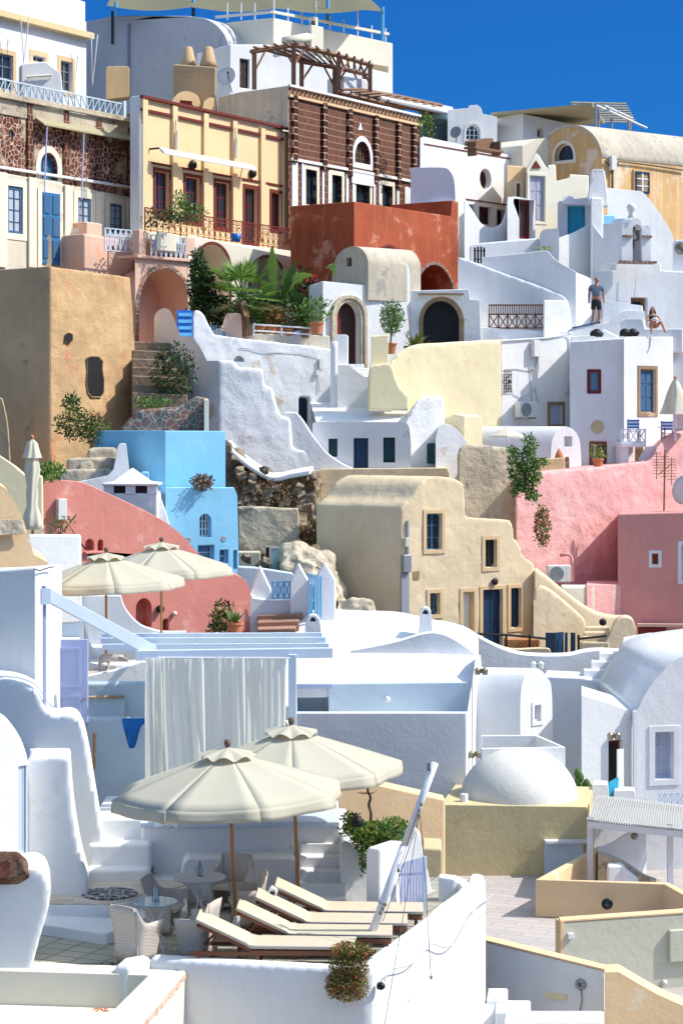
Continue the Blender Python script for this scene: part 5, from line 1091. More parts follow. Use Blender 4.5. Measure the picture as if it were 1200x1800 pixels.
for k in range(4): wall(t, PL(610, 78.6 - k * .35, 10), [(608, 640 + k * 7), (640 + k * 9, 640 + k * 7)], 720, 'white', dep=.5, name='step', bev=.03)
solo('sloping_white_shoulder', 'smooth white wall sloping down to the right above the barrel roof', 'wall', PL(591, 76.6, 6), [(591, 642), (612, 642), *cv((615, 643), (640, 662), (690, 680), (738, 695), n=3), (741, 704)], 860, 'white', dep=.6, bev=.1)
for i, (x, y) in enumerate(((563, 640), (557, 655))): one(MB().box(q.at(x, y, .05), (.14, .1, [.4, .2][i]), rad(22)), 'wall_fixture', 'white_plastic', ['tall', 'small lower'][i] + ' white fixture on the long worn wall right end', 'fixture', 'fixtures on the worn wall')
wire([q.at(*a_, .03) for a_ in ((420, 612), (440, 613), (480, 620), (530, 620), (558, 628), (560, 690))], .012, 'cable', 'thin_cable', 'thin cable crossing the top of the long worn wall')
# shuttered house with barrel roof
q = PL(550, 74.8, -7)
t = T('shuttered_house', 'white vaulted house with dark blue door and dark green shutters', 'house')
sh_ = lambda a_, b_, c_, d_, k='door', m='teal_dark': W(a_, b_, c_, d_, k, frame=m, pane=m, grid=(2, 2), r=.16, fw=.03)
wall(t, q, [(549, 750), *cv((550, 744), (556, 741), (566, 741), n=2), (708, 742), *cv((714, 743), (719, 752), (722, 780), n=3)], 870, 'white_worn', dep=3.5, bev=.08, holes=[sh_(577, 771, 593, 803), sh_(621, 770, 647, 850, 'door', 'navy_wood'), sh_(673, 769, 694, 813)])
A_ = [q.at(562 + 152 * k / 8, 743, -.1) for k in range(9)]
prof = [(743, 74.9), (733, 75.3), (722, 76.0), (712, 77.2), (706, 78.6)]
mb = MB(); cols = 9
for (y, Y) in prof:
    x0, x1 = 556 - (743 - y) * .3, 716 + (743 - y) * .55
    for k in range(cols): mb.v.append(P(x0 + (x1 - x0) * k / (cols - 1), y, Y))
for i in range(len(prof) - 1):
    for k in range(cols - 1): a_ = i * cols + k; mb.f.append((a_, a_ + 1, a_ + cols + 1, a_ + cols)); mb.m.append(0)
link(mb, 'barrel_roof', 'white', t, closed=False, smooth=True)
wall(t, PL(712, 74.6, 30), [(711, 760), *cv((711, 745), (722, 722), (734, 703), (746, 697), n=3), (778, 697), (781, 720)], 870, 'white_rough', dep=3.5, soft=3, noise=.05, name='gable_end', remesh=.07)
t = T('small_white_buttress', 'worn white curved wall with a dark opening right of the shuttered house', 'wall')
wall(t, PL(768, 74.4, 22), [(765, 770), *cv((769, 752), (775, 746), (785, 745), (800, 753), (815, 770), (822, 785), (824, 850), n=3)], 900, 'white_worn', dep=1.2, bev=.1)
q = PL(745, 75, 8); solo('dark_side_opening', 'dark green side opening between gable end and worn curved wall', 'opening', q, [(750, 779), (766, 779)], 815, 'teal_dark', dep=.2)
# --- ochre tower
t = T('ochre_tower', 'weathered ochre tower house with two rough dark holes', 'house'); p = PL(88, 71.5, 56)
wall(t, p, [(88, 468), (229, 487), (236, 600), (242, 740)], 870, 'ochre', dep=3, soft=1, remesh=.06, noise=.07)
wall(t, PL(88, 71.5, -34), [(-60, 478), (88, 468)], 870, 'ochre_pale', dep=3, bev=.03, name='left_wall')
rng = random.Random(3)
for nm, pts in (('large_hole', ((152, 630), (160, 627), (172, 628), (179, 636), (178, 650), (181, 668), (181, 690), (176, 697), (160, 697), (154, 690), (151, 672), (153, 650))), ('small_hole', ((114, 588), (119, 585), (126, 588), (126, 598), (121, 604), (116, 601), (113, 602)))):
    link(MB().prism([p.at(x, y, .04) for x, y in pts], -p.N * .01), nm, 'dark', t)  # dark sheet on the face stands in for the shade inside the hole
    link(MB().ring([p.at(x + (x - (166 if nm[0] == 'l' else 120)) * .06, y + (y - (662 if nm[0] == 'l' else 595)) * .04, .06) for x, y in pts], [p.at(x, y, .05) for x, y in pts], -p.N * .02), nm + '_rim', 'beige_dark', t)
solo('ochre_buttress', 'grey brown buttress base at the bottom left of the ochre tower', 'wall', PL(-20, 70, -10), [(-60, 690), (5, 700), *cv((12, 730), (16, 760), (20, 830), n=3)], 880, 'ochre_pale', dep=1)
one(MB().leaves(P(135, 745, 68.8), (.75, .4, .55), 800, .13, (0, 1, 2), shell=.4).leaves(P(170, 760, 68.6), (.6, .4, .5), 600, .11, (0, 1, 2), shell=.4).leaves(P(125, 710, 69), (.3, .2, .3), 120, .16, (0, 1)), 'tower_shrub', ['leaf', 'leaf_dark', 'leaf_olive'], 'wild dark green shrub at the foot of the ochre tower', 'shrub', closed=False)
one(MB().leaves(P(270, 708, 72), (.7, .4, .22), 500, .1, (0, 1), shell=.3), 'grass_tuft', ['leaf', 'leaf_light'], 'green grassy tuft behind the rubble wall', 'plant', closed=False)
solo('rubble_wall', 'low rubble stone wall of mixed red and grey stones above the blue house', 'wall', PL(215, 68.8, 10), [(213, 752), (241, 723), (297, 716), *cv((310, 716), (330, 705), (346, 697), n=3), (366, 700)], 900, 'old_rubble', dep=.7, soft=2, noise=.12, remesh=.06)
solo('wall_end_post', 'pale mortar end post of the rubble wall', 'post', PL(358, 68.6, 10), [(359, 701), (367, 701)], 780, 'pale_cream', dep=.8)
t = T('ruined_steps', 'dark ruined stone steps in the shade beside the ochre tower', 'steps')
for k in range(7): wall(t, PL(236, 75.5 - k * .4, 5), [(232, 600 + k * 15), (330, 604 + k * 15)], 760, 'earth', dep=1, name='step', bev=.04)
one(MB().leaves(P(305, 655, 73.4), (.8, .4, 1.1), 900, .15, (0, 0, 1), shell=.4), 'shadow_bush', ['leaf_dark', 'leaf'], 'dark bush on the ruined steps under the white stair wall', 'bush', closed=False)
t = T('stone_blocks', 'pale broken stone ledges below the wild shrub', 'ledge')
for x0, x1, y, Y in ((140, 165, 812, 66.5), (155, 205, 788, 67), (118, 210, 806, 66.6), (95, 200, 826, 66)): wall(t, PL(x0, Y, 8), [(x0, y + 3), (x0 + 6, y), (x1 - 5, y - 2), (x1, y + 2)], 900, 'old_stone', dep=1.2, name='block', soft=1, noise=.08, remesh=.07)
# ================================================================== lower middle: beige house, blue house, salmon wall, white roofs
q = PL(705, 67.4, 31)
bt = lambda a_, b_, c_, d_, k='window', m='grey_blue_wood', pn='glass_dark', g=(2, 3): W(a_, b_, c_, d_, k, frame=m, pane=pn, grid=g, r=.2, trim=.13, tmat='beige_trim', fw=.05)
t = T('beige_vault_house', 'tall beige house with a rounded gable and dark blue door', 'house')
wall(t, q, [(705, 892), *cv((711, 885), (725, 873), (737, 853), (751, 841), (768, 837), (797, 841), (812, 849), (817, 862), n=3), (818, 908), (896, 914), (901, 920), (903, 945), (913, 957), (920, 976), (937, 990), (944, 1004), (952, 1020)], 1180, 'beige', ext=dirv(147, 3.3), soft=2, remesh=.055, noise=.05, holes=[
    bt(749, 903, 776, 966), bt(852, 949, 872, 997, 'window', 'dark_wood'), bt(755, 1043, 772, 1080, 'window', 'navy_wood', 'glass_blue'), bt(848, 1037, 882, 1160, 'door', 'navy_wood', 'navy_wood', (2, 2)),
    bt(813, 1041, 832, 1112, 'window', 'beige_trim', 'pale_cream', (1, 1)), bt(897, 1034, 915, 1103, 'window', 'navy_wood', 'navy_wood', (2, 1)), W(937, 1062, 946, 1100, frame='dark_wood', pane='dark', grid=(1, 1), r=.1)])
link(MB().pbox(q, q.uz(731, 0)[0] - .12, q.uz(731, 0)[0] + .12, q.uz(731, 1018)[1], q.uz(731, 1004)[1], 0, .02), 'tile_plaque', 'beige_dark', t)
link(strip(q, 715, 915, 1130, .07, .08), 'conduit', 'grey_plastic', t)
one(MB().box(q.at(711, 953, .1), (.16, .16, .3), rad(31)), 'small_meter', 'sage_cream', 'small greenish meter box on the beige house corner', 'meter box', bevel=.02)
one(MB().box(q.at(710, 990, .12), (.3, .2, .56), rad(31)), 'meter_box', 'grey_metal', 'grey metal meter box halfway up the beige house corner', 'meter box', bevel=.02)
link(strip(PL(705, 67.35, 31), 709, 1008, 1080, .22, .06), 'cable_duct', 'grey_plastic', t)
one(MB().lathe([(0, 0), (.1, .02), (.12, .1), (.06, .14), (0, .14)], q.at(867, 1022), 12, axis=q.N), 'round_wall_lamp', 'dark', 'small dark round lamp above the dark blue door', 'wall lamp', smooth=True)
one(MB().lathe([(0, 0), (.1, .02), (.12, .1), (.06, .14), (0, .14)], PL(1030, 67, 25).at(1058, 1093), 12, axis=(0, -1, 0)), 'round_wall_lamp', 'dark', 'small dark round lamp on the beige stair wall at the right', 'wall lamp', smooth=True)
solo('parapet_block', 'beige parapet block with a white capped top behind the barrel roof', 'wall', PL(562, 74, 3), [(562, 826), (566, 824), (786, 822), (790, 832)], 940, 'beige', dep=1.6, bev=.04)
solo('corner_block', 'darker beige corner of the parapet block beside the rock face', 'wall', PL(541, 73.9, -40), [(541, 830), (561, 826)], 905, 'beige', dep=.5)
t = T('curved_stair_wall', 'beige stair with two sweeping rounded walls going down to the right', 'stairs')
wall(t, PL(940, 69.8, 26), [(938, 1004), *cv((940, 1000), (960, 1014), (990, 1039), (1030, 1068), (1058, 1080), (1082, 1084), n=4), (1100, 1084)], 1180, 'beige', dep=.8, soft=3, remesh=.06, name='upper_wall')
wall(t, PL(935, 68.4, 22), [(936, 1062), *cv((938, 1040), (948, 1030), (965, 1036), (990, 1056), (1015, 1078), (1027, 1092), (1030, 1110), n=4)], 1180, 'beige', dep=.5, soft=3, remesh=.06, name='lower_wall')
for k in range(4): wall(t, PL(1032, 68.3 - k * .3, 0), [(1028 - k * 3, 1102 + k * 9), (1070, 1102 + k * 9)], 1180, 'beige', dep=.4, name='step')
wall(t, PL(1060, 67.4, 12), [(1035, 1150), *cv((1052, 1140), (1068, 1122), (1080, 1095), (1095, 1086), (1110, 1090), (1118, 1108), n=4)], 1180, 'beige', dep=1.1, bev=.14, name='round_end')
q = PL(835, 67.2, 4)
t = T('black_railing', 'thin black metal railing in front of the dark blue door', 'railing')
for y in (1114, ): link(MB().tube([q.at(832, 1114), q.at(890, 1116), q.at(935, 1120), q.at(970, 1124)], .04, 5).tube([q.at(1014, 1123), q.at(1065, 1118)], .04, 5), 'top_rail', 'black_metal', t)
for x in (889, 930, 1016): link(MB().tube([q.at(x, 1116), q.at(x, 1150)], .04, 5), 'post', 'black_metal', t)
t = T('lattice_cabinet', 'orange wooden cabinet with lattice doors on the beige patio', 'cabinet'); q = PL(887, 67.6, 3)
link(MB().pbox(q, q.uz(888, 0)[0], q.uz(948, 0)[0], q.uz(890, 1160)[1], q.uz(890, 1124)[1], -.5, 0), 'body', 'pole_wood', t, bevel=.02)
for x0, x1 in ((912, 928), (931, 946)): link(MB().pbox(q, q.uz(x0, 0)[0], q.uz(x1, 0)[0], q.uz(890, 1140)[1], q.uz(890, 1127)[1], 0, .02), 'lattice_door', 'lattice_wood', t)
t = T('navy_gate', 'navy blue open wooden gate between beige patio walls', 'gate')
for x0, x1, Y, yw in ((958, 974, 67, -10), (976, 990, 66.8, 40), (992, 997, 66.8, 5), (1002, 1010, 67, -20)):
    q = PL(x0, Y, yw); link(MB().pbox(q, 0, q.uz(x1, 0)[0], q.uz(x0, 1175)[1], q.uz(x0, 1112)[1], -.05, 0), 'leaf', 'navy_wood', t)
solo('patio_wall', 'low rounded beige patio wall below the black railing', 'wall', PL(850, 66.6, -2), cv((850, 1128), (870, 1134), (900, 1142), (950, 1140), (966, 1143), (968, 1160), n=4), 1190, 'beige', dep=.5, bev=.1)
solo('beige_rough_wall', 'rough cream and grey weathered wall between beige house and pink wall', 'wall', PL(806, 72.4, 20), [(804, 800), (808, 786), (818, 780), (893, 788), (896, 794), (912, 800), (914, 900)], 1050, 'old_stone', dep=1.5, soft=3, noise=.1, remesh=.07)
# --- rock face, old walls between blue house and beige house
def rockmass(name, pts, label, m='rock', kind=None, n=.5, rs=.12, th=2.5, cat='rock'):
    """pts: rows of (px, py, Y) lofted into one rough mass"""
    mb = MB(); rows = len(pts); cols = len(pts[0])
    for r_ in pts:
        for (x, y, Y) in r_: mb.v.append(P(x, y, Y))
    nv = len(mb.v)
    for k in range(nv): mb.v.append(mb.v[k] + V((0, th, -.2)))
    for i in range(rows - 1):
        for j in range(cols - 1):
            a_ = i * cols + j; mb.f.append((a_, a_ + 1, a_ + cols + 1, a_ + cols)); mb.f.append((nv + a_, nv + a_ + cols, nv + a_ + cols + 1, nv + a_ + 1)); mb.m += [0, 0]
    for j in range(cols - 1):
        mb.f.append((j, nv + j, nv + j + 1, j + 1)); a_ = (rows - 1) * cols + j; mb.f.append((a_, a_ + 1, nv + a_ + 1, nv + a_)); mb.m += [0, 0]
    for i in range(rows - 1):
        a_ = i * cols; mb.f.append((a_, a_ + cols, nv + a_ + cols, nv + a_)); b_ = a_ + cols - 1; mb.f.append((b_, nv + b_, nv + b_ + cols, b_ + cols)); mb.m += [0, 0]
    o = link(mb, name, m); md = o.modifiers.new('r', 'REMESH'); md.mode = 'VOXEL'; md.voxel_size = rs; md.use_smooth_shade = True
    for sc_, st in ((1.1, n), (.45, n * .7)):
        tx = bpy.data.textures.new('rock', 'CLOUDS' if sc_ > .5 else 'VORONOI'); tx.noise_scale = sc_
        d = o.modifiers.new('d', 'DISPLACE'); d.texture = tx; d.strength = st; d.texture_coords = 'GLOBAL'
    return tag(o, label, None if kind == 'structure' else cat, None, kind or 'thing')
rockmass('cliff', [[(385, 778, 71.6), (420, 806, 71.4), (480, 844, 71.4), (545, 834, 71.8)], [(385, 840, 71.3), (440, 845, 72), (500, 850, 72), (560, 860, 73)], [(385, 920, 71.5), (440, 900, 71.4), (500, 905, 71.8), (575, 940, 72.6)], [(385, 1010, 70.5), (440, 980, 70.5), (520, 980, 70.8), (610, 1010, 71)], [(385, 1140, 69.5), (440, 1140, 69.5), (520, 1140, 69.5), (640, 1140, 70)]], 'brown rock face', 'rock', 'structure', .7, .07)
t = T('white_capped_ledge', 'white lime washed sloping ledge over the brown rock face', 'ledge')
A_ = [P(x, y, 70.9) for x, y in cv((396, 778), (420, 802), (450, 824), (480, 838), (510, 832), (545, 826), n=3)]; B_ = [p_ + V((.1, 1.2, .12)) for p_ in A_]
sheet(A_, B_, .18, 'white', 'cap', t, bevel=.05)
one(MB().leaves(P(455, 862, 70.6), (1.1, .3, .35), 700, .14, (0, 1), shell=.2).leaves(P(500, 880, 70.6), (.6, .3, .25), 300, .14, (0, 1), shell=.2), 'dry_scrub', ['leaf_dry', 'bark'], 'brown dry scrub growing on the rock face', 'scrub', closed=False)
one(MB().leaves(P(550, 945, 70.2), (.45, .3, .6), 600, .16, (0, 0, 1), shell=.2), 'dry_bush', ['leaf_dry', 'bark'], 'reddish brown dry bush against the shaded beige wall', 'bush', closed=False)
solo('old_concrete_wall', 'old pale concrete wall patch below the dry scrub', 'wall', PL(440, 69.6, 6), [(418, 892), (450, 891), (524, 894), (526, 905)], 975, 'old_stone', dep=.8, soft=1, noise=.08, remesh=.05)
solo('old_lower_wall', 'low old plaster wall piece left of the green framed door', 'wall', PL(415, 68.8, 4), [(415, 970), (458, 970)], 1060, 'sage_cream', dep=.6)
t = T('green_framed_door', 'small pale green framed door leaning against the rock', 'door'); q = PL(472, 68.6, 6)
link(MB().ring([q.at(*a_) for a_ in ((473, 960), (496, 960), (496, 1012), (473, 1012))], [q.at(*a_) for a_ in ((476, 964), (493, 964), (493, 1008), (476, 1008))], q.N * .08), 'frame', 'sage_cream', t)
link(MB().pbox(q, q.uz(476, 0)[0], q.uz(493, 0)[0], q.uz(476, 1008)[1], q.uz(476, 964)[1], 0, .02), 'panel', 'glass_pale', t); link(strip(PL(466, 68.6, 6), 470, 962, 1008, .1, .04), 'gap_shade', 'dark', t)  # dark strip stands in for the shade in the gap
rockmass('boulder', [[(500, 962, 67.4), (530, 960, 67.4), (560, 968, 67.4), (585, 985, 67.4)], [(498, 985, 66.8), (530, 985, 66.6), (570, 995, 66.6), (598, 1020, 67)], [(500, 1060, 66.4), (540, 1060, 66.2), (580, 1060, 66.2), (606, 1062, 66.6)]], 'pale rounded boulder outcrop behind the white gate posts', 'old_stone', None, .55, .06, 1.5)
rockmass('boulder', [[(592, 1056, 66.4), (620, 1052, 66.4), (650, 1056, 66.4)], [(590, 1090, 66), (620, 1090, 66), (662, 1090, 66)]], 'flat pale stone lying right of the white gate posts', 'old_stone', None, .3, .05, 1)
rr = random.Random(21); mb = MB()
for k in range(110):
    x, y = rr.choice(((430, 880), (470, 868), (520, 880), (450, 1000), (480, 1015), (560, 1040), (600, 1062), (425, 930), (535, 960), (400, 800), (440, 840))); x += rr.gauss(0, 16); y += rr.gauss(0, 12); c = P(x, y, 70.4 if y < 960 else 68.2); s_ = rr.uniform(.05, .17); b = len(mb.v); mr = Matrix.Rotation(rr.uniform(0, 3), 3, 'X') @ Matrix.Rotation(rr.uniform(0, 3), 3, 'Z')
    for sx, sy, sz in ((-1, -1, -1), (1, -1, -1), (1, 1, -1), (-1, 1, -1), (-1, -1, 1), (1, -1, 1), (1, 1, 1), (-1, 1, 1)): mb.v.append(c + mr @ V((sx * s_ * rr.uniform(.5, 1.2), sy * s_ * rr.uniform(.5, 1.2), sz * s_ * rr.uniform(.4, 1))))
    for q_ in ((0, 3, 2, 1), (4, 5, 6, 7), (0, 1, 5, 4), (1, 2, 6, 5), (2, 3, 7, 6), (3, 0, 4, 7)): mb.f.append(tuple(b + i for i in q_)); mb.m.append(0)
tag(link(mb, 'loose_rubble', 'rock'), 'loose brown stones scattered over the rock face', 'rubble', None, 'stuff')
# --- blue house
t = T('blue_house', 'bright sky blue plastered house in two stepped blocks with a small arched window', 'house')
wall(t, PL(290, 66.5, 32), [(290, 757), (397, 757.5)], 900, 'blue_plaster', ext=dirv(140, 3.2), name='upper_block', bev=.03)
q = PL(292, 65.2, 26)
rb = lambda a_, b_, c_, d_: W(a_, b_, c_, d_, grid=(1, 2), frame='white_paint', pane='glass_blue', r=.3, fw=.04)
wall(t, q, [(291, 858), (412, 858), (417, 870), (420, 1000)], 1100, 'blue_plaster', dep=1.2, name='lower_block', bev=.04, holes=[W(350, 903, 372, 944, arch=1, r=.3, frame='white_paint', pane='glass_dark', grid=(4, 3), fw=.04), rb(348, 958, 377, 985), rb(386, 966, 402, 990), rb(410, 967, 417, 1000)])
for x, y in ((331, 949), (393, 947)): link(MB().lathe([(0, .01), (.08, .02), (.1, 0)], q.at(x, y), 12, axis=q.N), 'porthole', 'grey_plastic', t, closed=False)
solo('blue_chimney', 'little blue chimney with a pale cap against the blue house', 'chimney', PL(248, 66.0, 10), [(249, 829), (262, 829)], 850, 'blue_plaster', dep=.35)
one(MB().leaves(P(355, 848, 65.6), (.34, .3, .26), 420, .12, (0, 0, 1), shell=.2), 'dry_cushion_bush', ['bark', 'leaf_dry', 'leaf_dark'], 'round dark dry bush on the step of the blue house', 'bush', closed=False)
# white chimney with pyramid cap
t = T('pyramid_chimney', 'white chimney with a broad pyramid shaped cap beside the blue house', 'chimney'); q = PL(232, 64, 0)
c = P(233, 853, 64.6); rw_ = .86
mb = MB(); b = [c + V((sx * rw_, sy * rw_ * .8, 0)) for sx, sy in ((-1, -1), (1, -1), (1, 1), (-1, 1))]; b2 = [p_ + V((0, 0, .08)) for p_ in b]; mid = [c + V((sx * .55, sy * .5, .12)) for sx, sy in ((-1, -1), (1, -1), (1, 1), (-1, 1))]; ap = c + V((0, 0, .55))
mb.v = b + b2 + mid + [ap]; mb.f = [(0, 3, 2, 1), (0, 1, 5, 4), (1, 2, 6, 5), (2, 3, 7, 6), (3, 0, 4, 7), (4, 5, 9, 8), (5, 6, 10, 9), (6, 7, 11, 10), (7, 4, 8, 11), (8, 9, 12), (9, 10, 12), (10, 11, 12), (11, 8, 12)]; mb.m = [0] * 13
link(mb, 'cap', 'white', t, bevel=.03)
link(MB().box(c + V((0, 0, -.12)), (1.5, 1.1, .24)), 'vent_shade', 'dark', t)  # dark block stands in for the shade between the piers
for sx in (-.66, 0, .66): link(MB().box(c + V((sx, -.52, -.12)), (.3, .2, .25)), 'pier', 'white', t)
link(MB().box(c + V((.1, 0, -.7)), (1.45, 1.2, .95)), 'stack', 'white', t, bevel=.06)
t = T('white_roof_wall', 'white curved wall flowing down between the stone ledges and blue house', 'wall')
wall(t, PL(140, 65.5, 14), [(135, 848), (190, 836), *cv((200, 825), (204, 805), (206, 790), (212, 780), (222, 780), n=3), (228, 830), (290, 868), (298, 930)], 1000, 'white', dep=1, bev=.06)
wall(t, PL(238, 64.2, 18), [(235, 862), (278, 862), (292, 900), (300, 930)], 1000, 'white_rough', dep=1, bev=.04, name='lower_wall')
# --- salmon wall
q = PL(75, 59.5, 33)
t = T('salmon_wall', 'long salmon red wall with a sweeping top and small arched niches', 'wall')
wall(t, q, [(75, 853), *cv((80, 848), (105, 845), (147, 850), (196, 871), (252, 897), (297, 922), (325, 946), (350, 974), (380, 998), (415, 1011), (432, 1021), (441, 1042), (446, 1077), (455, 1100), n=3), (458, 1120)], 1210, 'salmon', dep=1.2, bev=.08, holes=[
    W(150, 947, 166, 967, 'opening', arch=1, r=.3), W(172, 948, 182, 968.5, 'opening', arch=1, r=.3), W(239, 1052, 267, 1102, 'opening', arch=1, r=.5), W(286, 1087, 297, 1108, 'opening', arch=1, r=.4)])
m_ = MB().pbox(q, q.uz(147, 0)[0], q.uz(184, 0)[0], q.uz(150, 974)[1], q.uz(150, 969)[1], -.05, .12); link(m_, 'niche_shelf', 'salmon', t, bevel=.03)
one(MB().box(q.at(105, 895, .12), (.27, .22, .6), rad(31)), 'meter_box', 'white_plastic', 'white meter box mounted on the left part of the salmon wall', 'meter box', bevel=.02)
one(MB().lathe([(0, 0), (.1, .02), (.12, .14), (.05, .2), (0, .2)], q.at(279, 1070), 12, axis=q.N), 'wall_lamp', 'dark', 'dark lamp between the two arched holes of the salmon wall', 'wall lamp', smooth=True)
one(MB().lathe([(0, 0), (.06, .02), (.07, .1), (0, .14)], q.at(305, 1078), 10, axis=q.N), 'shell_ornament', 'pale_cream', 'small pale shell ornament on the salmon wall', 'ornament', smooth=True)
t = T('rose_bush', 'thin rose bush with a red bloom before the salmon wall', 'plant'); m_ = MB()
for k in range(7): a_ = P(105, 942, 57.5); m_.tube([a_, a_ + V((R.uniform(-.5, .5), 0, R.uniform(.3, .6)))], .012, 4, 0)
m_.leaves(P(105, 922, 57.5), (.5, .2, .28), 130, .09, (1,)); m_.leaves(P(82, 915, 57.4), (.06, .05, .06), 20, .06, (2,)); link(m_, 'branches', ['bark', 'leaf', 'flower_red'], t, closed=False)
t = T('potted_aloe', 'spiky aloe in a terracotta pot at the right end of the salmon wall', 'potted plant'); c = pot_mesh(t, P(413, 1118, 57.5), .22); m_ = MB()
for k in range(16): a_ = k * 2.4; l = R.uniform(.3, .5); m_.blade(c, c + V((math.cos(a_) * l * .8, math.sin(a_) * l * .8, l)), .07, .05)
link(m_, 'leaves', 'leaf', t, closed=False)
one(MB().leaves(P(392, 1085, 58), (.35, .3, .5), 320, .14, (0, 1), shell=.3).leaves(P(385, 1105, 57.9), (.35, .3, .25), 160, .14, (0, 1), shell=.3), 'dark_cactus_plants', ['leaf_dark', 'leaf_olive'], 'dark tangle of cactus plants left of the aloe pot', 'plants', closed=False)
t = T('clay_steps', 'terracotta coloured steps between salmon wall and white parapet', 'steps')
for k in range(3): wall(t, PL(452, 63 - k * .8, -6), [(452, 1082 + k * 12), (532 - k * 6, 1078 + k * 13)], 1190, 'step_clay', dep=1.2, name='step', bev=.03)
# --- white pointed posts with blue gate
t = T('pointed_parapet', 'white parapet with three pointed posts around blue woodwork', 'wall')
def post(x0, xa, x1, ya, ys, Y, yw=8): wall(t, PL(x0, Y, yw), [(x0, ys), (xa, ya), (x1, ys + 2)], 1130, 'white', dep=.55, name='pointed_post', bev=.06)
post(442, 457, 478, 994, 1036, 63.4); post(510, 525, 547, 990, 1026, 63.0); post(553, 571, 590, 988, 1017, 62.6)
wall(t, PL(436, 63.2, 6), [(430, 1018), (445, 1050), (478, 1055), (546, 1052)], 1130, 'white', dep=.4, name='low_wall')
wall(t, PL(418, 65.4, 4), [(418, 996), (450, 998), (515, 1008), (520, 1040)], 1110, 'pale_blue_and_shade', dep=.5, name='back_wall')
t = T('blue_crossed_railing', 'short sky blue crossed railing between the pointed posts', 'railing'); link(lattice(MB(), PL(478, 63.1, 6), 478, 1022, 520, .52, 4, .04, .04), 'panel', 'sky_blue_wood', t)
t = T('sky_blue_gate', 'sky blue plank gate between the two right pointed posts', 'gate'); q = PL(541, 62.4, 12)
for k in range(5): link(strip(q, 543 + k * 5, 1007 + k * 1.5, 1085, .052, .04), 'plank', 'sky_blue_wood', t)
# --- yellow wall, closed parasol, left beige dome
t = T('yellow_stair_wall', 'pale yellow sloping wall behind the closed parasol at the left edge', 'wall')
wall(t, PL(-40, 57, 10), [(-60, 780), (0, 800), (30, 820), (46, 834), (76, 836), (77, 930)], 1060, 'cream', dep=.8, bev=.06)
t = T('closed_parasol', 'tall closed cream parasol tied in the middle at the left edge', 'parasol')
def folds(mb, prof, c, n=32, amp=.18, w=7):
    b = len(mb.v)
    for f_, r_ in prof:
        for k in range(n): a_ = 2 * math.pi * k / n; rr_ = r_ * (1 + amp * math.cos(a_ * w + f_ * 2)); mb.v.append(c + V((rr_ * math.cos(a_), rr_ * math.sin(a_), -f_)))
    for i in range(len(prof) - 1):
        for k in range(n): j = (k + 1) % n; mb.f.append((b + i * n + k, b + i * n + j, b + (i + 1) * n + j, b + (i + 1) * n + k)); mb.m.append(0)
    return mb
c = P(57, 772, 54)
link(folds(MB(), [(0, .03), (.1, .12), (.3, .17), (.48, .23)], c), 'cap_skirt', 'canvas_white', t, closed=False, smooth=True)
link(folds(MB(), [(.45, .14), (.8, .2), (1.2, .13), (1.35, .15), (1.7, .13), (1.95, .2), (2.2, .24), (2.3, .2), (2.32, .05)], c, amp=.14, w=6), 'folded_canopy', 'canvas_white', t, closed=False, smooth=True)
link(MB().tube([c + V((0, 0, .05)), P(58, 945, 54)], .035, 8), 'pole', 'pole_wood', t); link(MB().lathe([(0, 0), (.05, .02), (.05, .08), (0, .12)], c, 10), 'finial', 'terracotta', t)
one(MB().leaves(P(90, 832, 58.8), (.4, .3, .3), 260, .14, (0, 1), up=1.2, shell=.2), 'agave_patch', ['leaf', 'leaf_light'], 'green spiky plants on the salmon wall top near the closed parasol', 'plants', closed=False)
solo('white_terrace_wall', 'plain bright white terrace wall below the closed parasol', 'wall', PL(60, 52.5, 30), [(50, 941), (143, 941), (144, 1000)], 1100, 'white', dep=.6)
t = T('beige_domed_roof', 'beige rounded roof with a rough stone band at the left edge', 'roof')
wall(t, PL(0, 44, 24), [*cv((-60, 830), (0, 852), (20, 872), (38, 905), (50, 940), (60, 975), n=3), (84, 988), (86, 1004)], 1100, 'peach', dep=3, bev=.15)
q = PL(0, 43.9, 24); link(MB().prism([q.at(-60, 910), q.at(40, 914), q.at(46, 938), q.at(-60, 945)], q.N * .06), 'stone_band', 'old_stone', t, bevel=.03)
# --- mid terrace with parasols
t = T('mid_terrace', 'white terrace platform with low curved walls under the far parasols', 'terrace')
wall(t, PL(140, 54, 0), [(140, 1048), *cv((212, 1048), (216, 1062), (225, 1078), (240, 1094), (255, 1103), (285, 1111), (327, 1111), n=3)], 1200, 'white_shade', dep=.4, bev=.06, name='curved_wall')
wall(t, PL(100, 56, 0), [(96, 1045), (145, 1045)], 1200, 'pale_blue_and_shade', dep=.4, name='back_wall')  # white wall whose bluish shade is in its colour
wall(t, PL(146, 50.5, 35), [(148, 1090), *cv((152, 1110), (160, 1135), (175, 1155), n=3)], 1210, 'white', dep=.4, name='sloping_wall')
deck([(100, 1240), (520, 1240), (500, 1120), (100, 1120)], -5.49, .3, 'white', 'floor', t)
wall(t, PL(150, 40, 12), [(150, 1190), *cv((175, 1185), (200, 1180), (228, 1172), (252, 1164), n=3), (258, 1166)], 1300, 'white', dep=.35, bev=.05, name='front_wall')
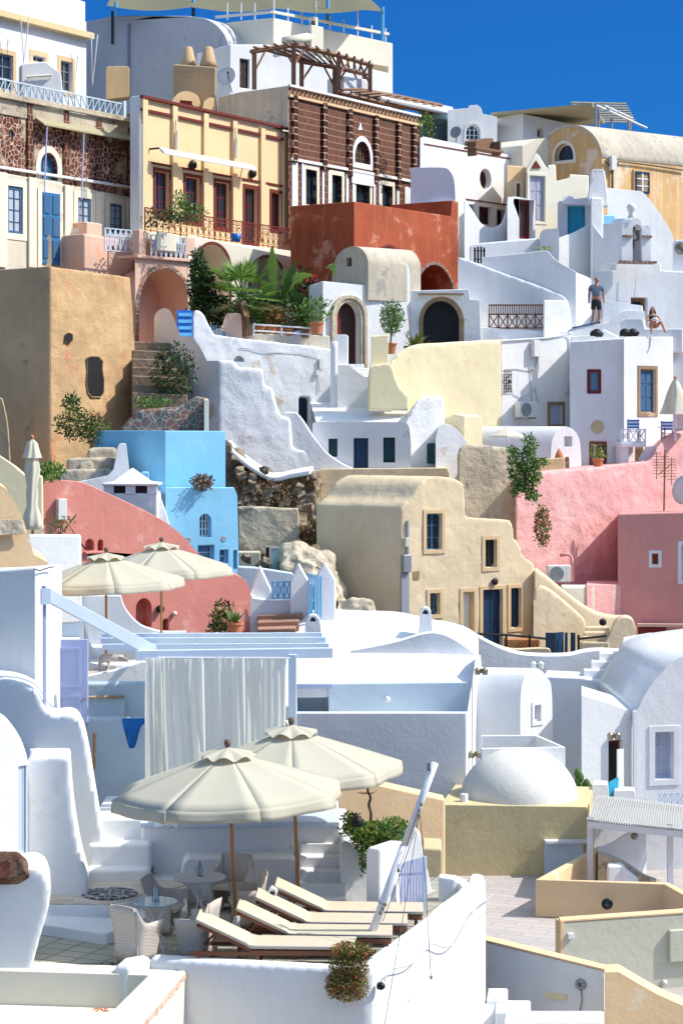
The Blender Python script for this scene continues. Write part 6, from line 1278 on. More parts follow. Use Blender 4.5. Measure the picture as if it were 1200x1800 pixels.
# --- far right: vault roofs
def chimney_arch(label, x0, x1, y0, y1, Y, yw=10):
    t = T('small_chimney', label, 'chimney', 'small white arched chimneys'); q = PL(x0, Y, yw)
    wall(t, q, [(x0 - 3, y1), (x0, y0 + 8), *cv((x0, y0 + 8), (x0 + 4, y0 + 2), ((x0 + x1) / 2, y0), (x1 - 4, y0 + 2), (x1, y0 + 8), n=2), (x1 + 3, y1)], y1 + 15, 'white', dep=.5, bev=.04, holes=[W((x0 + x1) / 2 - 5, y0 + 4, (x0 + x1) / 2 + 5, y0 + 12, 'opening', arch=1, r=.45)])
chimney_arch('small white arched chimney at the end of the pergola beams', 539, 561, 1081, 1104, 60.2, 6)
chimney_arch('white tapering arched chimney on the long white roof', 738, 757, 1068, 1116, 61.5, 4)
t = T('roof_house', 'long bright white sloping roof below the beige house', 'roof')
top_ = cv((514, 1088), (530, 1076), (562, 1070), (640, 1072), (697, 1074), (750, 1085), (800, 1098), (840, 1120), n=4); bot_ = cv((514, 1150), (530, 1152), (562, 1153), (640, 1154), (697, 1156), (750, 1157), (800, 1158), (840, 1160), n=4)
sheet([P(x, y, 60.2) for x, y in bot_], [P(x, y, 63.5) for x, y in top_], .4, 'white', 'slope', t, bevel=.08)
wall(t, PL(618, 60.4, 4), [(616, 1150), *cv((618, 1144), (690, 1130), (752, 1113), (790, 1120), (836, 1150), n=4)], 1230, 'white', dep=.5, bev=.08, name='ridge_wall')
t = T('curved_white_wall', 'pale white curved roof wall dipping below the black railing', 'wall')
wall(t, PL(770, 64, 4), [*cv((770, 1095), (815, 1106), (850, 1126), (895, 1146), (937, 1153), (997, 1153), (1025, 1147), (1053, 1144), (1092, 1146), n=4)], 1260, 'white', dep=1, bev=.08)
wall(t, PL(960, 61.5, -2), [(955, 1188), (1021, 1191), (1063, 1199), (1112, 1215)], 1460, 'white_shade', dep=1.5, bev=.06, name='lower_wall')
t = T('roof_steps', 'three small white steps climbing beside the blue grey vault', 'steps')
for k, (x0, x1, y) in enumerate(((1025, 1068, 1178), (1038, 1080, 1163), (1052, 1090, 1148))): wall(t, PL(x0, 61.8 + k * .4, 12), [(x0, y), (x1, y)], 1230, 'white', dep=.6, name='step', bev=.03)
# grey front house
t = T('grey_front_house', 'long plain white house with a shaded grey front and a narrow roof patio', 'house')
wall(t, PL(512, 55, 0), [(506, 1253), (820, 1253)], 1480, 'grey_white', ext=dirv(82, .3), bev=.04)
wall(t, PL(820, 55.3, 82), [(820.5, 1254), (829, 1200)], 1480, 'white', dep=.3, name='flank_wall', bev=.03)
link(MB().prism([P(506, 1275, 55.3), P(815, 1275, 55.3), P(822, 1262, 57.6), P(500, 1262, 57.6)], V((0, 0, -.2))), 'patio_floor', 'white', t)
wall(t, PL(512, 57.3, 0), [(506, 1203), (829, 1199)], 1300, 'pale_blue_and_shade', ext=dirv(82, 1.2), bev=.03, name='rear_wall', holes=[W(522, 1208, 577, 1262, 'opening', r=1)])
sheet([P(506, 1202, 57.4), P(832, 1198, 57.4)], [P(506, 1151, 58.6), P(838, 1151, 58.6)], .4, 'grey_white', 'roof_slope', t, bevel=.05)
wall(t, PL(833, 57.4, 72), [(830, 1196), (836, 1153), (844, 1154), (846, 1180)], 1480, 'white', dep=.5, bev=.03, name='side_wall')
q = PL(512, 57.0, 0); link(MB().pbox(q, q.uz(521, 0)[0], q.uz(583, 0)[0], q.uz(521, 1210)[1], q.uz(521, 1202)[1], -.1, .1), 'blue_lintel', 'lavender_wood', t)
one(MB().lathe([(0, .0), (.06, .0), (.09, .05), (.05, .1), (0, .12)], PL(512, 57.25, 0).at(680, 1229), 10, axis=(0, -1, 0)), 'patio_lamp', 'white_plastic', 'small white lamp on the shaded pale blue patio wall', 'lamp', smooth=True)
for i, (x, y, Y) in enumerate(((835, 1325, 56), (845, 1179, 57), (1078, 1293, 56.4), (943, 1168, 58.2))):
    t = T('wall_lamp', ['small brass double lamp on the lit side of the grey fronted house', 'brass lantern at the top corner of the grey fronted house', 'brass double lamp above the red framed door', 'white arched lamp casing on top of the small vault'][i], 'wall lamp')
    c = P(x, y, Y - .1); link(MB().box(c, (.08, .1, .12)), 'bracket', 'bell_metal', t); link(MB().lathe([(0, -.1), (.07, -.1), (.09, .04), (.02, .1), (0, .1)], c + V((-.1, -.05, 0)), 8).lathe([(0, -.1), (.07, -.1), (.09, .04), (.02, .1), (0, .1)], c + V((.1, -.05, 0)), 8), 'shades', 'bell_metal' if i < 3 else 'white_plastic', t)
# small vault
t = T('small_vault_house', 'small white vaulted hut with a narrow white framed window right of the grey fronted house', 'house')
wall(t, PL(915, 57.5, 40), cv((914, 1300), (914, 1235), (917, 1205), (925, 1184), (938, 1175), (950, 1178), (962, 1192), (969, 1212), (971, 1300), n=4), 1400, 'white', ext=dirv(172, 2.2), bev=.03, holes=[W(938, 1240, 949, 1268, grid=(1, 1), frame='white_paint', pane='grey_plaster', r=.12, trim=.1)])
t = T('roof_basin', 'open white roof basin with thin rims behind the dome', 'parapet')
pathwall([(846, 1292, -8.1), (945, 1292, -8.1), (993, 1313, -8.1), (845, 1316, -8.1)], -.13, -10.6, 'white', 'rim', t, bev=.02)
# right vaulted house
t = T('right_vault_house', 'pale vaulted house at the right edge with a deep framed blue window', 'house')
arc = cv((1112, 1249), (1121, 1245), (1130, 1226), (1143, 1205), (1158, 1187), (1182, 1163), (1215, 1146), (1240, 1140), n=4)
wall(t, PL(1112, 57, 12), arc, 1500, 'white', dep=.6, bev=.04, holes=[W(1150, 1287, 1183, 1369, grid=(2, 3), frame='lavender_wood', pane='glass_curtain', r=.35, fw=.07, trim=.17)])
n_ = len(arc); back = cv((1050, 1199), (1056, 1190), (1066, 1172), (1078, 1155), (1086, 1143), (1093, 1130), (1130, 1115), (1240, 1100), n=4)
q = PL(1112, 57.05, 12)
sheet([q.at(*a_) for a_ in arc], [P(x, y, 61.4) for x, y in back[:n_]], .25, 'white', 'vault_roof', t, smooth=True)
sheet([P(1091, 1141, 61), P(1140, 1148, 60), P(1240, 1158, 58.5)], [P(1094, 1120, 64), P(1140, 1112, 64), P(1240, 1107, 63)], .25, 'white', 'roof_slab', t, bevel=.05)
link(strip(PL(1112, 56.9, 12), 1114, 1250, 1420, .1, .1), 'downpipe', 'white_paint', t)
t = T('red_door_shed', 'bright white annex with a sloping top and a narrow red framed door', 'house')
q = PL(1021, 56.6, 24)
wall(t, q, [(1021, 1221), (1070, 1236), (1108, 1250)], 1480, 'white', dep=2, bev=.04, holes=[W(1069, 1302, 1094, 1420, 'door', grid=(1, 1), frame='red_wood', pane='dark', r=.25, fw=.08)])
t2 = link(MB().pbox(PL(1083, 56.3, 35), 0, .22, q.uz(1083, 1420)[1], q.uz(1083, 1310)[1], 0, .04), 'open_leaf', 'white_paint', t)
t = T('turquoise_gate', 'small turquoise picket gate before the red framed door', 'gate'); q = PL(1066, 54.8, 30)
for k in range(5): link(strip(q, 1067 + k * 4.2, 1376 - k * 2.5, 1420, .055, .03), 'picket', 'turquoise_wood', t)
for i, (x0, x1, y) in enumerate(((1039, 1070, 1379), (1077, 1117, 1390))): solo('rounded_pier', ['left', 'right'][i] + ' low rounded white pier beside the turquoise gate', 'pier', PL(x0, 54.5, 8), cv((x0, y + 22), (x0 + 2, y + 4), (x0 + 6, y), (x1 - 6, y), (x1 - 2, y + 4), (x1, y + 24), n=2), 1460, 'white', 'piers by the turquoise gate', dep=.6, bev=.05)
for i, (x, y, h, l) in enumerate(((998, 1372, 18, 2), (1017, 1385, 30, 4), (1032, 1388, 14, 2))):
    t = T('cactus', ['short cactus half hidden at the dome', 'tall jointed cactus between dome and red framed door', 'tiny cactus by the low rounded pier'][i], 'cactus'); m_ = MB()
    for k in range(l): c = P(x + (-2 if k % 2 else 2), y - h * (k + .5) / l, 55.5); m_.lathe([(0, -.14), (.08, -.1), (.1, 0), (.07, .1), (0, .14)], c, 8)
    link(m_, 'pads', 'leaf', t, smooth=True)
t = T('white_crossed_railing', 'low white crossed railing below the blue window', 'railing'); link(lattice(MB(), PL(1157, 54.5, 10), 1157, 1394, 1212, .3, 5, .03, .03), 'panel', 'pale_blue_wood', t)
t = T('white_picket_row', 'row of small white pickets on the path below the pale vaulted house', 'railing')
for k in range(6): link(strip(PL(1122, 54.3, 10), 1124 + k * 6, 1398 + k * 2, 1425, .05, .03), 'picket', 'white_paint', t)
# dome block
t = T('dome_roof_house', 'olive cream block with a smooth white dome on its flat roof', 'house')
wall(t, PL(773, 52, 1), [(773, 1414), (1031, 1418)], 1560, 'olive_cream', ext=dirv(80, 3), bev=.03)
c = H(912, 1398, -9.28); mb = MB().lathe([(1.5 * math.cos(a_ * math.pi / 2 / 12), -.1 + 1.3 * math.sin(a_ * math.pi / 2 / 12) ** 1.0) for a_ in range(13)], c, 40)
link(mb, 'dome', 'dome_white', t, smooth=True, closed=False)
link(MB().lathe([(0, 0), (.1, 0), (.1, .2), (.07, .22), (.07, .1), (0, .1)], H(815, 1410, -9.26), 10), 'roof_pipe', 'white', t)
t = T('peach_wall', 'peach coloured sloping wall behind the parasols and the bare tree', 'wall')
wall(t, PL(590, 48.5, 17), [(575, 1420), (600, 1384), (656, 1376), (782, 1405)], 1600, 'peach', dep=.6, bev=.06)
solo('peach_corner_block', 'small olive plastered step block left of the dome house', 'block', PL(742, 46.5, 2), [(742, 1490), (776, 1492)], 1620, 'olive_cream', dep=1.2)
# terrace right
t = tag(deck([(840, 1900), (1300, 1900), (1300, 1480), (700, 1480)], -11.0, .4, 'slate_floor', 'terrace_floor'), None, None, None, 'structure')
t = T('peach_parapet', 'peach cream parapet enclosing a small patio right of the slate floor', 'parapet')
pathwall([(1050, 1487, -10.15), (940, 1546, -10.15), (1166, 1554, -10.15), (1230, 1590, -10.15)], .22, -11.0, 'peach', 'wall', t, bev=.02)
q = PL(940, 47.4, 0)
t = T('porthole_lamp', 'black round porthole lamp on the peach cream parapet', 'lamp'); c = H(1063, 1583, -10.58) + V((0, -.3, 0))
link(MB().lathe([(.11, 0), (.13, .04), (.1, .06), (.085, .05)], c, 20, axis=(0, -1, 0)), 'ring', 'black_metal', t, closed=False, smooth=True); link(MB().lathe([(0, .05), (.06, .045), (.09, .02)], c, 16, axis=(0, -1, 0)), 'glass', 'glass_dark', t, closed=False, smooth=True)
t = T('white_cabinet', 'white topped pale blue cabinet against the olive wall', 'cabinet'); c = H(1003, 1535, -11.0)
link(MB().box(H(990, 1540, -11.0) + V((0, .3, .42)), (.95, .8, .84)), 'body', 'pale_blue_and_shade', t, bevel=.02); link(MB().box(H(990, 1540, -11.0) + V((.05, .3, .87)), (1.1, 1.0, .06), rad(5)), 'top', 'white_paint', t)
t = T('slat_pergola', 'white slatted pergola roof on square posts at the right edge', 'pergola'); z = -9.15
mb = MB(); A0, A1, B0, B1 = H(1033, 1440, z), H(1240, 1462, z), H(1048, 1397, z), H(1240, 1419, z); n = 46
for k in range(n):
    f0, f1 = k / n, (k + .72) / n; mb.prism([A0.lerp(A1, f0), A0.lerp(A1, f1), B0.lerp(B1, f1), B0.lerp(B1, f0)], V((0, 0, -.04)))
link(mb, 'slats', 'slat_white', t)
link(MB().obox(A0 + V((0, 0, -.2)), A1 - A0, V((0, .1, 0)), V((0, 0, .15))), 'front_beam', 'white_paint', t); link(MB().obox(B0 + V((0, 0, -.2)), B1 - B0, V((0, .1, 0)), V((0, 0, .15))), 'back_beam', 'white_paint', t)
for x, y in ((1037, 1443), (1178, 1455)):
    c = H(x, y, z - .05); link(MB().box(V((c.x, c.y + .1, (z - 11) / 2)), (.13, .13, abs(z + 11))), 'post', 'white_paint', t)
t = T('patio_walls', 'bright white rounded patio walls under the slatted pergola', 'wall')
wall(t, PL(1040, 52.5, 8), [(1040, 1448), (1106, 1450), (1125, 1462), (1240, 1470)], 1600, 'white', dep=.4, name='back_wall')
wall(t, PL(1050, 50.6, 35), [(1050, 1494), *cv((1075, 1484), (1100, 1468), (1125, 1457), (1135, 1460), n=3)], 1600, 'white', dep=.3, name='sloping_wall', bev=.08)
wall(t, PL(1062, 49.2, -30), [*cv((1050, 1500), (1075, 1508), (1100, 1520), (1130, 1540), (1160, 1552), n=3)], 1600, 'old_stone', dep=.3, name='worn_wall', bev=.06)
wall(t, PL(1066, 48.6, 10), [(1066, 1522), (1092, 1521), (1100, 1530), (1122, 1545)], 1600, 'white', dep=.4, name='low_block', bev=.06)
one(MB().lathe([(0, 0), (.08, .02), (.09, .1), (0, .14)], P(1113, 1468, 50.3), 10, axis=(0, -1, 0)), 'round_wall_lamp', 'bell_metal', 'small round brown lamp on the white patio wall under the pergola', 'wall lamp', smooth=True)
# sage wall and bottom right
q = PL(985, 41, 14)
solo('sage_wall', 'pale sage plastered wall with a yellow edge at the lower right', 'wall', q, [(985, 1622), (1240, 1604)], 1900, 'sage_cream', dep=.3, bev=.02)
one(MB().prism([q.at(984, 1621, .01), q.at(1240, 1603, .01), q.at(1240, 1603, .01) + V((0, .32, 0)), q.at(984, 1621, .01) + V((0, .32, 0))], V((0, 0, .03))).prism([q.at(984, 1620, .02), q.at(990, 1620, .02), q.at(990, 1800, .02), q.at(984, 1800, .02)], -q.N * .3), 'wall_coping', 'peach', 'yellowish coping along the top of the pale sage wall', 'coping')
one(MB().pbox(q, q.uz(1173, 0)[0], q.uz(1230, 0)[0], q.uz(1173, 1690)[1], q.uz(1173, 1634)[1], 0, .1), 'utility_panel', 'sage_cream', 'flat square utility panel on the pale sage wall', 'panel', bevel=.02)
one(MB().pbox(q, q.uz(995, 0)[0], q.uz(1006, 0)[0], q.uz(1000, 1650)[1], q.uz(1000, 1639)[1], 0, .08), 'wall_socket', 'white_plastic', 'small white square fitting on the left of the pale sage wall', 'fitting', bevel=.02)
one(MB().lathe([(0, 0), (.05, 0), (.06, .06), (0, .1)], q.at(1165, 1726), 10, axis=q.N), 'round_fitting', 'white_plastic', 'tiny white knob low on the pale sage wall', 'fitting', smooth=True)
q = PL(858, 36.5, -22)
solo('blue_white_wall', 'shaded white wall sloping down to the right below the slate terrace', 'wall', q, [(850, 1655), (1061, 1707), (1062, 1720)], 1900, 'white', dep=.25, bev=.02)
one(MB().prism([q.at(850, 1654, .02), q.at(1066, 1707, .02), q.at(1066, 1707, .02) + V((.06, .3, 0)), q.at(850, 1654, .02) + V((0.06, .3, 0))], V((0, 0, .03))), 'wall_coping', 'peach', 'peach coping with a red line along the shaded white wall', 'coping')
one(MB().pbox(q, q.uz(958, 0)[0], q.uz(996, 0)[0], q.uz(975, 1756)[1], q.uz(975, 1745)[1], 0, .03), 'brass_plaque', 'cream', 'small blank yellowish plaque on the shaded white wall', 'plaque')
t = T('flower_wall_lamp', 'grey flower shaped wall lamp with a hanging wire', 'wall lamp'); m_ = MB()
for k in range(7): a_ = k * .9; m_.lathe([(0, 0), (.045, .01), (.03, .06), (0, .07)], q.at(1020, 1730) + q.U * .06 * math.cos(a_) + V((0, 0, .06 * math.sin(a_))), 8, axis=q.N)
link(m_, 'petals', 'grey_metal', t, smooth=True); link(MB().tube([q.at(1021, 1738, .03), q.at(1023, 1755, .04), q.at(1020, 1775, .04), q.at(1019, 1800, .04)], .008, 5), 'wire', 'cable_dark', t)
solo('peach_curved_wall', 'peach plastered wall curving down to the bottom right corner', 'wall', PL(1062, 34.6, 16), [(1062, 1709), (1084, 1708), *cv((1090, 1710), (1120, 1728), (1160, 1750), (1205, 1770), (1240, 1788), n=3)], 1900, 'peach', dep=.5, bev=.05)
t = T('corner_steps', 'white plastered steps at the bottom beside the big white terrace wall', 'steps')
for k, (x0, x1, y) in enumerate(((855, 892, 1756), (870, 932, 1778), (885, 1060, 1797))): wall(t, PL(x0, 34.6 - k * .5, 0), [(x0, y), (x1, y)], 1960, 'white', dep=.7, name='step', bev=.04)
# ================================================================== foreground terrace and its neighbours
FZ = -7.75
# cream roof terrace, bottom left
t = T('cream_roof_parapet', 'cream parapet with a chipped brick edge in the bottom left corner', 'parapet')
z = -7.72
link(MB().prism([H(-80, 1684, z), H(328, 1703, z), H(262, 1714, z), H(-80, 1704, z)], V((0, 0, -4))), 'back_wall', 'pale_cream', t, bevel=.02)
link(MB().prism([H(328, 1703.5, z + .003), H(262, 1714, z + .003), H(60, 1915, z + .003), H(150, 1915, z + .003)], V((0, 0, -4.1))), 'side_wall', 'pale_cream', t, bevel=.02)
mb = MB(); e0, e1 = H(327, 1705, z), H(152, 1912, z); n = 40; rr = random.Random(9); pr = None
for k in range(n):
    a_, b_ = e0.lerp(e1, k / n), e0.lerp(e1, (k + 1) / n); nn = V((1, .15, 0)).normalized(); h0 = .05 + .06 * rr.random()
    mb.obox(a_ - V((0, 0, .03 + h0)) + nn * .0, b_ - a_, nn * (.012 + .015 * rr.random()), V((0, 0, h0)))
link(mb, 'chipped_brick_edge', 'pink_beige', t)
link(MB().prism([H(-80, 1762, -8.2), H(240, 1764, -8.2), H(150, 1930, -8.2), H(-80, 1930, -8.2)], V((0, 0, -.3))), 'floor', 'pale_cream', t)
rr = random.Random(4); mb = MB()
for k in range(14): mb.lathe([(0, 0), (.02, .01), (.012, .02), (0, .022)], H(178 + rr.uniform(-14, 14), 1776 + rr.uniform(-3, 3), -8.2), 5)
one(mb, 'crumbled_plaster', 'terracotta', 'crumbled reddish plaster bits on the cream roof floor', 'debris')['kind'] = 'stuff'
# terrace floor and retaining walls
tag(link(MB().prism([H(-120, 1700, FZ), H(250, 1690, FZ), H(655, 1700, FZ), H(745, 1640, FZ), H(828, 1568, FZ), H(826, 1548, FZ), H(775, 1541, FZ), H(740, 1545, FZ), H(600, 1520, FZ), H(500, 1500, FZ), H(-120, 1540, FZ)], V((0, 0, -.4))), 'pavement', 'pavers'), kind='structure')
t = T('terrace_retaining_wall', 'big white terrace wall with a sharp corner and a rounded parapet', 'wall')
wz = -7.56
pathwall([(262, 1683, wz), (450, 1694, wz), (640, 1704, wz), (656, 1703, wz), (700, 1670, wz + .01), (754, 1630, wz + .03), (800, 1592, wz + .06), *cv((838, 1562, wz + .1), (851, 1550, wz + .13), (853, 1542, wz + .17), (846, 1536, wz + .2), (828, 1533, wz + .22), n=3)], .28, -13, 'white', 'wall', t, soft=4, remesh=.045)
pathwall([(838, 1560, wz + .1), (826, 1548, wz + .12), (800, 1538, wz + .2), (772, 1535, wz + .22)], .25, -9, 'white', 'inner_curb', t, bev=.07)
pathwall([(228, 1700, wz - .05), (240, 1687, wz), (268, 1683, wz)], .25, -13, 'white', 'rounded_start', t, bev=.07)
c = H(858, 1660, -8.6); link(MB().lathe([(.0, .1), (.3, 0), (.38, -.6), (.4, -3)], V((2.3, 34.6, -9.5)), 16), 'bulge', 'white', t, smooth=True, closed=False)
# low buttress with rock, left
t = T('lower_left_wall', 'rounded white wall in front of the blue glazed door', 'wall')
wall(t, PL(-60, 30.3, -4), [(-60, 1540), (40, 1527), *cv((60, 1525), (78, 1532), (87, 1550), (90, 1568), (84, 1606), (72, 1645), (60, 1690), n=3)], 1960, 'white', dep=1.2, soft=3, remesh=.05)
rockmass('red_stone', [[(-30, 1502, 30.3), (0, 1496, 30.3), (30, 1500, 30.3), (42, 1512, 30.3)], [(-30, 1545, 30.1), (0, 1545, 30.1), (30, 1542, 30.1), (46, 1532, 30.1)]], 'rough dark red volcanic stone lying on the rounded white wall', 'lava_stone', None, .1, .02, .3, 'stone')
# white house at left
t = T('white_left_house', 'white hand plastered house with curved buttresses at the left edge', 'house')
wall(t, PL(170, 35, -12), [(-60, 1192), (0, 1190), *cv((30, 1195), (55, 1206), (70, 1222), (84, 1250), (100, 1258), (122, 1256), (136, 1262), (148, 1285), (158, 1330), (166, 1380), (176, 1440), (184, 1486), (172, 1500), (166, 1545), n=3)], 1640, 'white', dep=1.1, soft=3, remesh=.055, name='curved_wall')
wall(t, PL(50, 33.6, -6), [(48, 1336), (56, 1331), (122, 1330), *cv((124, 1335), (128, 1400), (136, 1460), (146, 1510), (156, 1545), n=3)], 1640, 'white', dep=1.0, soft=3, remesh=.05, name='buttress')
wall(t, PL(49, 33.1, 48), [*cv((-40, 1255), (0, 1262), (20, 1280), (38, 1308), (49, 1338), n=3)], 1660, 'white', dep=.6, name='door_wall', bev=.03, holes=[W(33, 1347, 47, 1500, 'door', grid=(2, 4), frame='pale_blue_wood', pane='glass_pale', r=.1, leaf='glazed', fw=.07)])
wall(t, PL(60, 34.2, -5), [(50, 1332), (60, 1330)], 1640, 'white', dep=1, name='pier')
t = T('white_upper_house', 'tall white house corner carrying the pergola beam at the left', 'house')
wall(t, PL(63, 36.5, -10), [(-80, 1004), (0, 1001), (63, 996)], 1400, 'white', ext=dirv(64, .85), bev=.06)
wire([PL(63, 36.4, 60).at(*a_, .0) for a_ in ((60, 1000), (70, 1003), (85, 998), (95, 996))], .012, 'cable_dark', 'roof_cable', 'short black cable on the top corner of the white house')
# lavender door
t = T('lavender_door', 'open lavender panelled door beside the tall white house', 'door'); q = PL(99, 37.2, 0)
u0, z1 = q.uz(97, 1124); u1, z0 = q.uz(155, 1270)
link(MB().pbox(q, u0, u1, z0, z1, -.06, 0), 'leaf', 'lavender_wood', t, bevel=.01)
for y0, y1 in ((1138, 1208), (1221, 1262)):
    a_, b_, c_, d_ = q.uz(103, 0)[0], q.uz(143, 0)[0], q.uz(100, y1)[1], q.uz(100, y0)[1]
    link(MB().ring([q.w(a_, c_), q.w(b_, c_), q.w(b_, d_), q.w(a_, d_)], [q.w(a_ + .05, c_ + .05), q.w(b_ - .05, c_ + .05), q.w(b_ - .05, d_ - .05), q.w(a_ + .05, d_ - .05)], q.N * .02), 'panel_moulding', 'lavender_wood', t)
link(MB().lathe([(0, 0), (.03, 0), (.03, .05), (0, .05)], q.at(149, 1228), 8, axis=q.N).tube([q.at(149, 1228, .05), q.at(141, 1230, .06)], .012, 6), 'handle', 'grey_metal', t)
t = T('grey_locker', 'low grey blue louvred hatch against the white terrace wall', 'hatch'); q = PL(156, 38.6, 5)
link(MB().pbox(q, q.uz(154, 0)[0], q.uz(219, 0)[0], q.uz(156, 1259)[1], q.uz(156, 1226)[1], -.1, .05), 'panel', 'pale_blue_and_shade', t)
link(MB().pbox(q, q.uz(154, 0)[0], q.uz(219, 0)[0], q.uz(156, 1227)[1], q.uz(156, 1224)[1], -.1, .12), 'top_edge', 'beige_dark', t)
link(MB().pbox(q, q.uz(154, 0)[0], q.uz(218, 0)[0], q.uz(156, 1263)[1], q.uz(156, 1258)[1], -.1, .16), 'sill', 'white_paint', t)
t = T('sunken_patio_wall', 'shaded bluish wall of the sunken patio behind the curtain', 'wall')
wall(t, PL(150, 38.9, 0), [(145, 1200), (262, 1200)], 1560, 'pale_blue_and_shade', dep=.3)  # the patio's bluish shade is put into the wall colour
wall(t, PL(155, 38.2, 0), [(154, 1262), (262, 1263)], 1560, 'pale_blue_and_shade', dep=.25, name='lower_wall')
link(MB().tube([PL(160, 38, 0).at(166, 1288), PL(160, 38, 0).at(166, 1352)], .03, 6), 'brown_post', 'pole_wood', t)
t = T('blue_towel', 'crumpled bright blue towel hanging over the patio wall', 'towel'); q = PL(214, 37.8, 4); mb = MB(); rows, cols = 10, 16
for i in range(rows + 1):
    for j in range(cols + 1):
        f_, g_ = i / rows, j / cols; hang = .10 + .34 * math.exp(-((g_ - .4) / .4) ** 4)
        x = 215 + 44 * g_ + (.38 - g_) * 16 * f_ ** 2; u, z_ = q.uz(x, 1262 + f_ * hang * 120); mb.v.append(q.w(u, z_, .05 + .03 * math.sin(g_ * 25 + f_ * 2) * f_))
for i in range(rows):
    for j in range(cols): a_ = i * (cols + 1) + j; mb.f.append((a_, a_ + 1, a_ + cols + 2, a_ + cols + 1)); mb.m.append(0)
link(mb, 'cloth', 'towel_blue', t, closed=False, smooth=True)
# steps up to the patio, platform with mosaic
t = T('platform_steps', 'white rounded steps rising to the flagstone platform', 'steps')
def stepdeck(pts, z, m='white', name='step', bev=.04): return link(MB().prism([H(x, y, z) for x, y in pts], V((0, 0, z * 0 - (z - FZ) - .1))), name, m, t, bevel=bev, seg=3)
stepdeck([(60, 1622), (180, 1640), *cv((188, 1640), (205, 1634), (215, 1620), n=3), (330, 1600), (330, 1560), (60, 1560)], -7.58)
stepdeck([(84, 1590), (188, 1593), *cv((200, 1592), (230, 1584), (255, 1572), n=3), (330, 1560), (330, 1535), (84, 1538)], -7.41)
t = T('flagstone_platform', 'crazy paved platform with a round dark pebble mosaic', 'paving')
link(MB().prism([H(x, y, -7.395) for x, y in ((88, 1588), (188, 1590), (230, 1581), (252, 1570), (325, 1557), (325, 1546), (88, 1552))], V((0, 0, -.02))), 'flagstones', 'flagstones', t)
c = H(193, 1571, -7.385); link(MB().lathe([(0, .012), (.44, .012), (.45, .0)], c, 32), 'round_mosaic', 'slate_mosaic', t, closed=False)
t = T('patio_steps', 'broad white steps leading up to the sunken patio', 'steps')
for k, (y, z_) in enumerate(((1528, -7.2), (1484, -6.85), (1438, -6.5))):
    Y = z_ * F / (HY - y); link(MB().obox(V((-4.2, Y, -8)), V((1.05, 0, 0)), V((0, 2.2, 0)), V((0, 0, z_ + 8))), 'step', 'white', t, bevel=.06, seg=3)
wall(t, PL(186, 35.4, 0), [(186, 1438), (245, 1438), (246, 1452)], 1470, 'pale_blue_wood', dep=.5, name='blue_shelf')
# bench wall with pale blue top
q = PL(250, 35.2, 1)
t = T('bench_wall', 'white terrace wall with a pale blue top ledge behind the tables', 'wall')
wall(t, q, [(249, 1452), (600, 1452)], 1640, 'white', dep=2.4, bev=.05)
zt = q.uz(249, 1452)[1]
link(MB().pbox(q, q.uz(249, 0)[0] - .03, q.uz(597, 0)[0], zt - .02, zt + .07, -2.2, .05), 'ledge', 'pale_blue_wood', t, bevel=.02)
wall(t, PL(318, 34.6, 3), [*cv((318, 1545), (322, 1520), (332, 1509), n=3), (515, 1509), (521, 1516), (523, 1560)], 1640, 'white', dep=.8, name='seat', bev=.07)
one(MB().tube([q.at(511, 1453, .1), q.at(511, 1483, .1)], .008, 5).lathe([(0, -.05), (.03, 0), (0, .04)], q.at(511, 1487, .1), 8), 'pull_cord', 'cable', 'thin cord with a small weight hanging at the white bench wall', 'weighted cord')
t = T('white_pillow', 'rumpled white cloth lying on the pale blue ledge', 'cloth'); mb = MB()
for i in range(9):
    for j in range(5): mb.v.append(H(272 + i * 5, 1455 - j * 2.5, zt + .08) + V((0, 0, .06 * abs(math.sin(i * 1.3 + j)) * math.sin(math.pi * i / 8))))
for i in range(8):
    for j in range(4): a_ = i * 5 + j; mb.f.append((a_, a_ + 1, a_ + 6, a_ + 5)); mb.m.append(0)
link(mb, 'folds', 'curtain', t, closed=False, smooth=True)
t = T('side_stairs', 'white stair flight between bench wall and planted wall', 'stairs')
for k in range(6): link(MB().obox(V((-.70, 34.0 + k * .3, FZ - .3)), V((.78, 0, 0)), V((0, 2, 0)), V((0, 0, .3 + .17 * (k + 1)))), 'step', 'white', t, bevel=.025)
link(MB().lathe([(.04, 0), (.075, 0), (.075, .4), (.04, .4)], H(480, 1567, -7.1) + V((0, .1, 0)), 12, axis=(0, -1, .1)), 'drain_pipe', 'white', t)
t = T('planter_wall', 'rounded white planter wall overflowing with green succulents', 'wall')
wall(t, PL(597, 34.4, 12), [(597, 1500), *cv((598, 1484), (606, 1478), (620, 1484), (636, 1500), n=3), (668, 1500), (700, 1490)], 1640, 'white', dep=1.0, soft=3, remesh=.05)
wall(t, PL(643, 33.4, -20), [(643, 1500), (646, 1488), (668, 1492)], 1660, 'white', ext=dirv(58, .75), bev=.05, name='gate_pier')
wall(t, PL(692, 35.0, 25), [(688, 1480), *cv((700, 1462), (712, 1455), (726, 1458), (738, 1472), (742, 1500), (750, 1530), (758, 1570), n=3)], 1660, 'white', dep=.4, bev=.07, name='arched_wall')
t = T('ice_plant', 'mass of green trailing succulents over the white planter wall', 'plant'); mb = MB(); rr = random.Random(8)
for x, y, rx, rz, n in ((625, 1458, .25, .12, 500), (655, 1468, .38, .2, 1100), (690, 1460, .3, .2, 800), (660, 1492, .3, .14, 500), (640, 1480, .2, .2, 300), (638, 1520, .04, .25, 90), (618, 1440, .16, .08, 150)): mb.leaves(P(x, y, 34.2), (rx, .35, rz), n, .075, (0, 0, 1, 2), up=.5, shell=.2, rng=rr)
link(mb, 'foliage', ['leaf', 'leaf_light', 'leaf_olive'], t, closed=False)
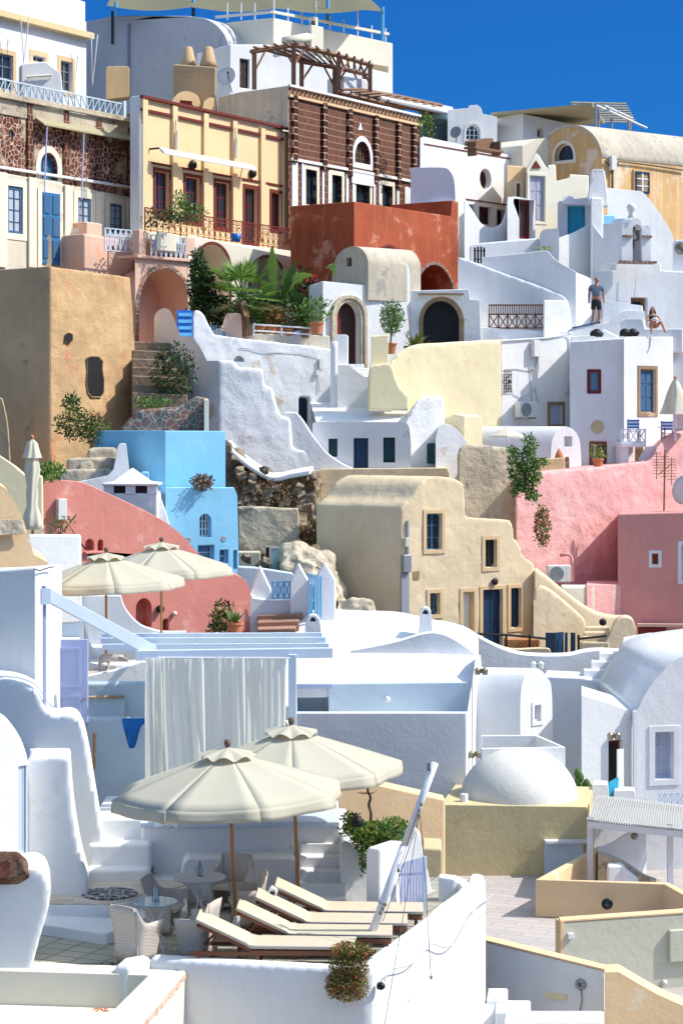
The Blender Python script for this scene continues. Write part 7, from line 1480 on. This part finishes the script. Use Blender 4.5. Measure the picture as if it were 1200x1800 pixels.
one(MB().lathe([(0, -.02), (.08, 0), (.1, .07), (.07, .14), (0, .18)], P(628, 1452, 33.8), 9), 'dark_stone', 'dark', 'dark conical stone lying among the green succulents', 'stone', smooth=True)
t = T('bare_tree', 'thin bare twisted tree rising from the succulents', 'tree')
trunk = [P(x, y, 34.4) for x, y in cv((651, 1447), (652, 1430), (648, 1415), (651, 1402), (646, 1390), (649, 1375), n=3)]
link(MB().tube(trunk, [.03 - .012 * k / len(trunk) for k in range(len(trunk))], 6), 'trunk', 'bark', t, smooth=True); m_ = MB(); rr = random.Random(2)
for k in range(26):
    s_ = trunk[-1 - rr.randrange(5)]; e_ = s_ + V((rr.uniform(-.26, .2), rr.uniform(-.1, .1), rr.uniform(-.02, .16))); m_.tube([s_, s_.lerp(e_, .5) + V((0, 0, rr.uniform(-.03, .03))), e_], [.008, .006, .003], 4)
link(m_, 'twigs', 'bark', t)
t = T('lavender_gate', 'pale lavender picket gate on the terrace', 'gate'); q = PL(700, 33.6, 14)
for k in range(9): link(strip(q, 705 + k * 5.2, 1516 - k * 1.4, 1602, .032 if k < 8 else .05, .03), 'picket', 'lavender_wood' if k != 8 else 'pale_blue_wood', t)
m_ = MB(); u0, u1 = q.uz(702, 0)[0], q.uz(750, 0)[0]
for y in (1535, 1590): z_ = q.uz(725, y)[1]; m_.pbox(q, u0, u1, z_ - .03, z_, -.03, 0)
link(m_, 'rail', 'pale_blue_wood', t)
# pergola with curtain
PZ = -3.86
t = T('blue_pergola', 'pale blue terrace pergola with open beams above the curtain', 'pergola')
def beam(a_, b_, w_=.1, h=.16, name='beam'):
    d = (b_ - a_).normalized(); s_ = V((-d.y, d.x, 0)).normalized() * w_; link(MB().obox(a_ - s_ / 2 - V((0, 0, h / 2)), b_ - a_, s_, V((0, 0, h))), name, 'pale_blue_wood', t, bevel=.008)
fy = PZ * F / (HY - 1152)
beam(H(238, 1152, PZ), H(584, 1147, PZ), .14, .17, 'front_beam')
for y, x0, x1 in ((1137, 180, 578), (1126, 178, 572), (1118, 180, 566)): beam(H(x0, y, PZ + .06), H(x1, y - 1.5, PZ + .06), .08, .1, 'slat')
for x in (250, 360, 470, 555): beam(H(x, 1151, PZ - .05), H(x + 22, 1116, PZ - .05), .07, .1, 'rafter')
beam(P(77, 1042, 35.2), P(272, 1147, 36.4), .14, .24, 'diagonal_beam')
link(strip(PL(76, 35.3, 20), 78, 1040, 1260, .05, .05), 'thin_pipe', 'lavender_wood', t)
link(strip(PL(76, 35.2, 20), 80, 1034, 1062, .16, .08), 'bracket', 'pale_blue_wood', t)
for x, yb in ((268, 1465), (514, 1465)): c0 = H(x, 1150, PZ); link(MB().box(V((c0.x, c0.y, (PZ - 6.7) / 2)), (.14, .14, abs(PZ + 6.7))), 'post', 'pale_blue_wood', t, bevel=.01)
t = T('cloth_shade', 'cream cloth panels lying between the pale blue pergola beams', 'shade cloth')
for x0, x1 in ((276, 345), (347, 420), (422, 500), (502, 556)): link(MB().prism([H(x0, 1146, PZ + .0), H(x1, 1145, PZ + .0), H(x1 - 2, 1118, PZ + .0), H(x0 + 4, 1119, PZ + .0)], V((0, 0, -.02))), 'panel', 'sage_cream', t)
def curtain(name, label, xs0, xs1, y0, xb0, xb1, y1, Y, amp, waves, seed, hem=None, tilt=0):
    rr = random.Random(seed); ph = [rr.uniform(0, 6) for _ in range(6)]; cols, rows = 150, 30; mb = MB()
    for i in range(rows + 1):
        f_ = i / rows
        for j in range(cols + 1):
            g_ = j / cols; x = (xs0 + (xs1 - xs0) * g_) * (1 - f_ ** 1.2) + (xb0 + (xb1 - xb0) * g_) * f_ ** 1.2; yb = y1 + (hem(g_) if hem else 0)
            w_ = (math.sin(g_ * waves * 6.28 + ph[0] + f_ * 1.5 * math.sin(g_ * 5)) + .5 * math.sin(g_ * waves * 2.3 * 6.28 + ph[1] - f_) + .6 * math.sin(g_ * waves * .45 * 6.28 + ph[2] + f_ * 2.2)) * amp * (.55 + .75 * math.sin(g_ * 7 + seed) ** 2) * (.35 + .65 * math.sin(min(1, f_ * 1.4) * 1.57))
            p_ = P(x, y0 + (yb - y0) * f_, Y); mb.v.append(p_ + V((w_ * .3, -w_ + .03 * math.sin(f_ * 5 + g_ * 9), 0)))
    for i in range(rows):
        for j in range(cols): a_ = i * (cols + 1) + j; mb.f.append((a_, a_ + 1, a_ + cols + 2, a_ + cols + 1)); mb.m.append(0)
    t = T(name, label, 'curtain'); link(mb, 'cloth', 'curtain', t, closed=False, smooth=True); return t
t = curtain('white_curtain', 'wide white translucent curtain hanging from the pergola', 283, 503, 1155, 300, 500, 1450, 36.1, .06, 6.5, 3)
curtain('gathered_curtain', 'narrow gathered curtain strip tied at the left pergola post', 256, 290, 1156, 256, 300, 1445, 36.0, .05, 4, 5)
link(MB().tube([P(278, 1156, 36.1), P(510, 1157, 36.1)], .02, 6), 'curtain_rod', 'white_paint', t)
# parasols
def parasol(name, label, px, ypk, Y, zf, rot, rad_=1.8, tilt=0, lean=.035, mt='canvas', group='open cream parasols'):
    t = T(name, label, 'parasol', group); pk = P(px, ypk, Y); N8 = 8; ring_n = 7; sub = 6; mb = MB(); drop = .58
    def pt(a_idx, s_, f_):   # f along radius, s between ribs
        a0 = rad(rot + 45 * a_idx); a1 = rad(rot + 45 * (a_idx + 1)); d = V((math.cos(a0), math.sin(a0), 0)).lerp(V((math.cos(a1), math.sin(a1), 0)), s_)
        sag = -.035 * math.sin(math.pi * s_) * f_; z_ = -drop * (f_ * .86 + .14 * f_ * f_) + sag + d.x * rad_ * f_ * lean
        return pk + V((d.x * rad_ * f_, d.y * rad_ * f_, z_))
    for k in range(N8):
        b = len(mb.v)
        for i in range(ring_n + 1):
            for j in range(sub + 1): mb.v.append(pt(k, j / sub, .04 + .96 * i / ring_n))
        for i in range(ring_n):
            for j in range(sub): a_ = b + i * (sub + 1) + j; mb.f.append((a_, a_ + sub + 1, a_ + sub + 2, a_ + 1)); mb.m.append(0)
        b = len(mb.v)
        for i in range(4):
            for j in range(sub + 1):
                p_ = pt(k, j / sub, 1.0); o_ = (p_ - pk); o_.z = 0; o_.normalize(); s_ = j / sub
                mb.v.append(p_ + o_ * (.012 * i) + V((0, 0, -(.19 - .02 * math.sin(math.pi * s_)) * i / 3)) + o_ * .03 * math.sin(s_ * 9 + k) * i / 3)
        for i in range(3):
            for j in range(sub): a_ = b + i * (sub + 1) + j; mb.f.append((a_, a_ + sub + 1, a_ + sub + 2, a_ + 1)); mb.m.append(0)
    o = link(mb, 'canopy', mt, t, closed=False, smooth=True)
    sm = o.modifiers.new('thickness', 'SOLIDIFY'); sm.thickness = .008
    mb = MB(); n = 48
    for i, (r_, z_) in enumerate(((.03, .07), (.16, .03), (.3, -.03), (.42, -.11))):
        for k in range(n):
            a_ = 2 * math.pi * k / n; sc = abs(math.sin((a_ - rad(rot)) * 4)); rr_ = r_ * (1 + .05 * sc * i / 3); mb.v.append(pk + V((rr_ * math.cos(a_), rr_ * math.sin(a_), z_ + (.09 * sc * (i / 3) ** 2))))
    for i in range(3):
        for k in range(n): j = (k + 1) % n; mb.f.append((i * n + k, i * n + j, (i + 1) * n + j, (i + 1) * n + k)); mb.m.append(0)
    link(mb, 'vent_cap', mt, t, closed=False, smooth=True)
    link(MB().lathe([(0, .08), (.04, .09), (.055, .14), (.04, .19), (0, .2)], pk, 12), 'finial', 'bark', t, smooth=True)
    link(MB().tube([pk + V((0, 0, .08)), V((pk.x + tilt, pk.y, zf))], .032, 10), 'pole', 'pole_wood', t, smooth=True)
    for k in range(N8): e_ = pt(k, 0, .98); link(MB().tube([pk - V((0, 0, .12)), e_ - V((0, 0, .03))], .012, 5), 'rib', 'pole_wood', t)
    link(MB().lathe([(0, 0), (.26, 0), (.26, .05), (.05, .08), (.045, .3), (0, .3)], V((pk.x + tilt, pk.y, zf)), 16), 'base', 'white_paint', t)
    return t
parasol('open_parasol', 'large open cream parasol nearest the viewer over the loungers', 400, 1322, 32.3, FZ, 18, tilt=.14)
parasol('open_parasol', 'open cream parasol behind the nearest one, in front of the grey house', 512, 1282, 34.3, FZ, 2, tilt=.12)
parasol('open_parasol', 'open cream parasol on the far terrace, left of its twin', 187, 977, 48.5, -5.49, 12)
parasol('open_parasol', 'open cream parasol on the far terrace against the salmon wall', 284, 958, 51.5, -5.49, 30)
t = T('small_parasol', 'small open white parasol before the small white vault', 'parasol'); pk = P(889, 750, 75.0)
mb = MB().lathe([(0, 0), (.3, -.14), (.62, -.32), (.63, -.38)], pk, 8); link(mb, 'canopy', 'canvas_white', t, closed=False); link(MB().tube([pk + V((0, 0, .06)), pk - V((0, 0, 1.9))], .03, 6), 'pole', 'white_paint', t)
# wicker furniture
def wicker_chair(loc, rz, label):
    t = T('wicker_chair', label, 'chair', 'pale wicker armchairs'); M_ = Matrix.Translation(loc) @ Matrix.Rotation(rz, 4, 'Z')
    def shell(name, a0, a1, hf, z0=.06, r0=.27, fl=.05, n=10):
        mb = MB(); rows = 6
        for side in (0, 1):
            for i in range(rows + 1):
                for j in range(n + 1):
                    a_ = rad(a0 + (a1 - a0) * j / n); h = hf(a0 + (a1 - a0) * j / n); f_ = i / rows; r_ = r0 + fl * f_ * f_ - side * .03
                    ca, sa = math.cos(a_), math.sin(a_); k = (abs(ca) ** 4 + abs(sa) ** 4) ** -.25
                    mb.v.append(M_ @ V((r_ * ca * k, -r_ * sa * k * 1.0, z0 + (h - z0) * f_)))
        W_ = n + 1; S_ = (rows + 1) * W_
        for i in range(rows):
            for j in range(n): a_ = i * W_ + j; mb.f += [(a_, a_ + 1, a_ + W_ + 1, a_ + W_), (S_ + a_, S_ + a_ + W_, S_ + a_ + W_ + 1, S_ + a_ + 1)]; mb.m += [0, 0]
        for j in range(n): a_ = rows * W_ + j; mb.f += [(a_, a_ + 1, S_ + a_ + 1, S_ + a_), (j, S_ + j, S_ + j + 1, j + 1)]; mb.m += [0, 0]
        for i in range(rows): a_ = i * W_; b_ = a_ + n; mb.f += [(a_, a_ + W_, S_ + a_ + W_, S_ + a_), (b_, S_ + b_, S_ + b_ + W_, b_ + W_)]; mb.m += [0, 0]
        return link(mb, name, 'wicker', t, smooth=True)
    shell('backrest', 232, 308, lambda a_: .87 - .000015 * (a_ - 270) ** 2, fl=.07)
    shell('armrest', 308, 395, lambda a_: .62 + .24 * max(0, 1 - (a_ - 308) / 25.) ** 1.5, fl=.07); shell('armrest', 145, 232, lambda a_: .62 + .24 * max(0, 1 - (232 - a_) / 25.) ** 1.5, fl=.07)
    mb = MB().box((0, 0, .4), (.48, .48, .06)).box((0, .235, .24), (.44, .03, .32))
    for v in mb.v: v[:] = (M_ @ V(v))
    link(mb, 'seat', 'wicker', t)
    for sx in (-1, 1):
        for sy in (-1, 1):
            p_ = M_ @ V((sx * .21, sy * .21, 0)); link(MB().tube([p_, p_ + V((0, 0, .14))], .018, 6), 'leg', 'wicker', t)
    return t
# the seat of a chair faces local +Y
wicker_chair(V((-2.98, 30.75, FZ)), rad(145), 'pale wicker armchair nearest the cream roof parapet, seen from behind')
wicker_chair(V((-2.14, 31.0, FZ)), rad(250), 'wicker armchair half in sunlight between near table and parasol pole')
wicker_chair(V((-2.72, 32.5, FZ)), rad(75), 'wicker armchair behind the near glass table, back to the steps')
wicker_chair(V((-1.78, 34.0, FZ)), rad(-15), 'shaded wicker armchair behind the far table at the bench')
wicker_chair(V((-1.50, 32.9, FZ)), rad(-80), 'wicker armchair with a pointed back just behind the parasol pole')
def cafe_table(loc, r_, label, m):
    t = T('cafe_table', label, 'table', 'round cafe tables'); loc = V(loc)
    link(MB().lathe([(0, .715), (r_ - .01, .715), (r_, .73), (r_ - .01, .745), (0, .745)], loc, 36), 'tabletop', m, t)
    for k in range(4):
        a_ = k * 1.571 + .6; d = V((math.cos(a_), math.sin(a_), 0)); pts = [loc + d * x_ + V((0, 0, z_)) for x_, z_ in cv((r_ * .8, .71), (r_ * .45, .58), (.05, .42), (.04, .3), (.16, .12), (r_ * .8, 0), n=3)]; link(MB().tube(pts, .012, 6), 'leg', 'white_paint', t, smooth=True)
    return loc + V((0, 0, .745))
c1 = cafe_table((-2.76, 31.35, FZ), .33, 'small round glass topped table nearest the cream parapet', 'table_glass')
c2 = cafe_table((-2.23, 33.1, FZ), .42, 'larger round grey table close to the bench wall', 'grey_plaster')
for i, c in enumerate((c1, c2)):
    t = T('lantern', ['small dark metal lantern on the near glass table', 'small dark metal lantern on the far grey table'][i], 'lantern', 'table lanterns'); c = c + V((0, 0, .001))
    link(MB().lathe([(0, 0), (.055, 0), (.055, .02), (.04, .03), (0, .03)], c, 6), 'base', 'grey_plastic', t); link(MB().lathe([(0, .155), (.05, .155), (.03, .19), (.02, .2), (.03, .22), (0, .235)], c, 6), 'cap', 'grey_plastic', t)
    link(MB().lathe([(.034, .03), (.034, .155)], c, 6), 'glass', 'glass_pale', t, closed=False)
    for k in range(4): a_ = k * 1.57; d = V((math.cos(a_) * .045, math.sin(a_) * .045, 0)); link(MB().tube([c + d + V((0, 0, .03)), c + d + V((0, 0, .155))], .004, 4), 'bar', 'dark', t)
# far terrace furniture
t = T('far_table', 'round white table on the far terrace under the left parasol', 'table'); c = P(207, 1166, 46.5)
link(MB().lathe([(0, -.03), (.34, -.03), (.34, 0), (0, 0)], c, 28), 'top', 'white_paint', t); link(MB().tube([c, V((c.x, c.y, -5.9))], .04, 6), 'leg', 'white_paint', t)
for i, (x, Y, rz) in enumerate(((168, 46.4, -80), (238, 47.4, 120), (200, 48.2, 180))):
    t = wicker_chair(V(((x - CX) / F * Y, Y, -5.95)), rad(rz), ['wicker chair at the left of the far terrace table', 'wicker chair at the right of the far terrace table', 'wicker chair behind the far terrace table'][i])
# sun loungers
def lounger(fx, Yn, label):
    t = T('sun_lounger', label, 'sun lounger', 'row of cream sun loungers'); o = V(((fx - CX) / F * Yn, Yn, FZ)); w_ = .62; ang = rad(25); Lb, Ls = .84, 1.5
    tl = rad(-1.5); X = V((math.cos(tl), math.sin(tl), 0)); Yv = V((-math.sin(tl), math.cos(tl), 0)); up = V((0, 0, 1)); B_ = -X * math.cos(ang) + up * math.sin(ang); bn = X * math.sin(ang) + up * math.cos(ang)
    z0 = .24
    link(MB().obox(o + up * z0, X * Ls, Yv * .05, up * .07).obox(o + up * z0 + Yv * (w_ - .05), X * Ls, Yv * .05, up * .07).obox(o + up * z0 + X * (Ls - .05) + Yv * .05, X * .05, Yv * (w_ - .1), up * .07).obox(o + up * z0 - X * .85, X * .85, Yv * .04, up * .05).obox(o + up * z0 - X * .85 + Yv * (w_ - .04), X * .85, Yv * .04, up * .05), 'frame', 'teak', t)
    m_ = MB()
    for k in range(7): m_.obox(o + up * (z0 + .04) + X * (.1 + k * .19) + Yv * .05, X * .1, Yv * (w_ - .1), up * .02)
    link(m_, 'slats', 'teak', t)
    bf = MB().obox(o + up * (z0 + .06), B_ * Lb, Yv * .05, bn * .05).obox(o + up * (z0 + .06) + Yv * (w_ - .05), B_ * Lb, Yv * .05, bn * .05).obox(o + up * (z0 + .06) + B_ * (Lb - .05), B_ * .05, Yv * w_, bn * .05)
    link(bf, 'backrest', 'teak', t)
    for s_ in (.05, w_ - .1): link(MB().tube([o + up * (z0 + .02) - X * .7 + Yv * s_, o + up * (z0 + .06) + B_ * .5 + Yv * s_], .018, 5), 'prop', 'teak', t)
    for x_ in (Ls - .12, .1, -.75):
        for y_ in (0, w_ - .05): link(MB().obox(o + X * x_ + Yv * y_, X * .05, Yv * .05, up * (z0 + .01)), 'leg', 'teak', t)
    th = .05; prof = []
    bot = [o + up * (z0 + .115) + B_ * (Lb + .02), o + up * (z0 + .115) + B_ * .06, o + up * (z0 + .095), o + up * (z0 + .095) + X * .1, o + up * (z0 + .085) + X * (Ls + .02)]
    top = [bot[0] + bn * th, bot[1] + bn * th, bot[2] + up * th + X * .0 + up * .012, bot[3] + up * th, bot[4] + up * th]
    link(MB().prism([p_ + Yv * .0 for p_ in bot] + [p_ for p_ in reversed(top)], Yv * w_), 'mattress', 'cushion', t, bevel=.02, seg=3)
    pm = MB()
    for row in (top, ): pm.tube([p_ - Yv * .002 - up * .01 for p_ in row], .008, 5).tube([p_ + Yv * (w_ + .002) - up * .01 for p_ in row], .008, 5)
    link(pm, 'piping', 'cushion_side', t)
lounger(438, 30.12, 'sun lounger nearest the white retaining wall, partly hidden by the plant')
lounger(507, 30.84, 'second sun lounger from the front, beside the parasol pole')
lounger(538, 31.58, 'third sun lounger from the front')
lounger(570, 32.34, 'rearmost sun lounger, farthest from the white retaining wall')
# mast with rigging
t = T('white_mast', 'leaning white metal mast with rigging lines rising beside the loungers', 'mast')
a_, b_ = H(645, 1662, -7.6), P(764, 1341, 30.9)
link(MB().tube([a_, a_.lerp(b_, .55)], .062, 14), 'lower_tube', 'white_paint', t, smooth=True); link(MB().tube([a_.lerp(b_, .55), b_], .054, 14), 'upper_tube', 'white_paint', t, smooth=True)
link(MB().tube([a_.lerp(b_, .23), a_.lerp(b_, .235)], .072, 12), 'clamp', 'grey_metal', t)
j = P(737, 1420, 30.8)
for pts in ((j, P(700, 1530, 30.6), P(704, 1590, 30.5)), (j, P(720, 1540, 30.2), P(676, 1800, 28.5)), (j, P(748, 1560, 31), P(757, 1716, 31.0)), (P(738, 1432, 30.8), P(695, 1560, 30.5), P(672, 1620, 30.5))): link(MB().tube(pts, .005, 4), 'rigging_line', 'cable_dark', t)
m_ = MB()
for p_ in (P(740, 1414, 30.75), P(736, 1434, 30.75), P(700, 1530, 30.6), P(672, 1598, 30.5), P(676, 1590, 30.5), P(668, 1605, 30.5), P(757, 1718, 31.0)): m_.lathe([(0, -.035), (.022, -.02), (.022, .02), (0, .035)], p_, 8)
link(m_, 'shackles', 'bell_metal', t); link(MB().box(P(753, 1348, 30.8), (.05, .05, .12)), 'top_fitting', 'grey_metal', t)
q = [(664, 1724), (668, 1712), (680, 1702), (700, 1698), (716, 1690), (735, 1670), (748, 1658), (765, 1664), (780, 1662), (795, 1648), (812, 1620), (826, 1595), (856, 1572)]
wl = PL(656, 29.58, 69.6)
wire([wl.at(*a_, .10) for a_ in cv(*q, n=3)], .010, 'cable', 'terrace_cable', 'loose grey cable looping along the outside of the terrace wall')
t = T('shell_lamp', 'small dark shell shaped lamp at the corner of the terrace wall', 'lamp'); link(MB().lathe([(0, 0), (.05, .02), (.06, .08), (.03, .12), (0, .13)], wl.at(658, 1732, .03), 12, axis=(.9, -.4, 0)), 'shade', 'black_metal', t, smooth=True)
t = T('trailing_succulent', 'green and red trailing succulent hanging over the terrace wall corner', 'plant'); mb = MB(); rr = random.Random(12)
for x, y, rx, rz, n in ((618, 1672, .32, .14, 1300), (612, 1700, .29, .22, 1700), (602, 1728, .25, .18, 1100), (632, 1732, .12, .2, 400), (586, 1738, .12, .14, 300), (610, 1752, .18, .08, 260)): mb.leaves(P(x, y, 29.42), (rx, .14, rz), n, .046, (0, 1, 1, 2, 3), up=.2, shell=.1, rng=rr)
link(mb, 'foliage', ['leaf', 'leaf_olive', 'leaf_red', 'leaf_dry'], t, closed=False)
# ================================================================== people
def figure(name, label, joints, edges, skin_m, extra, root=0):
    t = T(name, label, 'person')
    me = bpy.data.meshes.new('body'); me.from_pydata([tuple(j[0]) for j in joints], edges, []); o = bpy.data.objects.new('body', me); COL.objects.link(o); o.parent = t
    m = o.modifiers.new('skin', 'SKIN'); 
    if not me.skin_vertices: me.skin_vertices.new()
    for i, j in enumerate(joints): r_ = j[1]; me.skin_vertices[0].data[i].radius = (r_ if isinstance(r_, tuple) else (r_, r_))
    me.skin_vertices[0].data[root].use_root = True
    s_ = o.modifiers.new('sub', 'SUBSURF'); s_.levels = 2; s_.render_levels = 2; m.use_smooth_shade = True; me.materials.append(mat(skin_m)); return t
def skinpart(t, name, joints, edges, m, root=0):
    me = bpy.data.meshes.new(name); me.from_pydata([tuple(j[0]) for j in joints], edges, []); o = bpy.data.objects.new(name, me); COL.objects.link(o); o.parent = t
    md = o.modifiers.new('skin', 'SKIN')
    if not me.skin_vertices: me.skin_vertices.new()
    for i, j in enumerate(joints): r_ = j[1]; me.skin_vertices[0].data[i].radius = (r_ if isinstance(r_, tuple) else (r_, r_))
    me.skin_vertices[0].data[root].use_root = True
    s_ = o.modifiers.new('sub', 'SUBSURF'); s_.levels = 2; s_.render_levels = 2; md.use_smooth_shade = True; me.materials.append(mat(m)); return o
b = P(1047, 569, 80.0)
def at(x, y, z): return b + V((x, y, z))
J = [(at(0, 0, .92), (.15, .11)), (at(0, 0, 1.15), (.15, .10)), (at(0, .02, 1.40), (.19, .11)), (at(0, .0, 1.5), .06), (at(.02, .0, 1.58), .065), (at(.03, .0, 1.68), .095), (at(.03, 0, 1.76), .07),
     (at(-.09, 0, .86), .095), (at(-.11, -.05, .48), .06), (at(-.15, .05, .08), .045), (at(-.16, -.10, .04), .04), (at(-.16, -.2, .03), .03),
     (at(.10, 0, .86), .095), (at(.12, -.02, .48), .06), (at(.10, .0, .08), .045), (at(.10, -.14, .04), .035),
     (at(-.21, 0, 1.38), .055), (at(-.27, .03, 1.12), .045), (at(-.28, -.03, .86), .033), (at(-.28, -.06, .76), .035), (at(.22, 0, 1.38), .055), (at(.28, .03, 1.12), .045), (at(.29, -.05, .88), .033), (at(.28, -.08, .78), .035)]
E = [(0, 1), (1, 2), (2, 3), (3, 4), (4, 5), (5, 6), (0, 7), (7, 8), (8, 9), (9, 10), (10, 11), (0, 12), (12, 13), (13, 14), (14, 15), (2, 16), (16, 17), (17, 18), (18, 19), (2, 20), (20, 21), (21, 22), (22, 23)]
t = figure('person', 'standing bald man in a grey t-shirt and dark shorts seen from behind', J, E, 'skin_tan', None)
skinpart(t, 'shirt', [(at(0, 0, .98), (.19, .14)), (at(0, 0, 1.2), (.18, .13)), (at(0, .02, 1.42), (.2, .12)), (at(-.2, 0, 1.4), .08), (at(-.26, .02, 1.22), .075), (at(.21, 0, 1.4), .08), (at(.27, .02, 1.22), .075), (at(0, 0, 1.5), .08)], [(0, 1), (1, 2), (2, 3), (3, 4), (2, 5), (5, 6), (2, 7)], 'shirt_grey')
skinpart(t, 'shorts', [(at(0, 0, .98), (.185, .14)), (at(0, 0, .88), (.18, .14)), (at(-.10, -.01, .72), .105), (at(-.115, -.03, .50), .1), (at(.11, 0, .72), .105), (at(.12, -.01, .50), .1)], [(0, 1), (1, 2), (2, 3), (1, 4), (4, 5)], 'shorts_dark', 1)
for sx, y0 in ((-.155, .05), (.10, 0)): skinpart(t, 'shoe', [(at(sx, y0 + .04, .05), .055), (at(sx, y0 - .1, .04), .05), (at(sx, y0 - .2, .03), .04)], [(0, 1), (1, 2)], 'dark')
b = P(1146, 579, 79.3)
J = [(at(0, 0, .10), (.15, .12)), (at(.0, .0, .30), (.12, .09)), (at(.0, -.02, .50), (.15, .09)), (at(0, -.03, .60), .045), (at(.0, -.04, .66), .055), (at(.0, -.05, .75), .085), (at(0, -.05, .83), .06),
     (at(-.1, -.1, .10), .085), (at(-.12, -.42, .30), .055), (at(-.1, -.38, -.12), .042), (at(-.1, -.5, -.16), .035),
     (at(.12, -.1, .10), .085), (at(.27, -.36, .28), .055), (at(.40, -.42, -.10), .042), (at(.44, -.52, -.15), .033),
     (at(-.18, -.03, .50), .042), (at(-.22, -.18, .32), .035), (at(-.12, -.38, .34), .028), (at(.18, -.03, .50), .042), (at(.26, -.16, .36), .035), (at(.20, -.36, .35), .028), (at(.14, -.42, .36), .028)]
E = [(0, 1), (1, 2), (2, 3), (3, 4), (4, 5), (5, 6), (0, 7), (7, 8), (8, 9), (9, 10), (0, 11), (11, 12), (12, 13), (13, 14), (2, 15), (15, 16), (16, 17), (2, 18), (18, 19), (19, 20), (20, 21)]
t = figure('person', 'sitting woman with long brown hair and a white headband, knees up', J, E, 'skin', None)
skinpart(t, 'top', [(at(0, 0, .3), (.15, .125)), (at(0, -.03, .46), (.175, .13)), (at(0, -.02, .52), (.14, .1))], [(0, 1), (1, 2)], 'shorts_dark'); skinpart(t, 'bottom', [(at(0, 0, .06), (.19, .15)), (at(0, -.02, .2), (.17, .13))], [(0, 1)], 'shorts_dark')
skinpart(t, 'hair', [(at(0, .0, .86), .07), (at(0, .01, .76), .1), (at(-.08, .0, .62), .06), (at(-.1, -.06, .46), .04), (at(.08, .0, .62), .06), (at(.1, -.06, .48), .04)], [(0, 1), (1, 2), (2, 3), (1, 4), (4, 5)], 'hair_brown', 1)
link(MB().lathe([(.092, -.015), (.1, 0), (.092, .015)], at(0, -.04, .82), 20, axis=(0, -.3, 1)), 'headband', 'cloth_white', t, closed=False)
one(MB().lathe([(0, 0), (.12, 0), (.14, .06), (.08, .12), (0, .12)], at(.02, -.44, .3), 10), 'light_bag', 'cloth_white', 'small light bundle held on the knees of the sitting woman', 'bundle', smooth=True)
# ================================================================== the hillside everything stands on
mb = MB(); xs = [-400, -120, -60] + [-40 + 4 * k for k in range(21)] + [60, 120, 400]
prof = [(5, -14), (20, -14), (29, -13.5), (40, -11.6), (50, -13), (56, -13), (60, -11.8), (66, -10), (70, -8.6), (74, -7.5), (78, -5), (84, -1.5), (88, 1.5), (94, 5), (100, 8.5), (108, 11.5), (125, 13), (200, 10), (800, -14), (1500, -14)]
for Y, z_ in prof:
    for x in xs: mb.v.append(V((x, Y, z_ + (R.uniform(-.25, .25) if abs(x) < 60 and Y < 130 else 0))))
nx = len(xs)
for i in range(len(prof) - 1):
    for j in range(nx - 1): a_ = i * nx + j; mb.f.append((a_, a_ + 1, a_ + nx + 1, a_ + nx)); mb.m.append(0)
tag(link(mb, 'hillside', 'rock', closed=False, smooth=True), kind='structure')
# ================================================================== origins at the base of every thing
def finish():
    kids = {}
    for o in COL.objects:
        if o.parent: kids.setdefault(o.parent.name, []).append(o)
    def tree(o): return [o] + [d for c in kids.get(o.name, []) for d in tree(c)]
    done = set()
    for r in [o for o in COL.objects if o.parent is None and o.type in ('EMPTY', 'MESH')]:
        if r.get('placed'): del r['placed']; continue
        ms = [o for o in tree(r) if o.type == 'MESH' and len(o.data.vertices)]
        if not ms: continue
        lo = V((1e9,) * 3); hi = V((-1e9,) * 3)
        for o in ms:
            for v in o.data.vertices:
                for i in range(3): lo[i] = min(lo[i], v.co[i]); hi[i] = max(hi[i], v.co[i])
        b = V(((lo.x + hi.x) / 2, (lo.y + hi.y) / 2, lo.z))
        for o in ms:
            if o.data.name in done: continue
            done.add(o.data.name); o.data.transform(Matrix.Translation(-b))
        r.location = b
finish()
